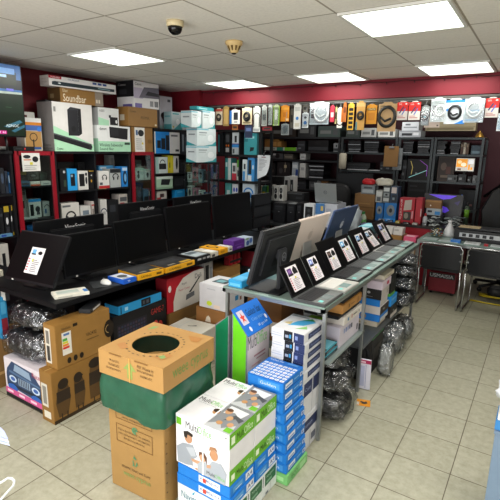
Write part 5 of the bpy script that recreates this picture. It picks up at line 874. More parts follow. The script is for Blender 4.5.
# ================================================================== HANGING ROW ALONG THE BEAM
YR = 4.90
t = thing('hanging_rail', 'white rail with wire hooks running below the red beam', 'rail', (-1.9, 4.955, 2.225))
MB().box(-1.95, 0, 0, 2.2, .03, .018, M('#5d5b57', .5)).build('rail', t)
MB().tube([(-1.95, -.03, -.012), (2.2, -.03, -.012)], .005, M('#8e9092', .3, .8), 6).build('wire', t)
CLEARB = glassy('blister_film', '#f4f6f6', .86, .12)
def hang(lb, x0, x1, y0, y1, card, coil=None, art=None, name='hanging_package', film=False, dy=0.0, dep=.02):
    Y = YR-dy; pm = (y0+y1)/2; a = fy(x0, pm, Y).x; b_ = fy(x1, pm, Y).x; z1 = fy((x0+x1)/2, y0, Y).z; z0 = fy((x0+x1)/2, y1, Y).z; w = b_-a; h = z1-z0
    t = thing(name, lb, 'hanging package', ((a+b_)/2, Y, z0))
    c = MB(); c.box(-w/2+.002, 0, 0, w/2-.002, .004, h*.94, M(card, .5)); c.prism([(-w*.3, h*.94), (w*.3, h*.94), (w*.2, h), (-w*.2, h)], 0, .004, M(card, .5))
    if art: c.art((-w/2, 0, 0), (w, 0, 0), (0, 0, h*.94), art)
    c.build('card', t)
    k = MB(); zr = 2.215-z0; hh = min(h, zr); k.tube([(0, -.004, h*.95), (0, 4.925-Y, zr+.0 if zr > h*.95 else h*.95+.004)], .0025, M('#8e9092', .3, .8), 6); k.build('hook', t)
    if coil:
        col, u, v, r, th = coil; m = MB(); R = r*min(w, h)
        for q in range(3):
            m.tube([((u-.5)*w+(R-.004*q)*math.cos(i*math.pi/12), -.006-.004*q, v*h+(R-.004*q)*1.15*math.sin(i*math.pi/12)) for i in range(24)], th, M(col, .5), 6, True)
        m.tube([((u-.5)*w-R*.8, -.006, v*h), ((u-.5)*w-R*.2, -.01, v*h-R*.5), ((u-.5)*w+R*.5, -.008, v*h-R*.2)], th, M(col, .5), 6); m.build('coiled_cable', t)
    if film: MB().box(-w/2+.006, -dep, .01, w/2-.006, -.001, h*.88, CLEARB, b=.01).build('blister', t)
    return t
H = [('white and brown card with a dark cable, leftmost of the hanging row', 215.5, 222.5, 108, 125, '#c9b9a0', ('#2a2622', .5, .45, .32, .006), [('r', 0, .85, 1, 1, '#a8483a'), ('e', .6, .6, .2, .15, '#e0d4c0')], False),
 ('narrow kraft card left of the white battery box', 223, 229, 106, 126, '#8d713f', None, [('r', .2, .1, .8, .9, '#a98b55')], False),
 ('white box with a blue edge and a dark device photo, hanging at the left', 229.5, 240, 109.5, 124, '#dcd9d2', None, [('r', 0, 0, .22, 1, '#2b6fb4'), ('r', .4, .3, .8, .85, '#26282e'), ('r', .45, .1, .75, .2, '#8d9094')], False),
 ('cream card with a thick black coil hanging above the teal boxes', 242, 252, 107, 124.5, '#cdbf9f', ('#1a1a1c', .5, .45, .3, .010), [('r', 0, .85, 1, 1, '#d8cfb8'), ('r', .1, .06, .9, .15, '#8a7b5c')], False),
 ('white card with a long black U-shaped cable', 253, 260.3, 106, 132, '#d3d4d0', None, [('g', .5, .62, .16, .035, 0, 180, '#1b1b1d'), ('r', .06, .2, .18, .62, '#1b1b1d'), ('r', .82, .2, .94, .62, '#1b1b1d'), ('r', .1, .04, .9, .14, '#9fa3a3')], False),
 ('clear blister with grey adapter next to the long black cable', 261.5, 267, 105, 126, '#b4b4ae', None, [('r', .2, .3, .8, .6, '#6d7074'), ('r', .1, .8, .9, .95, '#d3d4d2')], True),
 ('narrow clear blister left of the lime one', 268, 272.3, 104.5, 125, '#c4c6c2', None, [('r', .3, .2, .7, .7, '#e3e4e2')], True),
 ('lime edged blister with a white plug', 273, 279.5, 104.5, 125.5, '#c3cfa8', None, [('r', 0, 0, .14, 1, '#9fc33a'), ('r', .86, 0, 1, 1, '#9fc33a'), ('r', .3, .3, .7, .8, '#e4e6e0')], True),
 ('bright orange bag, left one of the hanging orange bags', 280.5, 289.3, 105, 121.5, '#dd8f1c', None, [('r', .1, .75, .9, .9, '#e8a83a'), ('r', .3, .3, .7, .6, '#c97c14'), ('r', .6, .05, .95, .2, '#f0c890')], False),
 ('translucent grey blister below the orange bag', 281, 289, 123.5, 135, '#8f9494', None, [('e', .5, .5, .3, .35, '#6a7073')], True),
 ('white hanging card with a small blue round mark', 293.6, 301, 103.5, 129, '#d5d4cf', None, [('e', .5, .45, .2, .07, '#3a7fc0'), ('r', .15, .75, .85, .92, '#b9bab6'), ('r', .2, .1, .8, .25, '#c4bfae')], False),
 ('round white device in a blister right of the card with a blue mark', 302, 308.5, 112, 128, '#c9cdcf', None, [('e', .5, .55, .42, .25, '#e6e8e8'), ('e', .5, .35, .25, .12, '#2f6fb0'), ('e', .5, .7, .2, .08, '#3a3d42')], True),
 ('big clear bag with a white cable and a dark label, centre of the hanging row', 309.5, 329, 101.5, 124.5, '#c6d0d6', ('#e6e9ea', .62, .5, .36, .007), [('r', .08, .3, .3, .72, '#3a424c'), ('r', .1, .5, .28, .54, '#cfd4d8'), ('r', 0, .9, 1, 1, '#e0e5e8')], True),
 ('narrow pink-red card right of the big clear bag', 330, 334.5, 105, 122, '#c83a50', None, [('r', .2, .3, .8, .6, '#e8d3d3')], False),
 ('white card with a black half-ring cable and an orange edge', 337, 342.5, 107, 128, '#dcd8d0', None, [('g', .55, .3, .16, .05, 150, 330, '#18181a'), ('r', .75, .3, 1, 1, '#d8752a')], False),
 ('orange-brown pack right of the half-ring cable card', 343, 346.6, 102, 122, '#b56a2c', None, [('r', .2, .5, .8, .8, '#7c3f1c')], False),
 ('yellow card with a row of black adapters', 347.5, 354, 102.5, 130, '#d9a93a', None, [('r', .2, .06+.17*i, .85, .17+.17*i, '#1d1b18') for i in range(5)], False),
 ('kraft card with a dark oval coil, left of the second orange bag', 356, 365, 101, 130, '#b98f4c', ('#23201c', .5, .5, .36, .007), [('r', 0, .86, 1, 1, '#c9a468'), ('r', 0, 0, .2, .3, '#5d7f80')], False),
 ('amber orange bag, right one of the hanging orange bags', 366, 377, 104, 124, '#c98a1c', None, [('r', .1, .72, .9, .85, '#7c5a1c'), ('r', .2, .2, .8, .6, '#b87812'), ('t', 'Gold', .2, .76, .8, .84, '#e8d8a0')], False),
 ('large kraft card with a big black coiled cable', 377.8, 396.5, 102, 131.5, '#b3946a', ('#25231f', .5, .5, .45, .012), [('r', .1, .9, .7, .94, '#6b5636'), ('r', .1, .84, .5, .87, '#6b5636')], False),
 ('left one of the two neighbouring red and white cards', 397, 408, 101, 120, '#e3dcd6', None, None, False), ('right one of the two neighbouring red and white cards', 408.6, 420.5, 101, 120, '#e3dcd6', None, None, False),
 ('clear blister with a dark coil and a blue plug', 421, 429.5, 105, 125.5, '#8f9494', ('#1f2022', .5, .4, .36, .006), [('r', .3, .25, .6, .5, '#3aa0b4'), ('r', .2, .8, .8, .95, '#c4c7c6')], True),
 ('clear bag with a white cable and a tall dark label', 430.5, 445.5, 97.5, 122, '#ccd1d3', ('#e8eaea', .66, .45, .34, .006), [('r', .14, .28, .4, .72, '#3d434a'), ('r', .18, .48, .36, .52, '#c9ccd0'), ('r', .18, .6, .36, .63, '#c9ccd0')], True),
 ('white bag with a blue header and a black round cable', 444.5, 465.5, 98.5, 124, '#d9dfe4', ('#212326', .5, .46, .30, .008), [('r', 0, .9, 1, 1, '#1f86dc'), ('p', [(.5, 0), (1, 0), (1, .2)], '#1f86dc'), ('r', .4, .72, .85, .78, '#8fb4d6'), ('e', .15, .6, .08, .06, '#4a8fd0')], False),
 ('clear bag with a white cable and pale blue lettering at the right', 464, 484.5, 97, 122.5, '#c3cdd4', ('#e6eaec', .5, .5, .36, .006), [('r', .1, .47, .8, .54, '#8db0d0'), ('r', .1, .06, .7, .14, '#8db0d0')], True),
 ('red and white card at the far right of the hanging row', 485.3, 499, 97, 117.5, '#e3dcd6', None, None, False)]
redart = [('r', 0, .5, 1, 1, '#d8302a'), ('t', 'GeN', .15, .84, .4, .95, '#f0e3e0'), ('e', .8, .9, .1, .04, '#f0e3e0'), ('p', [(.2,.4),(.28,.36),(.62,.72),(.54,.76)], '#3a3f6a'), ('p', [(.44,.3),(.52,.28),(.8,.62),(.72,.66)], '#6a7ac0'), ('r', .1, .1, .8, .16, '#c89a94'), ('r', .1, .2, .6, .24, '#c89a94')]
for i, (lb, a, b_, c, d, co, coil, ar, fl) in enumerate(H): hang('hanging '+lb if not lb.split()[0] in ('hanging',) and 'hang' not in lb else lb, a, b_, c, d, co, coil, ar or redart, film=fl, dy=.035*(i % 2))
hang('pale pink card hanging behind the clear bags at the right', 424, 440, 117, 127.5, '#cdbcb0', None, [('e', .85, .2, .05, .08, '#3a3a3a'), ('r', .1, .6, .7, .75, '#b5a297')], dy=-.03)
hang('hanging white blister cut by the right edge', 497, 506, 112, 131, '#d9dee2', None, [('r', .1, .1, .5, .9, '#b5cfe2')], dy=.07, film=True)
for i, (x0, x1, y0, y1, co, lb) in enumerate([(232, 238, 124.5, 130, '#a9682f', 'small tan card below the blue edged box'), (302.5, 308.5, 104, 112, '#7d7a72', 'grey-brown card above the round white device'), (290, 293.4, 108, 128, '#6f6b62', 'narrow grey card beside the card with a blue mark'), (335, 337, 106, 124, '#cfc48a', 'narrow pale yellow card'), (262, 272, 126.5, 130.5, '#8d2f35', 'small dark red blister under the grey adapter')]):
    hang('hanging '+lb, x0, x1, y0, y1, co, None, [('r', .2, .3, .8, .7, '#3a3835')], dy=-.045)
# ================================================================== BACK: black shelf at the left end below the row
YS = 5.22
GM = M('#43484a', .4, .4)
def far_unit(name, label, x0, x1, y, dep, zs, ztop, m, mids=()):
    t = thing(name, label, 'shelving', ((x0+x1)/2, y, 0)); W = (x1-x0)/2-.003
    for s in (-1, 1):
        for yy in (.0, dep-.03): MB().box(s*W-(.035 if s > 0 else 0), yy, 0, s*W+(0 if s > 0 else .035), yy+.03, ztop, m).build('upright', t)
    for z in list(zs)+[ztop]: MB().box(-W+.001, .004, z-.03, W-.001, dep, z, m).build('shelf', t)
    for q in mids: MB().box(q-(x0+x1)/2-.01, .01, .1, q-(x0+x1)/2+.01, dep-.01, ztop-.031, m).build('divider', t)
    ed = sorted([x0+.042]+[q for m_ in mids for q in (m_-.014, m_+.014)]+[x1-.042])
    for q in range(0, len(ed), 2): FITY.append((ed[q], ed[q+1], y-.01, y+dep, sorted(list(zs)+[ztop]), .032))
    return t
far_unit('shelving_unit', 'black shelf with teal and white boxes below the left end of the hanging row', -4.0+.02, -3.18, YS-.03, .32, (1.62, 1.27, .9), 1.95, M('#17181b', .5), (-3.53,))
def sY(name, lb, cat, a, b_, c, d, col, art, zb, Y=YS, dep=.14, **k): return boxY(name, lb, cat, a, b_, c, d, Y, dep, col, art and {'f': art}, zb=zb, **k)
tl = [('gadget_box', 'dark box with a teal side at the left end of the top row, black shelf', 217.5, 223, 127, 152.5, '#22262a', [('r', .1, .1, .4, .9, '#3f8f96')], 1.621), ('gadget_box', 'black box with orange dots in the top row of the black shelf', 224.5, 230.5, 127, 152.5, '#1a1b1d', [('r', .2, .55, .8, .9, '#55585c'), ('e', .3, .4, .12, .05, '#d8752a'), ('e', .7, .4, .12, .05, '#d8752a'), ('r', .2, .1, .8, .3, '#b9babb')], 1.621),
 ('printer_box', 'white printer box with a blue base band in the top row of the black shelf', 232, 243, 126.5, 153, '#cfd5d8', [('r', .35, .55, .65, .85, '#2b2d31'), ('r', 0, .32, 1, .46, '#3f8fd0'), ('r', 0, 0, 1, .3, '#b5bcc0'), ('r', .1, .05, .35, .25, '#55595d'), ('r', .0, .46, 1, .5, '#6a3f86')], 1.621),
 ('router_box', 'teal box with a small dark device, right end of the black shelf top row', 244, 257, 133, 153, '#3f9aa2', [('p', [(.45,.15),(.75,.2),(.8,.35),(.5,.35)], '#20262a'), ('r', .0, .6, .3, .9, '#2b7a82'), ('r', .1, .75, .8, .85, '#9fd0d4')], 1.621),
 ('gadget_box', 'teal edged narrow box in the middle row of the black shelf', 225, 231, 158, 179, '#4a9a9c', [('r', .5, 0, 1, 1, '#c9d2d2'), ('r', .1, .6, .4, .8, '#cfe0e0')], 1.271), ('gadget_box', 'white box with a red base, middle row of the black shelf', 231.8, 236.5, 163, 179, '#c9ccca', [('r', 0, 0, 1, .4, '#b03a4a'), ('r', .2, .5, .8, .85, '#55585d')], 1.271), ('gadget_box', 'green and white box, middle row of the black shelf', 237, 239.6, 160, 179, '#c4c9c0', [('r', 0, .65, 1, 1, '#5f9f3a'), ('r', .2, .2, .8, .5, '#3d4247')], 1.271),
 ('gadget_box', 'white and blue pencil-like box, right part of the middle row, black shelf', 242.3, 247, 159.5, 178.5, '#cfd6d8', [('r', .1, 0, .6, .45, '#4a90c8'), ('r', .3, .55, .7, .8, '#3a3f45')], 1.271), ('gadget_box', 'blue and white box with a black device at the right end of the middle row', 247.5, 254.5, 157, 178, '#4a9ad6', [('r', .1, .3, .55, .9, '#26292e'), ('r', .0, 0, .6, .25, '#d8dee2'), ('e', .8, .6, .12, .1, '#dce6ee')], 1.271),
 ('gadget_box', 'teal box at the left of the lowest visible row, black shelf', 225, 231, 183, 205, '#5aa2a4', [('r', .3, .3, .8, .7, '#cfdcdc')], .901), ('headphone_box', 'white headphone box with two blue dots, lowest visible row', 232, 240.4, 184, 205, '#cfd3d8', [('e', .3, .75, .14, .1, '#3a4fa8'), ('e', .7, .75, .14, .1, '#3a4fa8'), ('r', .2, .2, .8, .5, '#8a9098')], .901), ('headphone_box', 'blue and white headset box at the right of the lowest visible row', 242.3, 254.5, 182, 205, '#c4d0da', phones(.5, .6, .22, '#2f7fc8')+[('r', 0, 0, 1, .25, '#7fb0da')], .901)]
for nm, lb, a, b_, c, d, co, ar, z in tl: sY(nm, lb, 'box', a, b_, c, d, co, ar, z)
sY('ribbed_box', 'dark blue box leaning in front of the teal box, under the black coil', 'box', 244.5, 252.5, 124.5, 138, '#3a4560', [('r', .1, .1, .9, .9, '#2b3450'), ('r', .2, .3, .8, .5, '#5f6f9a')], 1.951-.0, dep=.1) if False else None
hang('hanging dark blue clear pack below the black coil', 244.5, 252.5, 124.6, 138, '#333e5c', None, [('r', .1, .1, .9, .5, '#1f2842'), ('r', .2, .55, .8, .8, '#5f6f9a')], dy=.02)
mb = MB(); p0 = fy(256.5, 155, 5.1); p1 = fy(268.5, 180, 5.1); w = p1.x-p0.x; h = p0.z-p1.z; vs = []
for i in range(9):
    for j in range(5):
        v = i/8; u = j/4; cut = max(0, (1-v)*.25*(u)) ; vs.append((-w/2+w*u*(1-.22*(1-v)**2), -.03*(1-v)**2*u-.001, h*v+(.06*u*(1-v)**3)))
mb.add(vs, [(i*5+j, i*5+j+1, (i+1)*5+j+1, (i+1)*5+j) for i in range(8) for j in range(4)], M('#cdd0d4', .6))
mb.art((-w*.4, -.0035, h*.35), (w*.75, 0, 0), (0, 0, h*.6), lines(.05, .95, .0, .85, 9, '#9a9da3')+[('r', .3, .92, .75, .97, '#8a5a5a')])
ps = mb.build('paper_notice', None, ((p0.x+p1.x)/2, 5.13, p1.z)); tag(ps, 'white printed paper notice with a curling corner hanging at the shelf end', 'paper sheet')
MB().tube([(0, .004, h), (0, -.005, h+.02), (0, .05, h+.06)], .002, STEEL and M(STEEL, .3, .8), 6).box(-.012, -.004, h-.01, .012, .004, h+.012, M('#3a3c40')).build('clip', ps)
# ================================================================== FAR WALL: grey metal shelves
YF = 7.30
MBK = M('#24272a', .5, .2)
far_unit('shelving_unit', 'dark metal shelf at the far left behind the paper notice', -4.46, -2.93, YF, .5, (1.68, 1.53, 1.22, 1.02, .7), 1.92, MBK)
far_unit('shelving_unit', 'grey metal shelf with flat black devices, left of the hanging clipboard', -2.92, -1.985, YF, .5, (1.68, 1.39, 1.1, .7), 1.92, GM)
far_unit('shelving_unit', 'grey metal shelf with a computer showing coloured lines, right of the clipboard', -1.98, -1.46, YF, .5, (1.68, 1.28, .9), 1.92, GM)
far_unit('shelving_unit', 'grey metal shelf with a lit screen at the far right', -1.455, -.78, YF, .5, (1.68, 1.28, .88), 1.92, GM)
fi = [('kraft_box', 'lower long kraft box on the dark far shelf, with lids facing right', 259, 282, 140.5, 147, '#8a6534', [('r', .5, .2, .72, .85, '#b08a52'), ('r', .77, .2, .97, .85, '#b08a52')], 1.691), ('green_box', 'long white and green striped box on the dark far shelf', 265, 296, 147.6, 151, '#b9c0b4', [('r', .4, 0, .6, 1, '#2f7f6a'), ('r', .65, 0, 1, 1, '#6fae2c')], None)]
zA = {0: 1.681, 1: 1.531, 2: 1.221, 3: 1.021}
def fY(nm, lb, a, b_, c, d, co, ar, zb, dep=.2, Y=YF+.03, **k): return boxY(nm, lb, 'box' if 'box' in nm else nm.split('_')[-1], a, b_, c, d, Y, dep, co, {'f': ar} if ar else None, zb=zb, **k)
o = fY('green_box', 'long white and green striped box lying on the dark far shelf', 263, 296, 147.2, 151.5, '#b9c0b4', [('r', .4, 0, .6, 1, '#2f7f6a'), ('r', .65, 0, 1, 1, '#6fae2c'), ('r', .2, .3, .35, .7, '#7d8a80')], 1.681)
zz = fy(280, 147.2, YF+.03).z+.001
o = fY('kraft_box', 'lower long kraft box on the striped box, square lids to the right', 259.5, 281.5, 141, 147.2, '#8a6534', [('r', .5, .15, .72, .85, '#b08a52'), ('r', .77, .15, .97, .85, '#b08a52')], zz)
zz2 = fy(270, 141, YF+.03).z+.001
fY('kraft_box', 'upper long kraft box on the dark far shelf', 259.5, 279, 135.5, 141, '#94703c', [('r', .1, .4, .9, .5, '#6b4f24')], zz2)
mess = [('camera', 'black and silver camera on the thin far shelf', 272, 283, 153, 158.5, '#4a4d50', [('e', .5, .5, .2, .4, '#1b1c1e'), ('r', .1, .6, .35, .9, '#b0b3b5')], 1.531), ('small_box', 'grey box on the thin far shelf right of the camera', 284, 293, 154, 158.5, '#55524c', [('r', .1, .3, .9, .6, '#7a766c')], 1.531), ('small_box', 'dark box on the thin far shelf left of the camera', 262, 271, 153.5, 158.5, '#2b2d30', [('r', .2, .4, .8, .7, '#6a6d70')], 1.531),
  ('white_box', 'upper of two white boxes at the right of the dark far shelf', 300, 305.7, 153, 158.5, '#b9bcbc', [('r', .2, .3, .8, .5, '#8a8d90')], 1.531), ('white_box', 'lower of two white boxes at the right of the dark far shelf', 299.5, 305.5, 163, 176, '#c4c6c4', [('r', .2, .5, .8, .7, '#9a9d9f')], 1.221), ('white_container', 'pale upright container with blue items beside the white boxes', 292, 298.3, 157.5, 176, '#a9b4bc', [('r', .6, 0, 1, .5, '#2f4a8a'), ('r', .1, .6, .8, .8, '#cfd6da')], 1.221),
  ('tool_box', 'dark machine box low on the dark far shelf, left', 262, 275, 163, 176, '#222325', [('e', .4, .5, .2, .3, '#3d3f42'), ('r', .6, .3, .9, .5, '#4a4640')], 1.221), ('tool_box', 'dark machine box with a brass rod low on the dark far shelf, middle', 277, 290, 162, 176, '#29282a', [('r', .6, .3, .66, 1, '#8a8478'), ('e', .3, .4, .15, .2, '#45474a'), ('r', .55, .6, .75, .8, '#b0a388')], 1.221),
  ('white_box', 'small pale box on a lower far shelf beside a kraft one', 317, 320.5, 176, 187, '#8f9294', [('r', .2, .3, .8, .6, '#b5b7b8')], 1.021), ('kraft_box', 'small kraft box on a lower far shelf', 321, 328, 179.5, 187, '#7a5a36', [('r', .2, .3, .5, .7, '#c0a98a')], 1.021), ('grey_box', 'small grey box on a lower far shelf, left of the pale one', 309, 316, 180, 187, '#4a4c4f', [('r', .2, .3, .8, .6, '#6a6d70')], 1.021)]
for nm, lb, a, b_, c, d, co, ar, zb in mess:
    fY(nm, lb, a, b_, c, d, co, ar, zb if zb else fy(302.5, 163, YF+.03).z+.002)
# devices on the far shelves: stacks of flat black and grey equipment
stacks = [(306, 330, 140, 152.5, 1.681, 1, 'large black printer on the dark far shelf top row'), (332, 341, 143, 152.5, 1.681, 1, 'pale square box beside the large black printer'),
  (308, 325, 163.5, 176, 1.221, 4, 'flat black recorders'), (347, 362, 140, 152.5, 1.681, 5, 'laptops left of the clipboard, top row'), (363, 380, 139.5, 152.5, 1.681, 5, 'black laptops beside the clipboard, top row'),
  (345, 371, 162.5, 170.3, 1.391, 3, 'flat players left of the clipboard'), (402, 415, 140, 152.2, 1.681, 5, 'laptops right of the clipboard, top row'), (416, 431.5, 139, 152.2, 1.681, 6, 'tall laptop stack left of the last upright'),
  (435, 448, 140, 152, 1.681, 5, 'left laptop stack above the lit screen'), (449, 462, 139.5, 152, 1.681, 5, 'middle laptop stack above the lit screen')]
for a, b_, c, d, z0_, n, lb in stacks:
    zt_ = min(fy((a+b_)/2, c, YF+.05).z, (1.685+.185) if z0_ > 1.6 else 9); hh = (zt_-z0_)/n; rr = random.Random(int(a))
    for i in range(n):
        co = '#8f9396' if 'pale' in lb else ['#1c1d20', '#26282b', '#34373a', '#1a1b1d'][rr.randrange(4)]
        if n > 1: l2 = '%s of the %s' % (['bottom one', 'second from the bottom', 'third from the bottom', 'fourth from the bottom', 'fifth from the bottom', 'topmost'][i] if i < n-1 else 'topmost one', lb)
        else: l2 = lb
        j = rr.uniform(-1, 1)
        boxY('closed_laptop' if 'laptop' in lb else ('recorder' if n > 1 else 'device_box'), l2, 'laptop' if 'laptop' in lb else 'device', a+.6+j*.5, b_-.6+j*.5, c, d, YF+.05, .28, co, None, zb=z0_+hh*i, parent=None) if False else carton('closed_laptop' if 'laptop' in lb else ('recorder' if n > 1 else 'device_box'), l2, 'laptop' if 'laptop' in lb else 'device', ((fy(a, (c+d)/2, YF+.05).x+fy(b_, (c+d)/2, YF+.05).x)/2+.006*j, YF+.05, z0_+hh*i), 0, fy(b_, (c+d)/2, YF+.05).x-fy(a, (c+d)/2, YF+.05).x-.03-.05*rr.random(), .3, hh-.002, co, {'f': [('r', .02, .1, .98, .4, ['#8d9196', '#c4c7ca', '#a3a8ad'][rr.randrange(3)] if rr.random() < .6 and n > 1 else '#2f3236'), ('r', .4, .55, .6, .8, '#0f1012')]}, rough=.35)
for i in range(3): carton('book', ['dark', 'pale', 'brown'][i]+' upright book right of the laptop stacks above the lit screen', 'book', (-1.075+.038*i, YF+.05, 1.681), 0, .034, .2, .17, ['#4a3328', '#b5ada0', '#5a4438'][i], {'f': [('r', .2, .6, .8, .85, '#8a7c6a')]})
carton('storage_box', 'dark grey storage box at the right end above the lit screen', 'box', (-.885, YF+.05, 1.681), 0, .13, .25, .13, '#3a4a55', {'f': [('r', .1, .1, .9, .4, '#6a7f8a')]})
fY('paper_stack', 'small stack of white papers on the dark far shelf', 327, 338, 164.5, 170.3, '#a9acae', [('r', 0, .4, 1, .5, '#7d8083')], 1.531 if False else fy(332, 170.3, YF+.03).z, 0.2) if False else None
carton('paper_stack', 'white papers lying on the middle grey shelf beside the players', 'papers', (-2.33, YF+.04, 1.391), .05, .2, .22, .012, '#c9ccce', {'f': [('r', 0, .4, 1, .6, '#9a9da0')]})
fill = [('device_box', 'black cube-shaped device on the dark far shelf, top row right of the kraft boxes', 285, 296, 139.5, 147, '#1d1e21', 1.681 if False else None), ('device_box', 'wide dark grey case on the dark far shelf top row', 297, 305, 141, 152, '#2c2f33', 1.681),
 ('device_box', 'flat dark recorder lying at the right of the flat players', 380, 385, 162, 170, '#232528', 1.391), ('device_box', 'dark slab of equipment by the upright behind the grey folder', 385, 395, 160, 170, '#1a1b1e', 1.391), ('device_box', 'dark box at the left end of the lower far shelf', 264, 276, 178, 187, '#26282b', 1.021), ('device_box', 'dark grey box with a pale stripe on the lower far shelf', 278, 290, 179, 187, '#2e3034', 1.021), ('device_box', 'dark slate box on the lower far shelf, middle', 292, 306, 178, 187, '#34383d', 1.021),
 ('device_box', 'dark box between the clipboard and the computer with coloured lines', 402, 406.5, 160, 178, '#1f2124', 1.281)]
for nm, lb, a, b_, c, d, co, zb in fill:
    if zb: boxY(nm, lb, 'box', a, b_, c, d, YF+.04, .25, co, {'f': [('r', .1, .55, .9, .7, '#4a4d52'), ('r', .1, .2, .5, .35, '#6a6d72')]}, zb=zb)
# hanging cylinder, clipboard, coloured line computer, lit screen, consoles
a = fy(342.8, 161, 7.24); t = thing('water_filter', 'cream cylinder hanging on the first far upright', 'canister', (a.x, 7.235, fy(342.8, 169, 7.24).z))
hh = fy(342.8, 153, 7.24).z-fy(342.8, 169, 7.24).z
MB().lathe([(.03, 0), (.06, .012), (.062, hh*.5), (.06, hh-.02), (.045, hh)], M('#b9b3a2', .5)).build('body', t); MB().tube([(0, 0, hh-.002), (0, .02, hh+.03), (0, .06, hh+.04)], .006, M('#5a5c5e'), 6).build('bracket', t)
a0 = fy(384.3, 146, 7.2); a1 = fy(397, 167, 7.2); w = a1.x-a0.x; h = a0.z-a1.z
t = thing('clipboard', 'brown clipboard hanging on the shelf upright', 'clipboard', ((a0.x+a1.x)/2, 7.22, a1.z), 0)
MB().box(-w/2, 0, 0, w/2, .006, h, M('#8d6a3c', .5), b=.004).build('board', t); MB().box(-.04, -.012, h-.03, .04, .0, h-.005, M('#8f9396', .3, .8)).build('clip', t); MB().tube([(0, .003, h-.004), (0, .04, h+.03), (0, .08, h+.03)], .004, M('#5a5c5e'), 6).build('hook', t)
a0 = fy(394, 148, 7.26); a1 = fy(401, 170, 7.26); w = a1.x-a0.x; h = a0.z-a1.z
t = thing('plastic_folder', 'grey folder hanging just behind the brown clipboard', 'folder', ((a0.x+a1.x)/2, 7.262, a1.z)); MB().box(-w/2, 0, 0, w/2, .012, h, M('#7f8486', .4)).box(-w/2, -.001, h*.2, w/2, .0, h*.25, M('#5d6163')).build('cover', t); MB().tube([(0, .006, h-.004), (0, .02, h+.02), (0, .037, h+.02)], .004, M('#5a5c5e'), 6).build('hook', t)
boxY('computer_case', 'black computer with yellow, cyan and magenta lines on the far shelf', 'computer', 407, 431, 159, 178.5, YF+.03, .3, '#0f1013', {'f': [('p', [(.1,.12),(.12,.09),(.94,.46),(.92,.49)], E('#7fb0b0', .5)), ('p', [(.13,.9),(.16,.9),(.28,.6),(.23,.25),(.2,.27),(.24,.6)], E('#9a8a4a', .4)), ('p', [(.56,.95),(.59,.95),(.95,.7),(.96,.2),(.93,.2),(.92,.68)], E('#7a3a9a', .5)), ('r', .4, .3, .5, .35, '#8d9090')]}, zb=1.281)
boxY('wall_picture', 'dark brown poster panel left of the lit screen', 'picture', 438, 455, 156.5, 173, YF+.06, .03, '#4a3d36', {'f': [('r', .06, .06, .94, .94, '#3a2f2b'), ('e', .35, .6, .18, .16, '#6a5a50'), ('r', .5, .3, .8, .6, '#5a3a34'), ('r', .2, .15, .7, .25, '#75675a')]}, zb=1.281)
t = thing('monitor', 'lit white screen with an orange picture on the far right shelf', 'monitor', (fy(465, 165, YF+.05).x, YF+.05, 1.281)); w = fy(475.5, 165, YF+.05).x-fy(455.3, 165, YF+.05).x; zz = fy(465, 171, YF+.05).z-1.281; h = min(fy(465, 156.5, YF+.05).z-1.281-zz, .345-zz); w = min(w, .26)
MB().box(-w/2, 0, zz-.01, w/2, .03, zz+h+.01, M('#1a1b1e', .4)).build('casing', t)
MB().art((-w/2+.008, 0, zz), (w-.016, 0, 0), (0, 0, h), [('r', 0, 0, 1, 1, E('#b9b5ac', .7)), ('r', .02, .3, .62, .95, E('#d88f1c', .8)), ('e', .2, .7, .12, .14, E('#e8c890', .7)), ('e', .42, .5, .15, .16, E('#e6d4b4', .7)), ('r', .68, .1, .78, .5, E('#d88f1c', .8)), ('r', .82, .1, .92, .3, E('#d88f1c', .8)), ('r', .68, .6, .95, .9, E('#dfe0e2', .7)), ('r', .1, .05, .3, .2, E('#7a5a4a', .5))]).build('screen', t)
MB().box(-.05, .0, 0, .05, .12, .012, M('#1a1b1e')).box(-.015, .01, .012, .015, .03, zz, M('#1a1b1e')).build('stand', t)
for a, b_, c, d, lb, co, yy in [(447, 457, 175, 181.8, 'grey game console below the brown poster panel', '#55585a', -.0), (458, 466, 174.5, 182, 'dark game console below the lit screen', '#2f3236', 0), (467.5, 471.5, 176.5, 182, 'small black controller beside the consoles', '#1c1d20', 0), (472.5, 477.5, 175.5, 182, 'grey controller at the right end of the lit screen shelf', '#6a6d70', 0)]:
    boxY('game_console', lb, 'game console', a, b_, c, d, YF+.005-.0, .04, co, {'f': [('r', .1, .3, .5, .6, '#8a8d90'), ('e', .8, .5, .1, .2, '#101113')]}, zb=1.281)
boxY('storage_strip', 'beige strip label on the edge of the lit screen shelf', 'label', 441, 457, 181.2, 183.2, YF-.002, .004, '#a8945a', {'f': [('r', .2, .3, .6, .7, '#7d6c3c')]}) if False else None
boxY('computer_case', 'black computer case low on the far right shelf', 'computer', 458, 478, 190, 210.5, YF+.05, .35, '#15171b', {'f': [('r', .05, .1, .5, .45, '#2a2d33'), ('r', .55, .5, .95, .9, '#1f2227'), ('e', .2, .7, .04, .05, E('#3f6fd0', .8)), ('r', .1, .5, .4, .53, '#3a3f46'), ('r', .7, .2, .9, .3, '#6a4a48')]}, zb=.881)
boxY('computer_case', 'wide black computer case behind the red board box', 'computer', 407, 428, 182, 205, YF+.04, .3, '#121316', {'f': [('r', .1, .6, .9, .7, '#26282c'), ('r', .45, .0, .9, .15, '#9a9d9a'), ('r', .1, .8, .5, .86, '#35383c')]}, zb=.901)
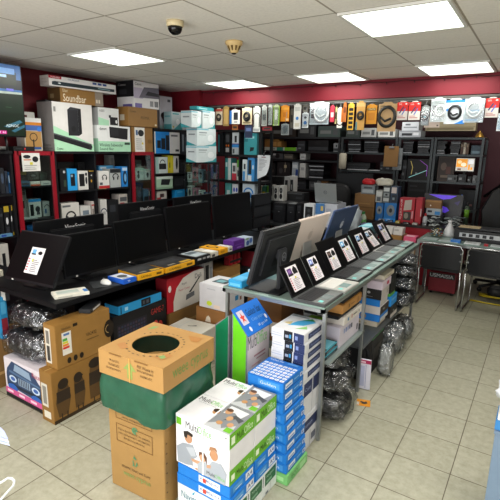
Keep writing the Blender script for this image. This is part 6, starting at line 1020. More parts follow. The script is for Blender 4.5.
# printers and things on top of the grey shelves
ztop = 1.921
boxY('printer', 'lower grey and white printer on top of the grey shelves', 'printer', 399, 421, 130.5, 138, YF+.05, .3, '#9fa3a8', {'f': [('r', .12, .25, .6, .6, '#2a2c30'), ('r', .65, .3, .9, .7, '#c9ccd0'), ('r', 0, .85, 1, .95, '#7d8186')]}, zb=ztop)
boxY('printer', 'upper grey printer tray stacked on the lower printer', 'printer', 402, 419, 122, 130, YF+.08, .26, '#b4b8bd', {'f': [('r', .1, .3, .9, .45, '#7a7e84'), ('r', .2, .6, .5, .8, '#5d6166')]}, zb=fy(410, 130.5, YF+.05).z+.001)
for a, b_, c, lb, co in [(346, 360, 127, 'dark green case on top of the grey shelves at the left', '#3a4642'), (361, 376, 128, 'grey-white box on top of the grey shelves behind the orange bag', '#b5b7b5'), (378, 395, 129, 'pale box on top of the grey shelves behind the large coil', '#c4c6c2'), (318, 340, 126, 'dark green glass crate on top of the far shelves', '#4a5a56'), (298, 316, 124, 'dark box on top of the far left shelf', '#2a2c2e'), (262, 296, 126, 'brown-black long box on top of the far left shelf', '#2f2822')]:
    boxY('storage_box', lb, 'box', a, b_, c, 138, YF+.06, .3, co, {'f': [('r', .1, .3, .6, .6, '#7a7d7c'), ('r', .7, .2, .9, .8, '#55585a')]}, zb=ztop)
t = thing('air_conditioner', 'long beige air conditioner high on the back wall', 'air conditioner', (-1.33, YB-.2, 2.03)); w = .36
MB().prism([(-w, .0), (w, .0), (w, .17), (-w, .17)], 0, .199, M('#b9ad8d', .45)).build('housing', t); MB().box(-w+.03, -.004, .015, w-.03, .0, .05, M('#8d8264')).build('louvre', t); MB().box(-w, -.001, .058, w, .0005, .062, M('#6d654c')).build('seam', t)
t = thing('brass_bell', 'small brass bell-shaped lamp on top of the last far shelf', 'bell', (-.88, YF+.2, ztop)); MB().lathe([(.07, 0), (.06, .02), (.035, .06), (.012, .085), (.012, .1)], M('#8a6a2c', .35, .6)).build('body', t); MB().box(-.1, -.06, -.0005, .1, .06, .002, M('#9a8a55')).build('plate', t)
boxY('wall_sign', 'small grey plaque on the back wall right of the air conditioner', 'plaque', 479, 490, 122, 128.5, YB-.012, .011, '#6d5d5f', {'f': [('r', .3, .2, .6, .8, '#4a3d40')]}) if False else None
mb = MB(); mb.tube([(-.75, 7.82, 1.05), (-.45, 7.82, 1.32), (-.1, 7.82, 1.55), (.4, 7.82, 1.72), (1.0, 7.82, 1.8)], .022, M('#111214', .35)).tube([(-.75, 7.82, .82), (-.4, 7.82, 1.0), (0, 7.82, 1.18), (.5, 7.82, 1.3), (1.0, 7.82, 1.36)], .018, M('#111214', .35))
for x, z in ((-.6, 1.18), (-.1, 1.55), (.6, 1.76)): mb.tube([(x, 7.82, z), (x, 7.9, z)], .01, M('#111214', .35))
tag(mb.build('stair_handrail', None), 'curved black handrail on the maroon back wall at the right', 'handrail')
# ================================================================== MIDDLE DESK WITH COMPUTER TOWERS
DZ = .74
t = thing('work_desk', 'dark work desk behind the monitor bench, computer towers on it', 'desk', (-2.66, 5.62, 0))
MB().box(-.48, -.42, DZ-.03, .78, .34, DZ, M('#26282b', .4)).build('desk_top', t)
for x in (-.45, .75):
    for y in (-.38, .30): MB().box(x-.02, y-.02, 0, x+.02, y+.02, DZ-.0305, M('#1c1d20')).build('leg', t)
MB().box(-.42, .29, .2, .72, .31, DZ-.031, M('#1f2023')).build('modesty_panel', t)
def tower(lb, a, b_, c, Y, dep, col='#141518', extra=None, zb=DZ+.001):
    pm = (c+222)/2; x0 = fy(a, pm, Y).x; x1 = fy(b_, pm, Y).x; zt = fy((a+b_)/2, c, Y).z; w = x1-x0-.004; h = zt-zb
    t = thing('computer_tower', lb, 'computer', ((x0+x1)/2, Y, zb))
    MB().box(-w/2, 0, 0, w/2, dep, h, M(col, .4), b=.006).build('case', t)
    MB().box(-w/2+.006, -.008, .01, w/2-.006, .001, h-.006, M('#1c1d21', .3), b=.003).box(-w*.3, -.0095, h*.78, w*.3, -.0075, h*.86, M('#33363b')).box(-w*.3, -.0095, h*.66, w*.3, -.0075, h*.74, M('#2a2d31')).build('front_panel', t)
    MB().box(-.008, -.0105, h*.55, .008, -.008, h*.58, M('#8a8d92')).build('power_button', t)
    return t, w, h
tower('narrow black computer tower, left one on the work desk', 273, 285.3, 203, 5.30, .22)
o, w, h = tower('black computer tower with a pale top in the middle of the work desk', 286.6, 295.5, 204, 5.34, .19)
MB().box(-w/2+.01, .02, h, w/2-.01, .18, h+.006, M('#8f9396', .3)).build('top_plate', o)
tower('black computer tower right of the pale topped one', 296.2, 302.3, 203, 5.36, .18)
boxY('document_printer', 'black printer behind the computer towers', 'printer', 284, 304, 192.5, 203, 5.77, .18, '#17181b', {'f': [('r', 0, .0, 1, .25, '#2a2c30'), ('r', .1, .85, .9, .95, '#55585d'), ('r', .6, .4, .9, .6, '#303338')]}, zb=.961)
t = MB().box(-.13, .01, DZ+.001, .16, .20, .96, M('#1d1e21')).box(-.11, .008, .78, .14, .011, .92, M('#2a2c2f')); tag(t.build('printer_stand', None, (-2.92, 5.76, 0)), 'dark stand under the black printer on the work desk', 'stand')
sp = [('speaker_box', 'white speaker box with two black cones, left one above the ribbed monitor', 273.5, 278, 186, 198), ('speaker_box', 'white speaker box with two black cones, right one above the ribbed monitor', 278.6, 283.3, 185.5, 198)]
shelf_t = thing('counter_shelf', 'dark raised shelf carrying yellow and white product boxes', 'shelf', (-3.27, 5.545, 0))
MB().box(-.52, .0, .97, .4, .205, .99, M('#222427')).build('top_board', shelf_t)
for x in (-.5, .38): MB().box(x-.015, 0, 0 if x < 0 else DZ+.001, x+.015, .205, .969, M('#222427')).build('side_panel', shelf_t)
for nm, lb, a, b_, c, d in sp: boxY(nm, lb, 'box', a, b_, c, d, 5.60, .12, '#c9c9c6', {'f': [('e', .5, .68, .32, .18, '#18191b'), ('e', .5, .3, .32, .18, '#18191b'), ('e', .5, .68, .12, .07, '#8a8d90')]}, zb=.991)
yl = [(252, 257, 184, 196, '#d8b81c', 'bright yellow box at the left of the raised shelf', [('r', .1, .2, .6, .5, '#3a3314')]), (257.5, 261.5, 186, 196, '#c9c6bc', 'white box with a yellow top right of the bright yellow one', [('r', 0, .7, 1, 1, '#d8b81c'), ('r', .2, .2, .7, .5, '#4a5a6a')]), (262, 266, 186, 196, '#3f7f6a', 'green-blue box on the raised shelf', [('r', .1, .3, .9, .6, '#c9b83a')]), (266.5, 269.5, 186, 196, '#6aa83a', 'bright green box on the raised shelf', [('r', .2, .2, .8, .5, '#2a3a1c')]), (270, 273, 185, 196, '#a9a9a4', 'grey box on the raised shelf left of the speaker boxes', [('r', .2, .3, .8, .8, '#34363a')])]
for a, b_, c, d, co, lb, ar in yl: boxY('product_box', lb, 'box', a, b_, c, d, 5.60, .1, co, {'f': ar}, zb=.991)
tall = [(284, 288.7, 176.5, '#c4c6c8', 'tall white box with a dark photo, left of the pair behind the printer'), (289.2, 294, 176, '#cfcfcd', 'tall white box with a dark photo, right of the pair behind the printer')]
for a, b_, c, co, lb in tall: boxY('product_box', lb, 'box', a, b_, c, 192, 6.12, .12, co, {'f': [('r', .2, .5, .8, .9, '#23262e'), ('r', .3, .1, .7, .3, '#8a8d90'), ('e', .5, .7, .15, .08, '#a9adb2')]}, zb=.76)
boxY('black_crate', 'black crate with switches behind the speaker boxes', 'crate', 266, 283, 176.5, 190, 6.14, .2, '#1b1d20', {'f': [('r', .1, .5, .9, .8, '#2b2e32'), ('r', .15, .58, .4, .72, '#4a4d52'), ('r', .5, .58, .8, .72, '#4a4d52')]}, zb=.76)
t = thing('back_table', 'plain dark table behind the work desk', 'table', (-3.3, 6.25, 0)); MB().box(-.55, -.16, .73, .24, .3, .759, M('#232528')).build('table_top', t)
for x in (-.52, .21):
    for y in (-.13, .27): MB().box(x-.02, y-.02, 0, x+.02, y+.02, .73, M('#1c1d20')).build('leg', t)
# right part of the desk: boxes and a silver laptop
boxY('speaker_box', 'white box with a black subwoofer photo beside the towers', 'box', 303.5, 314, 204, 224, 5.26, .16, '#c9ccd0', {'f': [('r', .14, .1, .86, .88, '#1a1b1e'), ('e', .5, .36, .26, .18, '#5a5d62'), ('e', .5, .36, .12, .09, '#a9adb2'), ('e', .5, .7, .14, .08, '#3a3d42')]}, zb=DZ+.001)
boxY('blue_box', 'blue and white box below the silver laptop', 'box', 315.2, 324, 203.5, 222, 5.30, .2, '#9fb4c8', {'f': [('r', 0, .55, 1, 1, '#4a7ab0'), ('r', .1, .1, .7, .4, '#cfd8e0'), ('r', .6, .7, .9, .9, '#c9b06a')]}, zb=DZ+.001)
boxY('white_box', 'long white-lilac box right of the blue and white one on the desk', 'box', 324.6, 337, 204, 220, 5.32, .3, '#b9bcc6', {'f': [('r', .1, .5, .5, .8, '#a3a8b6'), ('r', .6, .3, .9, .6, '#d0d3da')]}, zb=DZ+.001)
a0 = fy(325.5, 197, 5.5); zt = fy(325.5, 190.5, 5.5).z; zb_ = fy(325.5, 203.5, 5.32).z+.002; w = fy(336, 197, 5.5).x-fy(315, 197, 5.5).x
t = thing('laptop', 'silver laptop seen from behind on the boxes of the work desk', 'laptop', (fy(325.5, 197, 5.45).x+.05, 5.36, zb_+.004), math.pi)
T = Matrix.Rotation(-.25, 4, 'X'); b1 = MB().box(-w/2, -.2, 0, w/2, .0, .014, M('#a9adb0', .3, .5), b=.003).build('base', t)
MB().box(-w/2+.02, -.12, .0142, w/2-.02, -.02, .016, M('#2a2c2f')).build('keyboard', b1)
l = MB(); hl = .24; l.box(-w/2, 0, 0, w/2, .008, hl, M('#a3a7a9', .35, .4), Matrix.Translation((0, 0, .014)) @ T, b=.002)
TT = Matrix.Translation((0, 0, .014)) @ T; ld2 = l.build('lid', t)
MB().art(TT @ Vector((.025, .0084, hl*.42)), TT.to_3x3() @ Vector((-.05, 0, 0)), TT.to_3x3() @ Vector((0, 0, .05)), [('g', .5, .5, .42, .08, 0, 360, '#55585c'), ('t', 'hp', .25, .3, .75, .78, '#55585c')]).build('emblem', ld2)
# black office chair
t = thing('office_chair', 'black office chair with a high back behind the work desk', 'chair', (-2.72, 6.5, 0), .2)
BL = M('#141416', .55)
v, f = lump(.27, .06, .34, 31, .06, 2, 24, .5, False); MB().add([(x, y, z+.42) for x, y, z in v], f, BL, Matrix.Translation((0, .22, .1)) , True).build('backrest', t)
v, f = lump(.26, .26, .05, 32, .05, 2, 24, .5, False); MB().add([(x, y, z+.42) for x, y, z in v], f, BL, None, True).build('seat', t)
for s in (-1, 1): MB().tube([(s*.27, .2, .5), (s*.31, .05, .68), (s*.3, -.2, .69)], .022, BL).build('armrest', t)
MB().lathe([(.03, .07), (.03, .43)], M('#2a2b2e', .3, .5), 12).build('column', t)
for i in range(5):
    a = 2*math.pi*i/5; MB().tube([(0, 0, .09), (.28*math.cos(a), .28*math.sin(a), .06)], .018, BL).tube([(.28*math.cos(a), .28*math.sin(a)-.012, .028), (.28*math.cos(a), .28*math.sin(a)+.012, .028)], .028, BL, 12).build('base_leg', t)
# black monitor on the far shelf level behind the chair
t = thing('monitor', 'dark monitor standing behind the black office chair', 'monitor', (-2.55, 7.02, 0)); MB().box(-.3, 0, 1.0, .3, .04, 1.36, M('#151619', .3), b=.006).build('casing', t); MB().art((-.28, 0, 1.03), (.56, 0, 0), (0, 0, .31), [('r', 0, 0, 1, 1, '#1b1e22')]).build('screen', t); MB().box(-.04, .03, .74, .04, .07, 1.1, M('#151619')).box(-.12, -.05, .74, .12, .14, .75, M('#151619')).build('stand', t)
t = thing('side_table', 'dark side table under the monitor behind the office chair', 'table', (-2.55, 7.04, 0)); MB().box(-.33, -.16, .715, .33, .2, .739, M('#232528')).build('table_top', t)
for x in (-.3, .3):
    for y in (-.13, .17): MB().box(x-.015, y-.015, 0, x+.015, y+.015, .715, M('#1c1d20')).build('leg', t)
# ================================================================== RED COUNTER WITH CLUTTER
CZ = .78
t = thing('red_counter', 'red fronted service counter in front of the grey shelves', 'counter', (-1.45, 6.02, 0))
MB().box(-.86, 0, .0, .68, .05, CZ-.03, M('#a3202f', .45)).build('front_panel', t); MB().box(-.88, -.02, CZ-.03, .70, .62, CZ, M('#2a2422', .4)).build('worktop', t)
for x in (-.86, .63): MB().box(x, .05, 0, x+.05, .6, CZ-.03, M('#7d1a26', .5)).build('side_panel', t)
def cY(nm, lb, cat, a, b_, c, d, co, ar, zb=None, Y=6.1, dep=.15, **k): return boxY(nm, lb, cat, a, b_, c, d, Y, dep, co, {'f': ar}, zb=zb if zb else CZ+.001, **k)
cY('kraft_box', 'kraft box at the left of the cluttered counter', 'box', 354.3, 374.5, 194, 213, '#85633a', [('r', 0, .45, 1, .5, '#6d4f2a'), ('r', .2, .6, .8, .64, '#9a7848')], Y=6.1, dep=.25)
zk_ = fy(364, 194, 6.1).z+.001
cY('label_printer', 'grey printer standing on the kraft box', 'printer', 361, 375, 185, 194, '#7d8488', [('r', .1, .15, .9, .5, '#a9b0b4'), ('r', .2, .6, .8, .8, '#4a4f54')], zk_, Y=6.12)
zp_ = fy(368, 185, 6.12).z+.001
v, f = lump(.085, .06, .04, 41, .25, 3); tag(MB().add(v, f, M('#c22a30', .4, var=.2), None, True).build('red_bag', None, (fy(370, 178, 6.16).x-.02, 6.19, zp_)), 'crumpled red bag on top of the grey printer', 'bag')
brd = [(375.5, 381.5, 200, 222.5, '#b5b5b2', 'white circuit board box at the left of the board stack', [('r', .1, .5, .9, .9, '#8f9294'), ('r', .2, .1, .8, .4, '#5f6266')]), (375.2, 383, 203, 222.5, '#2a6fb0', 'left blue fan box with a round grey fan', [('e', .5, .6, .38, .24, '#8a8f94'), ('e', .5, .6, .14, .09, '#2b2e33')]), (383.6, 396, 203, 222.5, '#2374b8', 'right blue fan box with a round fan and a blue foot', [('e', .55, .6, .34, .3, '#7d848a'), ('e', .55, .6, .13, .12, '#23262b'), ('r', 0, 0, 1, .18, '#2f8fd6'), ('t', 'V-COOL', .2, .04, .6, .14, '#dfeaf4')])]
cY('fan_box', brd[1][5], 'box', *brd[1][:4], brd[1][4], brd[1][6]); cY('fan_box', brd[2][5], 'box', *brd[2][:4], brd[2][4], brd[2][6])
zf = fy(385, 203, 6.1).z+.001
cY('board_box', 'white and grey circuit board box above the fan boxes at the left', 'box', 375.5, 382.3, 190.5, 202.6, '#a9aba8', [('r', .1, .55, .9, .9, '#c9cbc9'), ('r', .2, .1, .8, .45, '#55595d')], zf, Y=6.11)
cY('board_box', 'grey circuit board tray in the middle above the fan boxes', 'box', 382.8, 390, 186.5, 202.6, '#5f6668', [('r', .1, .1, .9, .3, '#b9bdbc'), ('r', .1, .4, .9, .6, '#8f9697'), ('r', .1, .7, .9, .92, '#c4c8c7'), ('e', .5, .5, .2, .06, '#26292c')], zf, Y=6.11)
cY('board_box', 'dark blue circuit board box at the right above the fan boxes', 'box', 390.4, 398, 186.5, 202.6, '#30425a', [('r', .1, .6, .8, .95, '#c9bdb8'), ('r', .2, .1, .9, .5, '#1e2633'), ('r', .3, .2, .6, .35, '#7d8a95')], zf, Y=6.11)
v, f = lump(.11, .06, .05, 42, .25, 3); tag(MB().add(v, f, M('#c9c5b6', .4, var=.2), None, True).build('paper_bag', None, (fy(384, 180, 6.16).x, 6.19, fy(386, 186.5, 6.11).z+.001)), 'crumpled cream bag on top of the circuit board boxes', 'bag')
cY('board_box', 'red box with white upright lettering and a grey circuit photo', 'box', 398.8, 414.5, 198, 221.5, '#a81f2e', [('p', [(.30,.5),(.8,.55),(.8,.95),(.34,.9)], '#b5aca2'), ('r', .3, .12, .8, .46, '#3a3532'), ('e', .5, .3, .14, .12, '#8a8276'), ('r', .84, .2, .95, .5, '#c98a90')] + [('t', 'EXTREME'[i], .08, .84-.115*i, .2, .93-.115*i, '#e3c9c9') for i in range(7)])
cY('board_box', 'narrow plain red box right of the lettered red box', 'box', 415.2, 421.8, 198, 221.5, '#a3222f', [('r', .1, .1, .9, .9, '#b02c38'), ('r', .85, .3, 1, .6, '#c9b0b0')], Y=6.12)
cY('kraft_box', 'small kraft box with a white dot on the right part of the counter', 'box', 425, 441.5, 200.5, 208, '#8a653a', [('e', .35, .35, .04, .1, '#e8e3da'), ('r', 0, .8, 1, 1, '#a37c4a')], fy(433, 208, 6.3).z if False else fy(433, 208.5, 6.255).z+.001, Y=6.26, dep=.1)
cY('parts_tray', 'white and blue parts tray below the small kraft box', 'tray', 426, 441, 208.5, 214, '#aab4ba', [('r', .1, .4, .4, .7, '#2b2e33'), ('r', .6, .1, .95, .6, '#3a86c4')], .898, Y=6.255, dep=.12)
carton('black_crate', 'black parts crate under the white and blue tray', 'crate', (-1.17, 6.25, CZ+.001), 0, .24, .13, .115, '#1d1e21', {'f': [('r', .1, .5, .6, .7, '#34373b'), ('r', .7, .3, .9, .6, '#5d6166')]})
t = thing('spray_bottle', 'small clear bottle with a red cap beside the red boxes', 'bottle', (fy(425.3, 217, 6.14).x, 6.14, CZ+.001)); MB().lathe([(.028, 0), (.03, .01), (.03, .09), (.014, .115)], M('#b9bcc0', .25), 14).build('body', t); MB().lathe([(.015, .115), (.015, .145), (.01, .15)], M('#b52a30'), 12).build('cap', t)
for i, (x, y, s, co, lb) in enumerate([(-.93, 6.14, .055, '#8f9a9c', 'heap of pale cables at the right end of the counter'), (-.88, 6.31, .055, '#6d7678', 'grey heap of cables behind the pale one on the counter'), (-1.10, 6.10, .04, '#b5bcbc', 'small whitish cable heap at the counter front edge')]):
    m = MB(); rr = random.Random(i+5)
    for k in range(7):
        c0 = Vector((rr.uniform(-.05, .05), rr.uniform(-.04, .04), .012+.016*k)); m.tube([c0+Vector((s*(1+.3*math.sin(j))*math.cos(j*.42+k), s*math.sin(j*.42+k), .008*math.sin(j*1.3))) for j in range(14)], .006, M([co, '#cdd2d2', '#3f4548'][k % 3], .4), 5)
    tag(m.build('cable_heap', None, (x, y, CZ+.001)), lb, 'cables')
bits = [(-2.28, 6.06, .10, .08, .05, '#c9c6be', 'small cream box at the left end of the red counter'), (-1.93, 6.39, .12, .1, .20, '#6a6d70', 'upright grey unit behind the fan boxes'), (-2.2, 6.42, .16, .12, .26, '#2b2d31', 'black upright unit behind the kraft box on the counter'),
 (-1.78, 6.04, .07, .05, .03, '#b9bcbf', 'small silver box in front of the left fan box'), (-1.66, 6.035, .06, .05, .025, '#2f4a7a', 'small navy box in front of the right fan box'), (-1.56, 6.04, .05, .05, .03, '#c9b23a', 'small mustard box in front of the fan boxes'),
 (-1.45, 6.035, .08, .04, .02, '#1d1e21', 'small black box in front of the lettered red box'), (-1.34, 6.035, .06, .05, .022, '#d3d0c8', 'small white box in front of the narrow red box'), (-1.22, 6.04, .05, .04, .035, '#55585c', 'small grey box left of the whitish cable heap'),
 (-1.73, 6.36, .2, .12, .30, '#3a4048', 'dark grey carton standing behind the circuit board boxes'), (-1.50, 6.38, .18, .1, .24, '#6d2a30', 'dull red carton behind the lettered red box')]
for x, y, w_, d_, h_, co, lb in bits: carton('parts_box', lb, 'box', (x, y, CZ+.001), .1*math.sin(x*40) if h_ < .1 else 0, w_, d_, h_, co, {'f': [('r', .1, .2, .6, .5, '#8a8d90'), ('r', .65, .3, .9, .8, '#c4c6c8')], 't': [('r', .1, .1, .8, .7, '#8f9396')]})
# open laptop with a purple screen
t = thing('laptop', 'dark laptop with purple shapes on its screen at the counter', 'laptop', (-1.12, 6.545, CZ+.001), 0); w = .5
b1 = MB().box(-w/2, -.12, 0, w/2, .0, .018, M('#1a1b1e', .4), b=.003).build('base', t); MB().box(-w/2+.03, -.1, .0182, w/2-.03, -.02, .02, M('#2c2e32')).build('keyboard', b1)
Tl = Matrix.Translation((0, 0, .018)) @ Matrix.Rotation(-.15, 4, 'X'); h = .36; l2 = MB().box(-w/2, 0, 0, w/2, .009, h, M('#141518', .4), Tl, b=.002).build('lid', t)
MB().art(Tl @ Vector((-w/2+.01, 0, .012)), Tl.to_3x3() @ Vector((w-.02, 0, 0)), Tl.to_3x3() @ Vector((0, 0, h-.02)), [('r', 0, 0, 1, 1, E('#16151c', .3)), ('p', [(.1,.98),(.85,.98),(.7,.85),(.5,.8),(.35,.86)], E('#5a3ac0', .7)), ('p', [(.3,.4),(.5,.55),(.62,.5),(.7,.38),(.6,.28),(.4,.32)], E('#4a30a8', .7)), ('p', [(.8,.7),(.95,.8),(.9,.6)], E('#2a2050', .5))]).build('screen', l2)
t = thing('spray_bottle', 'green labelled bottle right of the laptop with purple shapes', 'bottle', (-.80, 6.50, CZ+.001)); MB().lathe([(.03, 0), (.03, .22), (.015, .25)], M('#4a5a4a', .3), 12).build('body', t); MB().lathe([(.0305, .1), (.0305, .2)], M('#6a9a2c', .4), 12).build('label_band', t); MB().lathe([(.016, .25), (.016, .29)], M('#1c1d20'), 10).build('cap', t)
# sacks and bottle behind the laptops
v, f = lump(.11, .10, .14, 43, .3, 3, 24); tag(MB().add(v, f, M('#aab2b8', .35, var=.25), None, True).build('plastic_sack', None, (-1.935, 5.33, DZ+.001)), 'crumpled pale grey plastic sack behind the blue computer', 'bag')
v, f = lump(.075, .08, .055, 44, .35, 4, 24); tag(MB().add(v, f, M('#4a4a6a', .5, var=.4), None, True).build('cable_bag', None, (-1.735, 5.33, DZ+.001)), 'dark purple-grey bag of cables right of the pale sack', 'bag')
t = thing('spray_bottle', 'clear and green spray bottle beside the pale plastic sack', 'bottle', (-1.90, 5.68, DZ+.001)); MB().lathe([(.035, 0), (.035, .13), (.014, .17)], M('#b5c4b0', .2), 14).build('body', t); MB().box(-.012, -.05, .17, .012, .02, .2, M('#3f8f4a', .4), b=.004).build('trigger_head', t); MB().lathe([(.0355, .02), (.0355, .1)], M('#5f9f5a'), 14).build('label_band', t)
t = thing('side_desk', 'dark desk section carrying the pale sack and the spray bottle', 'desk', (-1.86, 5.40, 0)); MB().box(-.012, -.2, DZ-.03, .22, .4, DZ, M('#2c2e31')).build('desk_top', t)
for x in (.02, .19):
    for y in (-.17, .37): MB().box(x-.015, y-.015, 0, x+.015, y+.015, DZ-.03, M('#1c1d20')).build('leg', t)
boxY('document_box', 'white document box standing behind the fourth laptop', 'box', 344.5, 356, 207, 226, 5.48, .12, '#b9bcbe', {'f': [('r', .1, .1, .4, .9, '#cfd2d3'), ('r', .5, .3, .9, .6, '#9a9ea1')]}, zb=DZ+.001)
# ================================================================== RIGHT GLASS TABLE, CHAIRS
GZ = .715
t = thing('glass_desk', 'glass topped customer desk on a metal frame at the right', 'desk', (.1, 5.40, 0))
MB().box(-1.25, 0, GZ-.01, 1.2, .57, GZ, GLT, b=.002).build('glass_top', t)
CHR = M('#b9bbbc', .2, .9); f = MB()
for a in ((-1.25, 0, 1.2, .025), (-1.25, .545, 1.2, .57), (-1.25, .026, -1.225, .544), (1.175, .026, 1.2, .544)): f.box(a[0], a[1], GZ-.04, a[2], a[3], GZ-.0105, ALU)
f.build('frame', t)
for x in (-1.235, 1.185):
    for y in (.015, .555): MB().box(x-.014, y-.014, 0, x+.014, y+.014, GZ-.041, ALU).build('leg', t)
def chair(lb, x, y, rz, g):
    t = thing('visitor_chair', lb, 'chair', (x, y, 0), rz, g); w = .215; PAD = M('#15161a', .45)
    mb = MB()   # curved backrest pad, seen from behind: back on local -y
    n = 8; vs = []
    for i in range(n+1):
        u = -1+2*i/n; yy = .02*(u*u)
        for z in (.455, .70): vs += [(u*(w-.012), yy-.018 if z < .5 else yy-.03, z), (u*(w-.012), yy+.012 if z < .5 else yy, z)]
    fs = []
    for i in range(n):
        a = 4*i; b_ = 4*(i+1); fs += [(a, b_, b_+2, a+2), (a+1, a+3, b_+3, b_+1), (a, a+1, b_+1, b_), (a+2, b_+2, b_+3, a+3)]
    fs += [(0, 2, 3, 1), (4*n, 4*n+1, 4*n+3, 4*n+2)]
    mb.add(vs, fs, PAD).build('backrest', t)
    MB().box(-w+.012, .03, .41, w-.012, .44, .455, PAD, b=.015).build('seat', t)
    fr = MB(); fr.tube([(-w, -.01, .44), (-w, -.012, .68), (-w+.03, -.015, .722), (0, -.022, .728), (w-.03, -.015, .722), (w, -.012, .68), (w, -.01, .44)], .009, CHR); fr.build('back_frame', t)
    for s in (-1, 1):
        MB().tube([(s*w, -.01, .44), (s*w, .02, .25), (s*w, -.03, .016), (s*w, .0, .012), (s*w, .40, .012), (s*w, .43, .03), (s*w, .42, .42), (s*w, .38, .43), (s*w, .0, .43)], .010, CHR).build('side_frame', t)
        for z in (.56, .64): MB().box(s*w-.022*(s > 0)-.0, -.02, z-.008, s*w+.022*(s < 0), -.002, z+.008, CHR).build('bracket', t)
    return t
chair('black visitor chair with a chrome frame, left one at the glass desk', -.845, 5.22, 0, 'visitor chairs at the glass desk')
chair('black visitor chair with a chrome frame, right one cut by the picture edge', -.365, 5.22, -.05, 'visitor chairs at the glass desk')
# under the desk
t = thing('red_case', 'dark red case with white lettering on a black band under the glass desk', 'case', (-.885, 5.74, 0)); MB().box(-.155, 0, .035, .155, .22, .27, M('#7d1a28', .5), b=.004).build('body', t)
MB().art((-.155, 0, .035), (.31, 0, 0), (0, 0, .235), [('r', 0, .72, .95, .99, '#101114'), ('t', 'USMAISIA', .04, .76, .9, .95, '#d8dade')]).build('lettering_band', t)
for s in (-.12, .12):
    for y in (.03, .19): MB().tube([(s-.012, y, .018), (s+.012, y, .018)], .0175, M('#121214'), 10).box(s-.008, y-.008, .025, s+.008, y+.008, .036, M('#3a3c40')).build('caster', t)
m = MB(); m.tube([(-.28+.20*math.cos(i*.35+2.6), 5.92+.12*math.sin(i*.35+2.6), .012+.05*abs(math.sin(i*.2))) for i in range(26)], .010, M('#b9a51c', .45), 6).tube([(-.56, 5.70, .012), (-.4, 5.685, .012), (-.22, 5.69, .012), (-.19, 5.72, .06), (-.17, 5.8, .16)], .010, M('#b9a51c', .45), 6)
tag(m.build('yellow_cable', None), 'thick yellow cable looping on the floor under the glass desk', 'cable')
v, f = lump(.10, .07, .07, 45, .2, 3); tag(MB().add(v, f, M('#17181b', .5), None, True).build('power_adapter', None, (-.30, 5.9, .03), .2), 'black adapter lump lying in the yellow cable loop', 'adapter')
# on the desk
t = thing('printer', 'wide black printer with a silver button panel on the glass desk', 'printer', (-.50, 5.62, GZ+.001)); w = .30
MB().prism([(-w, 0), (w, 0), (w, .12), (-w, .13)], 0, .3, M('#1a1b1e', .4)).build('body', t); MB().box(-w+.02, .04, .131, w-.02, .26, .15, M('#26272a', .35), b=.006).build('lid', t)
MB().art((-w+.06, -.0, .045), (2*w-.1, 0, 0), (0, 0, .05), [('r', 0, 0, 1, 1, '#b9bcc0')]+[('r', .06+.14*i, .15, .14+.14*i, .85, '#2a2c30') for i in range(5)]+[('e', .86, .5, .03, .2, '#55585d')]).build('control_panel', t)
MB().box(-w+.04, .02, .151, -.04, .2, .156, M('#b5a27c')).build('paper_strip', t)
flatz = [('flat_folder', 'blue book lying in front of the black printer', -.80, -.70, 5.44, 5.52, .03, '#3a7ac4'), ('paper_sheet', 'pale green glass-like sheet at the left of the glass desk', -1.10, -.95, 5.44, 5.60, .004, '#a9b8b6'), ('paper_sheet', 'white sheet in the middle of the glass desk', -.93, -.72, 5.42, 5.435+.09, .004, '#b5c1c2'), ('paper_sheet', 'white papers at the right of the glass desk beside a red pen', -.66, -.50, 5.43, 5.58, .012, '#cfd3d4'), ('red_pen', 'small red object on the right part of the glass desk', -.46, -.42, 5.45, 5.49, .02, '#b52a35'), ('paper_sheet', 'pale papers near the right edge on the glass desk', -.40, -.24, 5.44, 5.58, .008, '#c4cacc')]
for nm, lb, x0, x1, y0, y1, h, co in flatz: plain(nm, lb, 'papers' if 'sheet' in nm else 'object', x0, x1, y0, y1, GZ+.001, GZ+.001+h, co, {'t': [('r', .1, .2, .8, .3, '#8f999b'), ('r', .1, .5, .7, .58, '#8f999b')]})
t = thing('candy_jar', 'round glass jar of mixed sweets on the glass desk', 'jar', (-1.0, 5.70, GZ+.001)); MB().lathe([(.05, 0), (.085, .03), (.09, .07), (.075, .10)], glassy('clear_glass', '#eef6f4', .88, .03), 20).build('bowl', t)
m = MB(); rr = random.Random(3)
for i in range(60):
    a = rr.uniform(0, 6.28); r = .068*math.sqrt(rr.random()); z = .02+rr.random()*(.075 if r < .05 else .05); c = Vector((r*math.cos(a), r*math.sin(a), z)); s = .011
    m.box(c.x-s, c.y-s, c.z-s*.7, c.x+s, c.y+s, c.z+s*.7, M(['#c9b04a', '#b54a3a', '#d8d3c4', '#6a7a4a', '#8a5a34', '#3a5a7a'][i % 6], .4), b=.004)
sw = m.build('sweets', t); sw['kind'] = 'stuff'
t = thing('tissue_cone', 'white cone-shaped plastic bag standing by the sweets jar', 'bag', (-.885, 5.845, GZ+.001)); MB().lathe([(.07, 0), (.075, .02), (.05, .09), (.025, .14), (.02, .17), (.032, .19)], M('#dcdcde', .35), 14).build('bag', t); MB().lathe([(.022, .158), (.022, .168)], M('#8a8d90'), 10).build('tie', t)
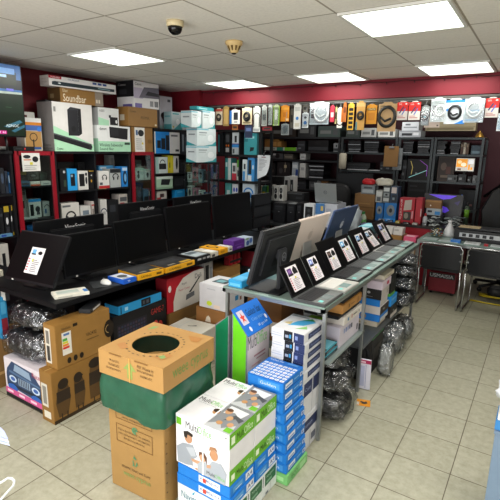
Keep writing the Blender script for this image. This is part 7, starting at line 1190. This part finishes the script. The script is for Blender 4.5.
# left of the desk
plain('kraft_carton', 'kraft carton on the floor left of the glass desk', 'carton', -1.62, -1.36, 5.55, 5.80, 0, .70, '#94703c', {'f': [('r', 0, .5, 1, .53, '#7a5a2c')]})
for i in range(2): plain('paper_cup_box', ['left', 'right'][i]+' small white box on the kraft carton by the glass desk', 'box', -1.60+.12*i, -1.49+.12*i, 5.58, 5.72, .701, .79, '#cfcdca', {'f': [('r', .1, .6, .6, .8, '#a9a7a4')]})
plain('kraft_carton', 'kraft carton carrying the pink pack beside the glass desk', 'carton', -1.335, -1.17, 5.45, 5.66, 0, .62, '#8a6636', {'f': [('r', 0, .5, 1, .53, '#6f5228')]})
plain('pink_pack', 'pink and white pack at the corner of the glass desk', 'pack', -1.32, -1.18, 5.46, 5.62, .621, .72, '#cf5a7c', {'f': [('r', .1, .1, .6, .5, '#e8c9d2')], 't': [('r', .1, .1, .8, .7, '#e3b5c2')]})
# gaming chair behind the desk
t = thing('gaming_chair', 'black gaming chair with white and red lettering at the right edge', 'chair', (-.32, 6.42, 0), .25)
GB = M('#141518', .4)
mb = MB(); mb.prism([(-.20, .45), (.20, .45), (.27, .62), (.25, .86), (.27, .98), (.17, 1.22), (.10, 1.27), (-.10, 1.27), (-.17, 1.22), (-.27, .98), (-.25, .86), (-.27, .62)], .18, .27, GB)
mb.art((-.17, .18, .5), (.34, 0, 0), (0, 0, .74), [('r', .12, .0, .88, .62, '#202227'), ('t', 'AERO', .38, .86, .66, .895, '#d8dade'), ('t', 'NXR', .42, .81, .62, .84, '#b52a35')]); mb.build('backrest', t)
v, f = lump(.27, .27, .06, 51, .04, 2, 24, .5, False); MB().add([(x, y-.02, z+.38) for x, y, z in v], f, GB, None, True).build('seat', t)
for s in (-1, 1): MB().tube([(s*.28, .1, .42), (s*.33, .08, .62)], .02, GB).box(s*.33-.045, -.2, .62, s*.33+.045, .12, .65, GB, b=.01).build('armrest', t)
MB().lathe([(.03, .07), (.03, .39)], M('#2a2b2e', .3, .5), 12).build('column', t)
for i in range(5):
    a = 2*math.pi*i/5; MB().tube([(0, 0, .09), (.3*math.cos(a), .3*math.sin(a), .06)], .018, GB).tube([(.3*math.cos(a), .3*math.sin(a)-.012, .028), (.3*math.cos(a), .3*math.sin(a)+.012, .028)], .028, GB, 12).build('base_leg', t)
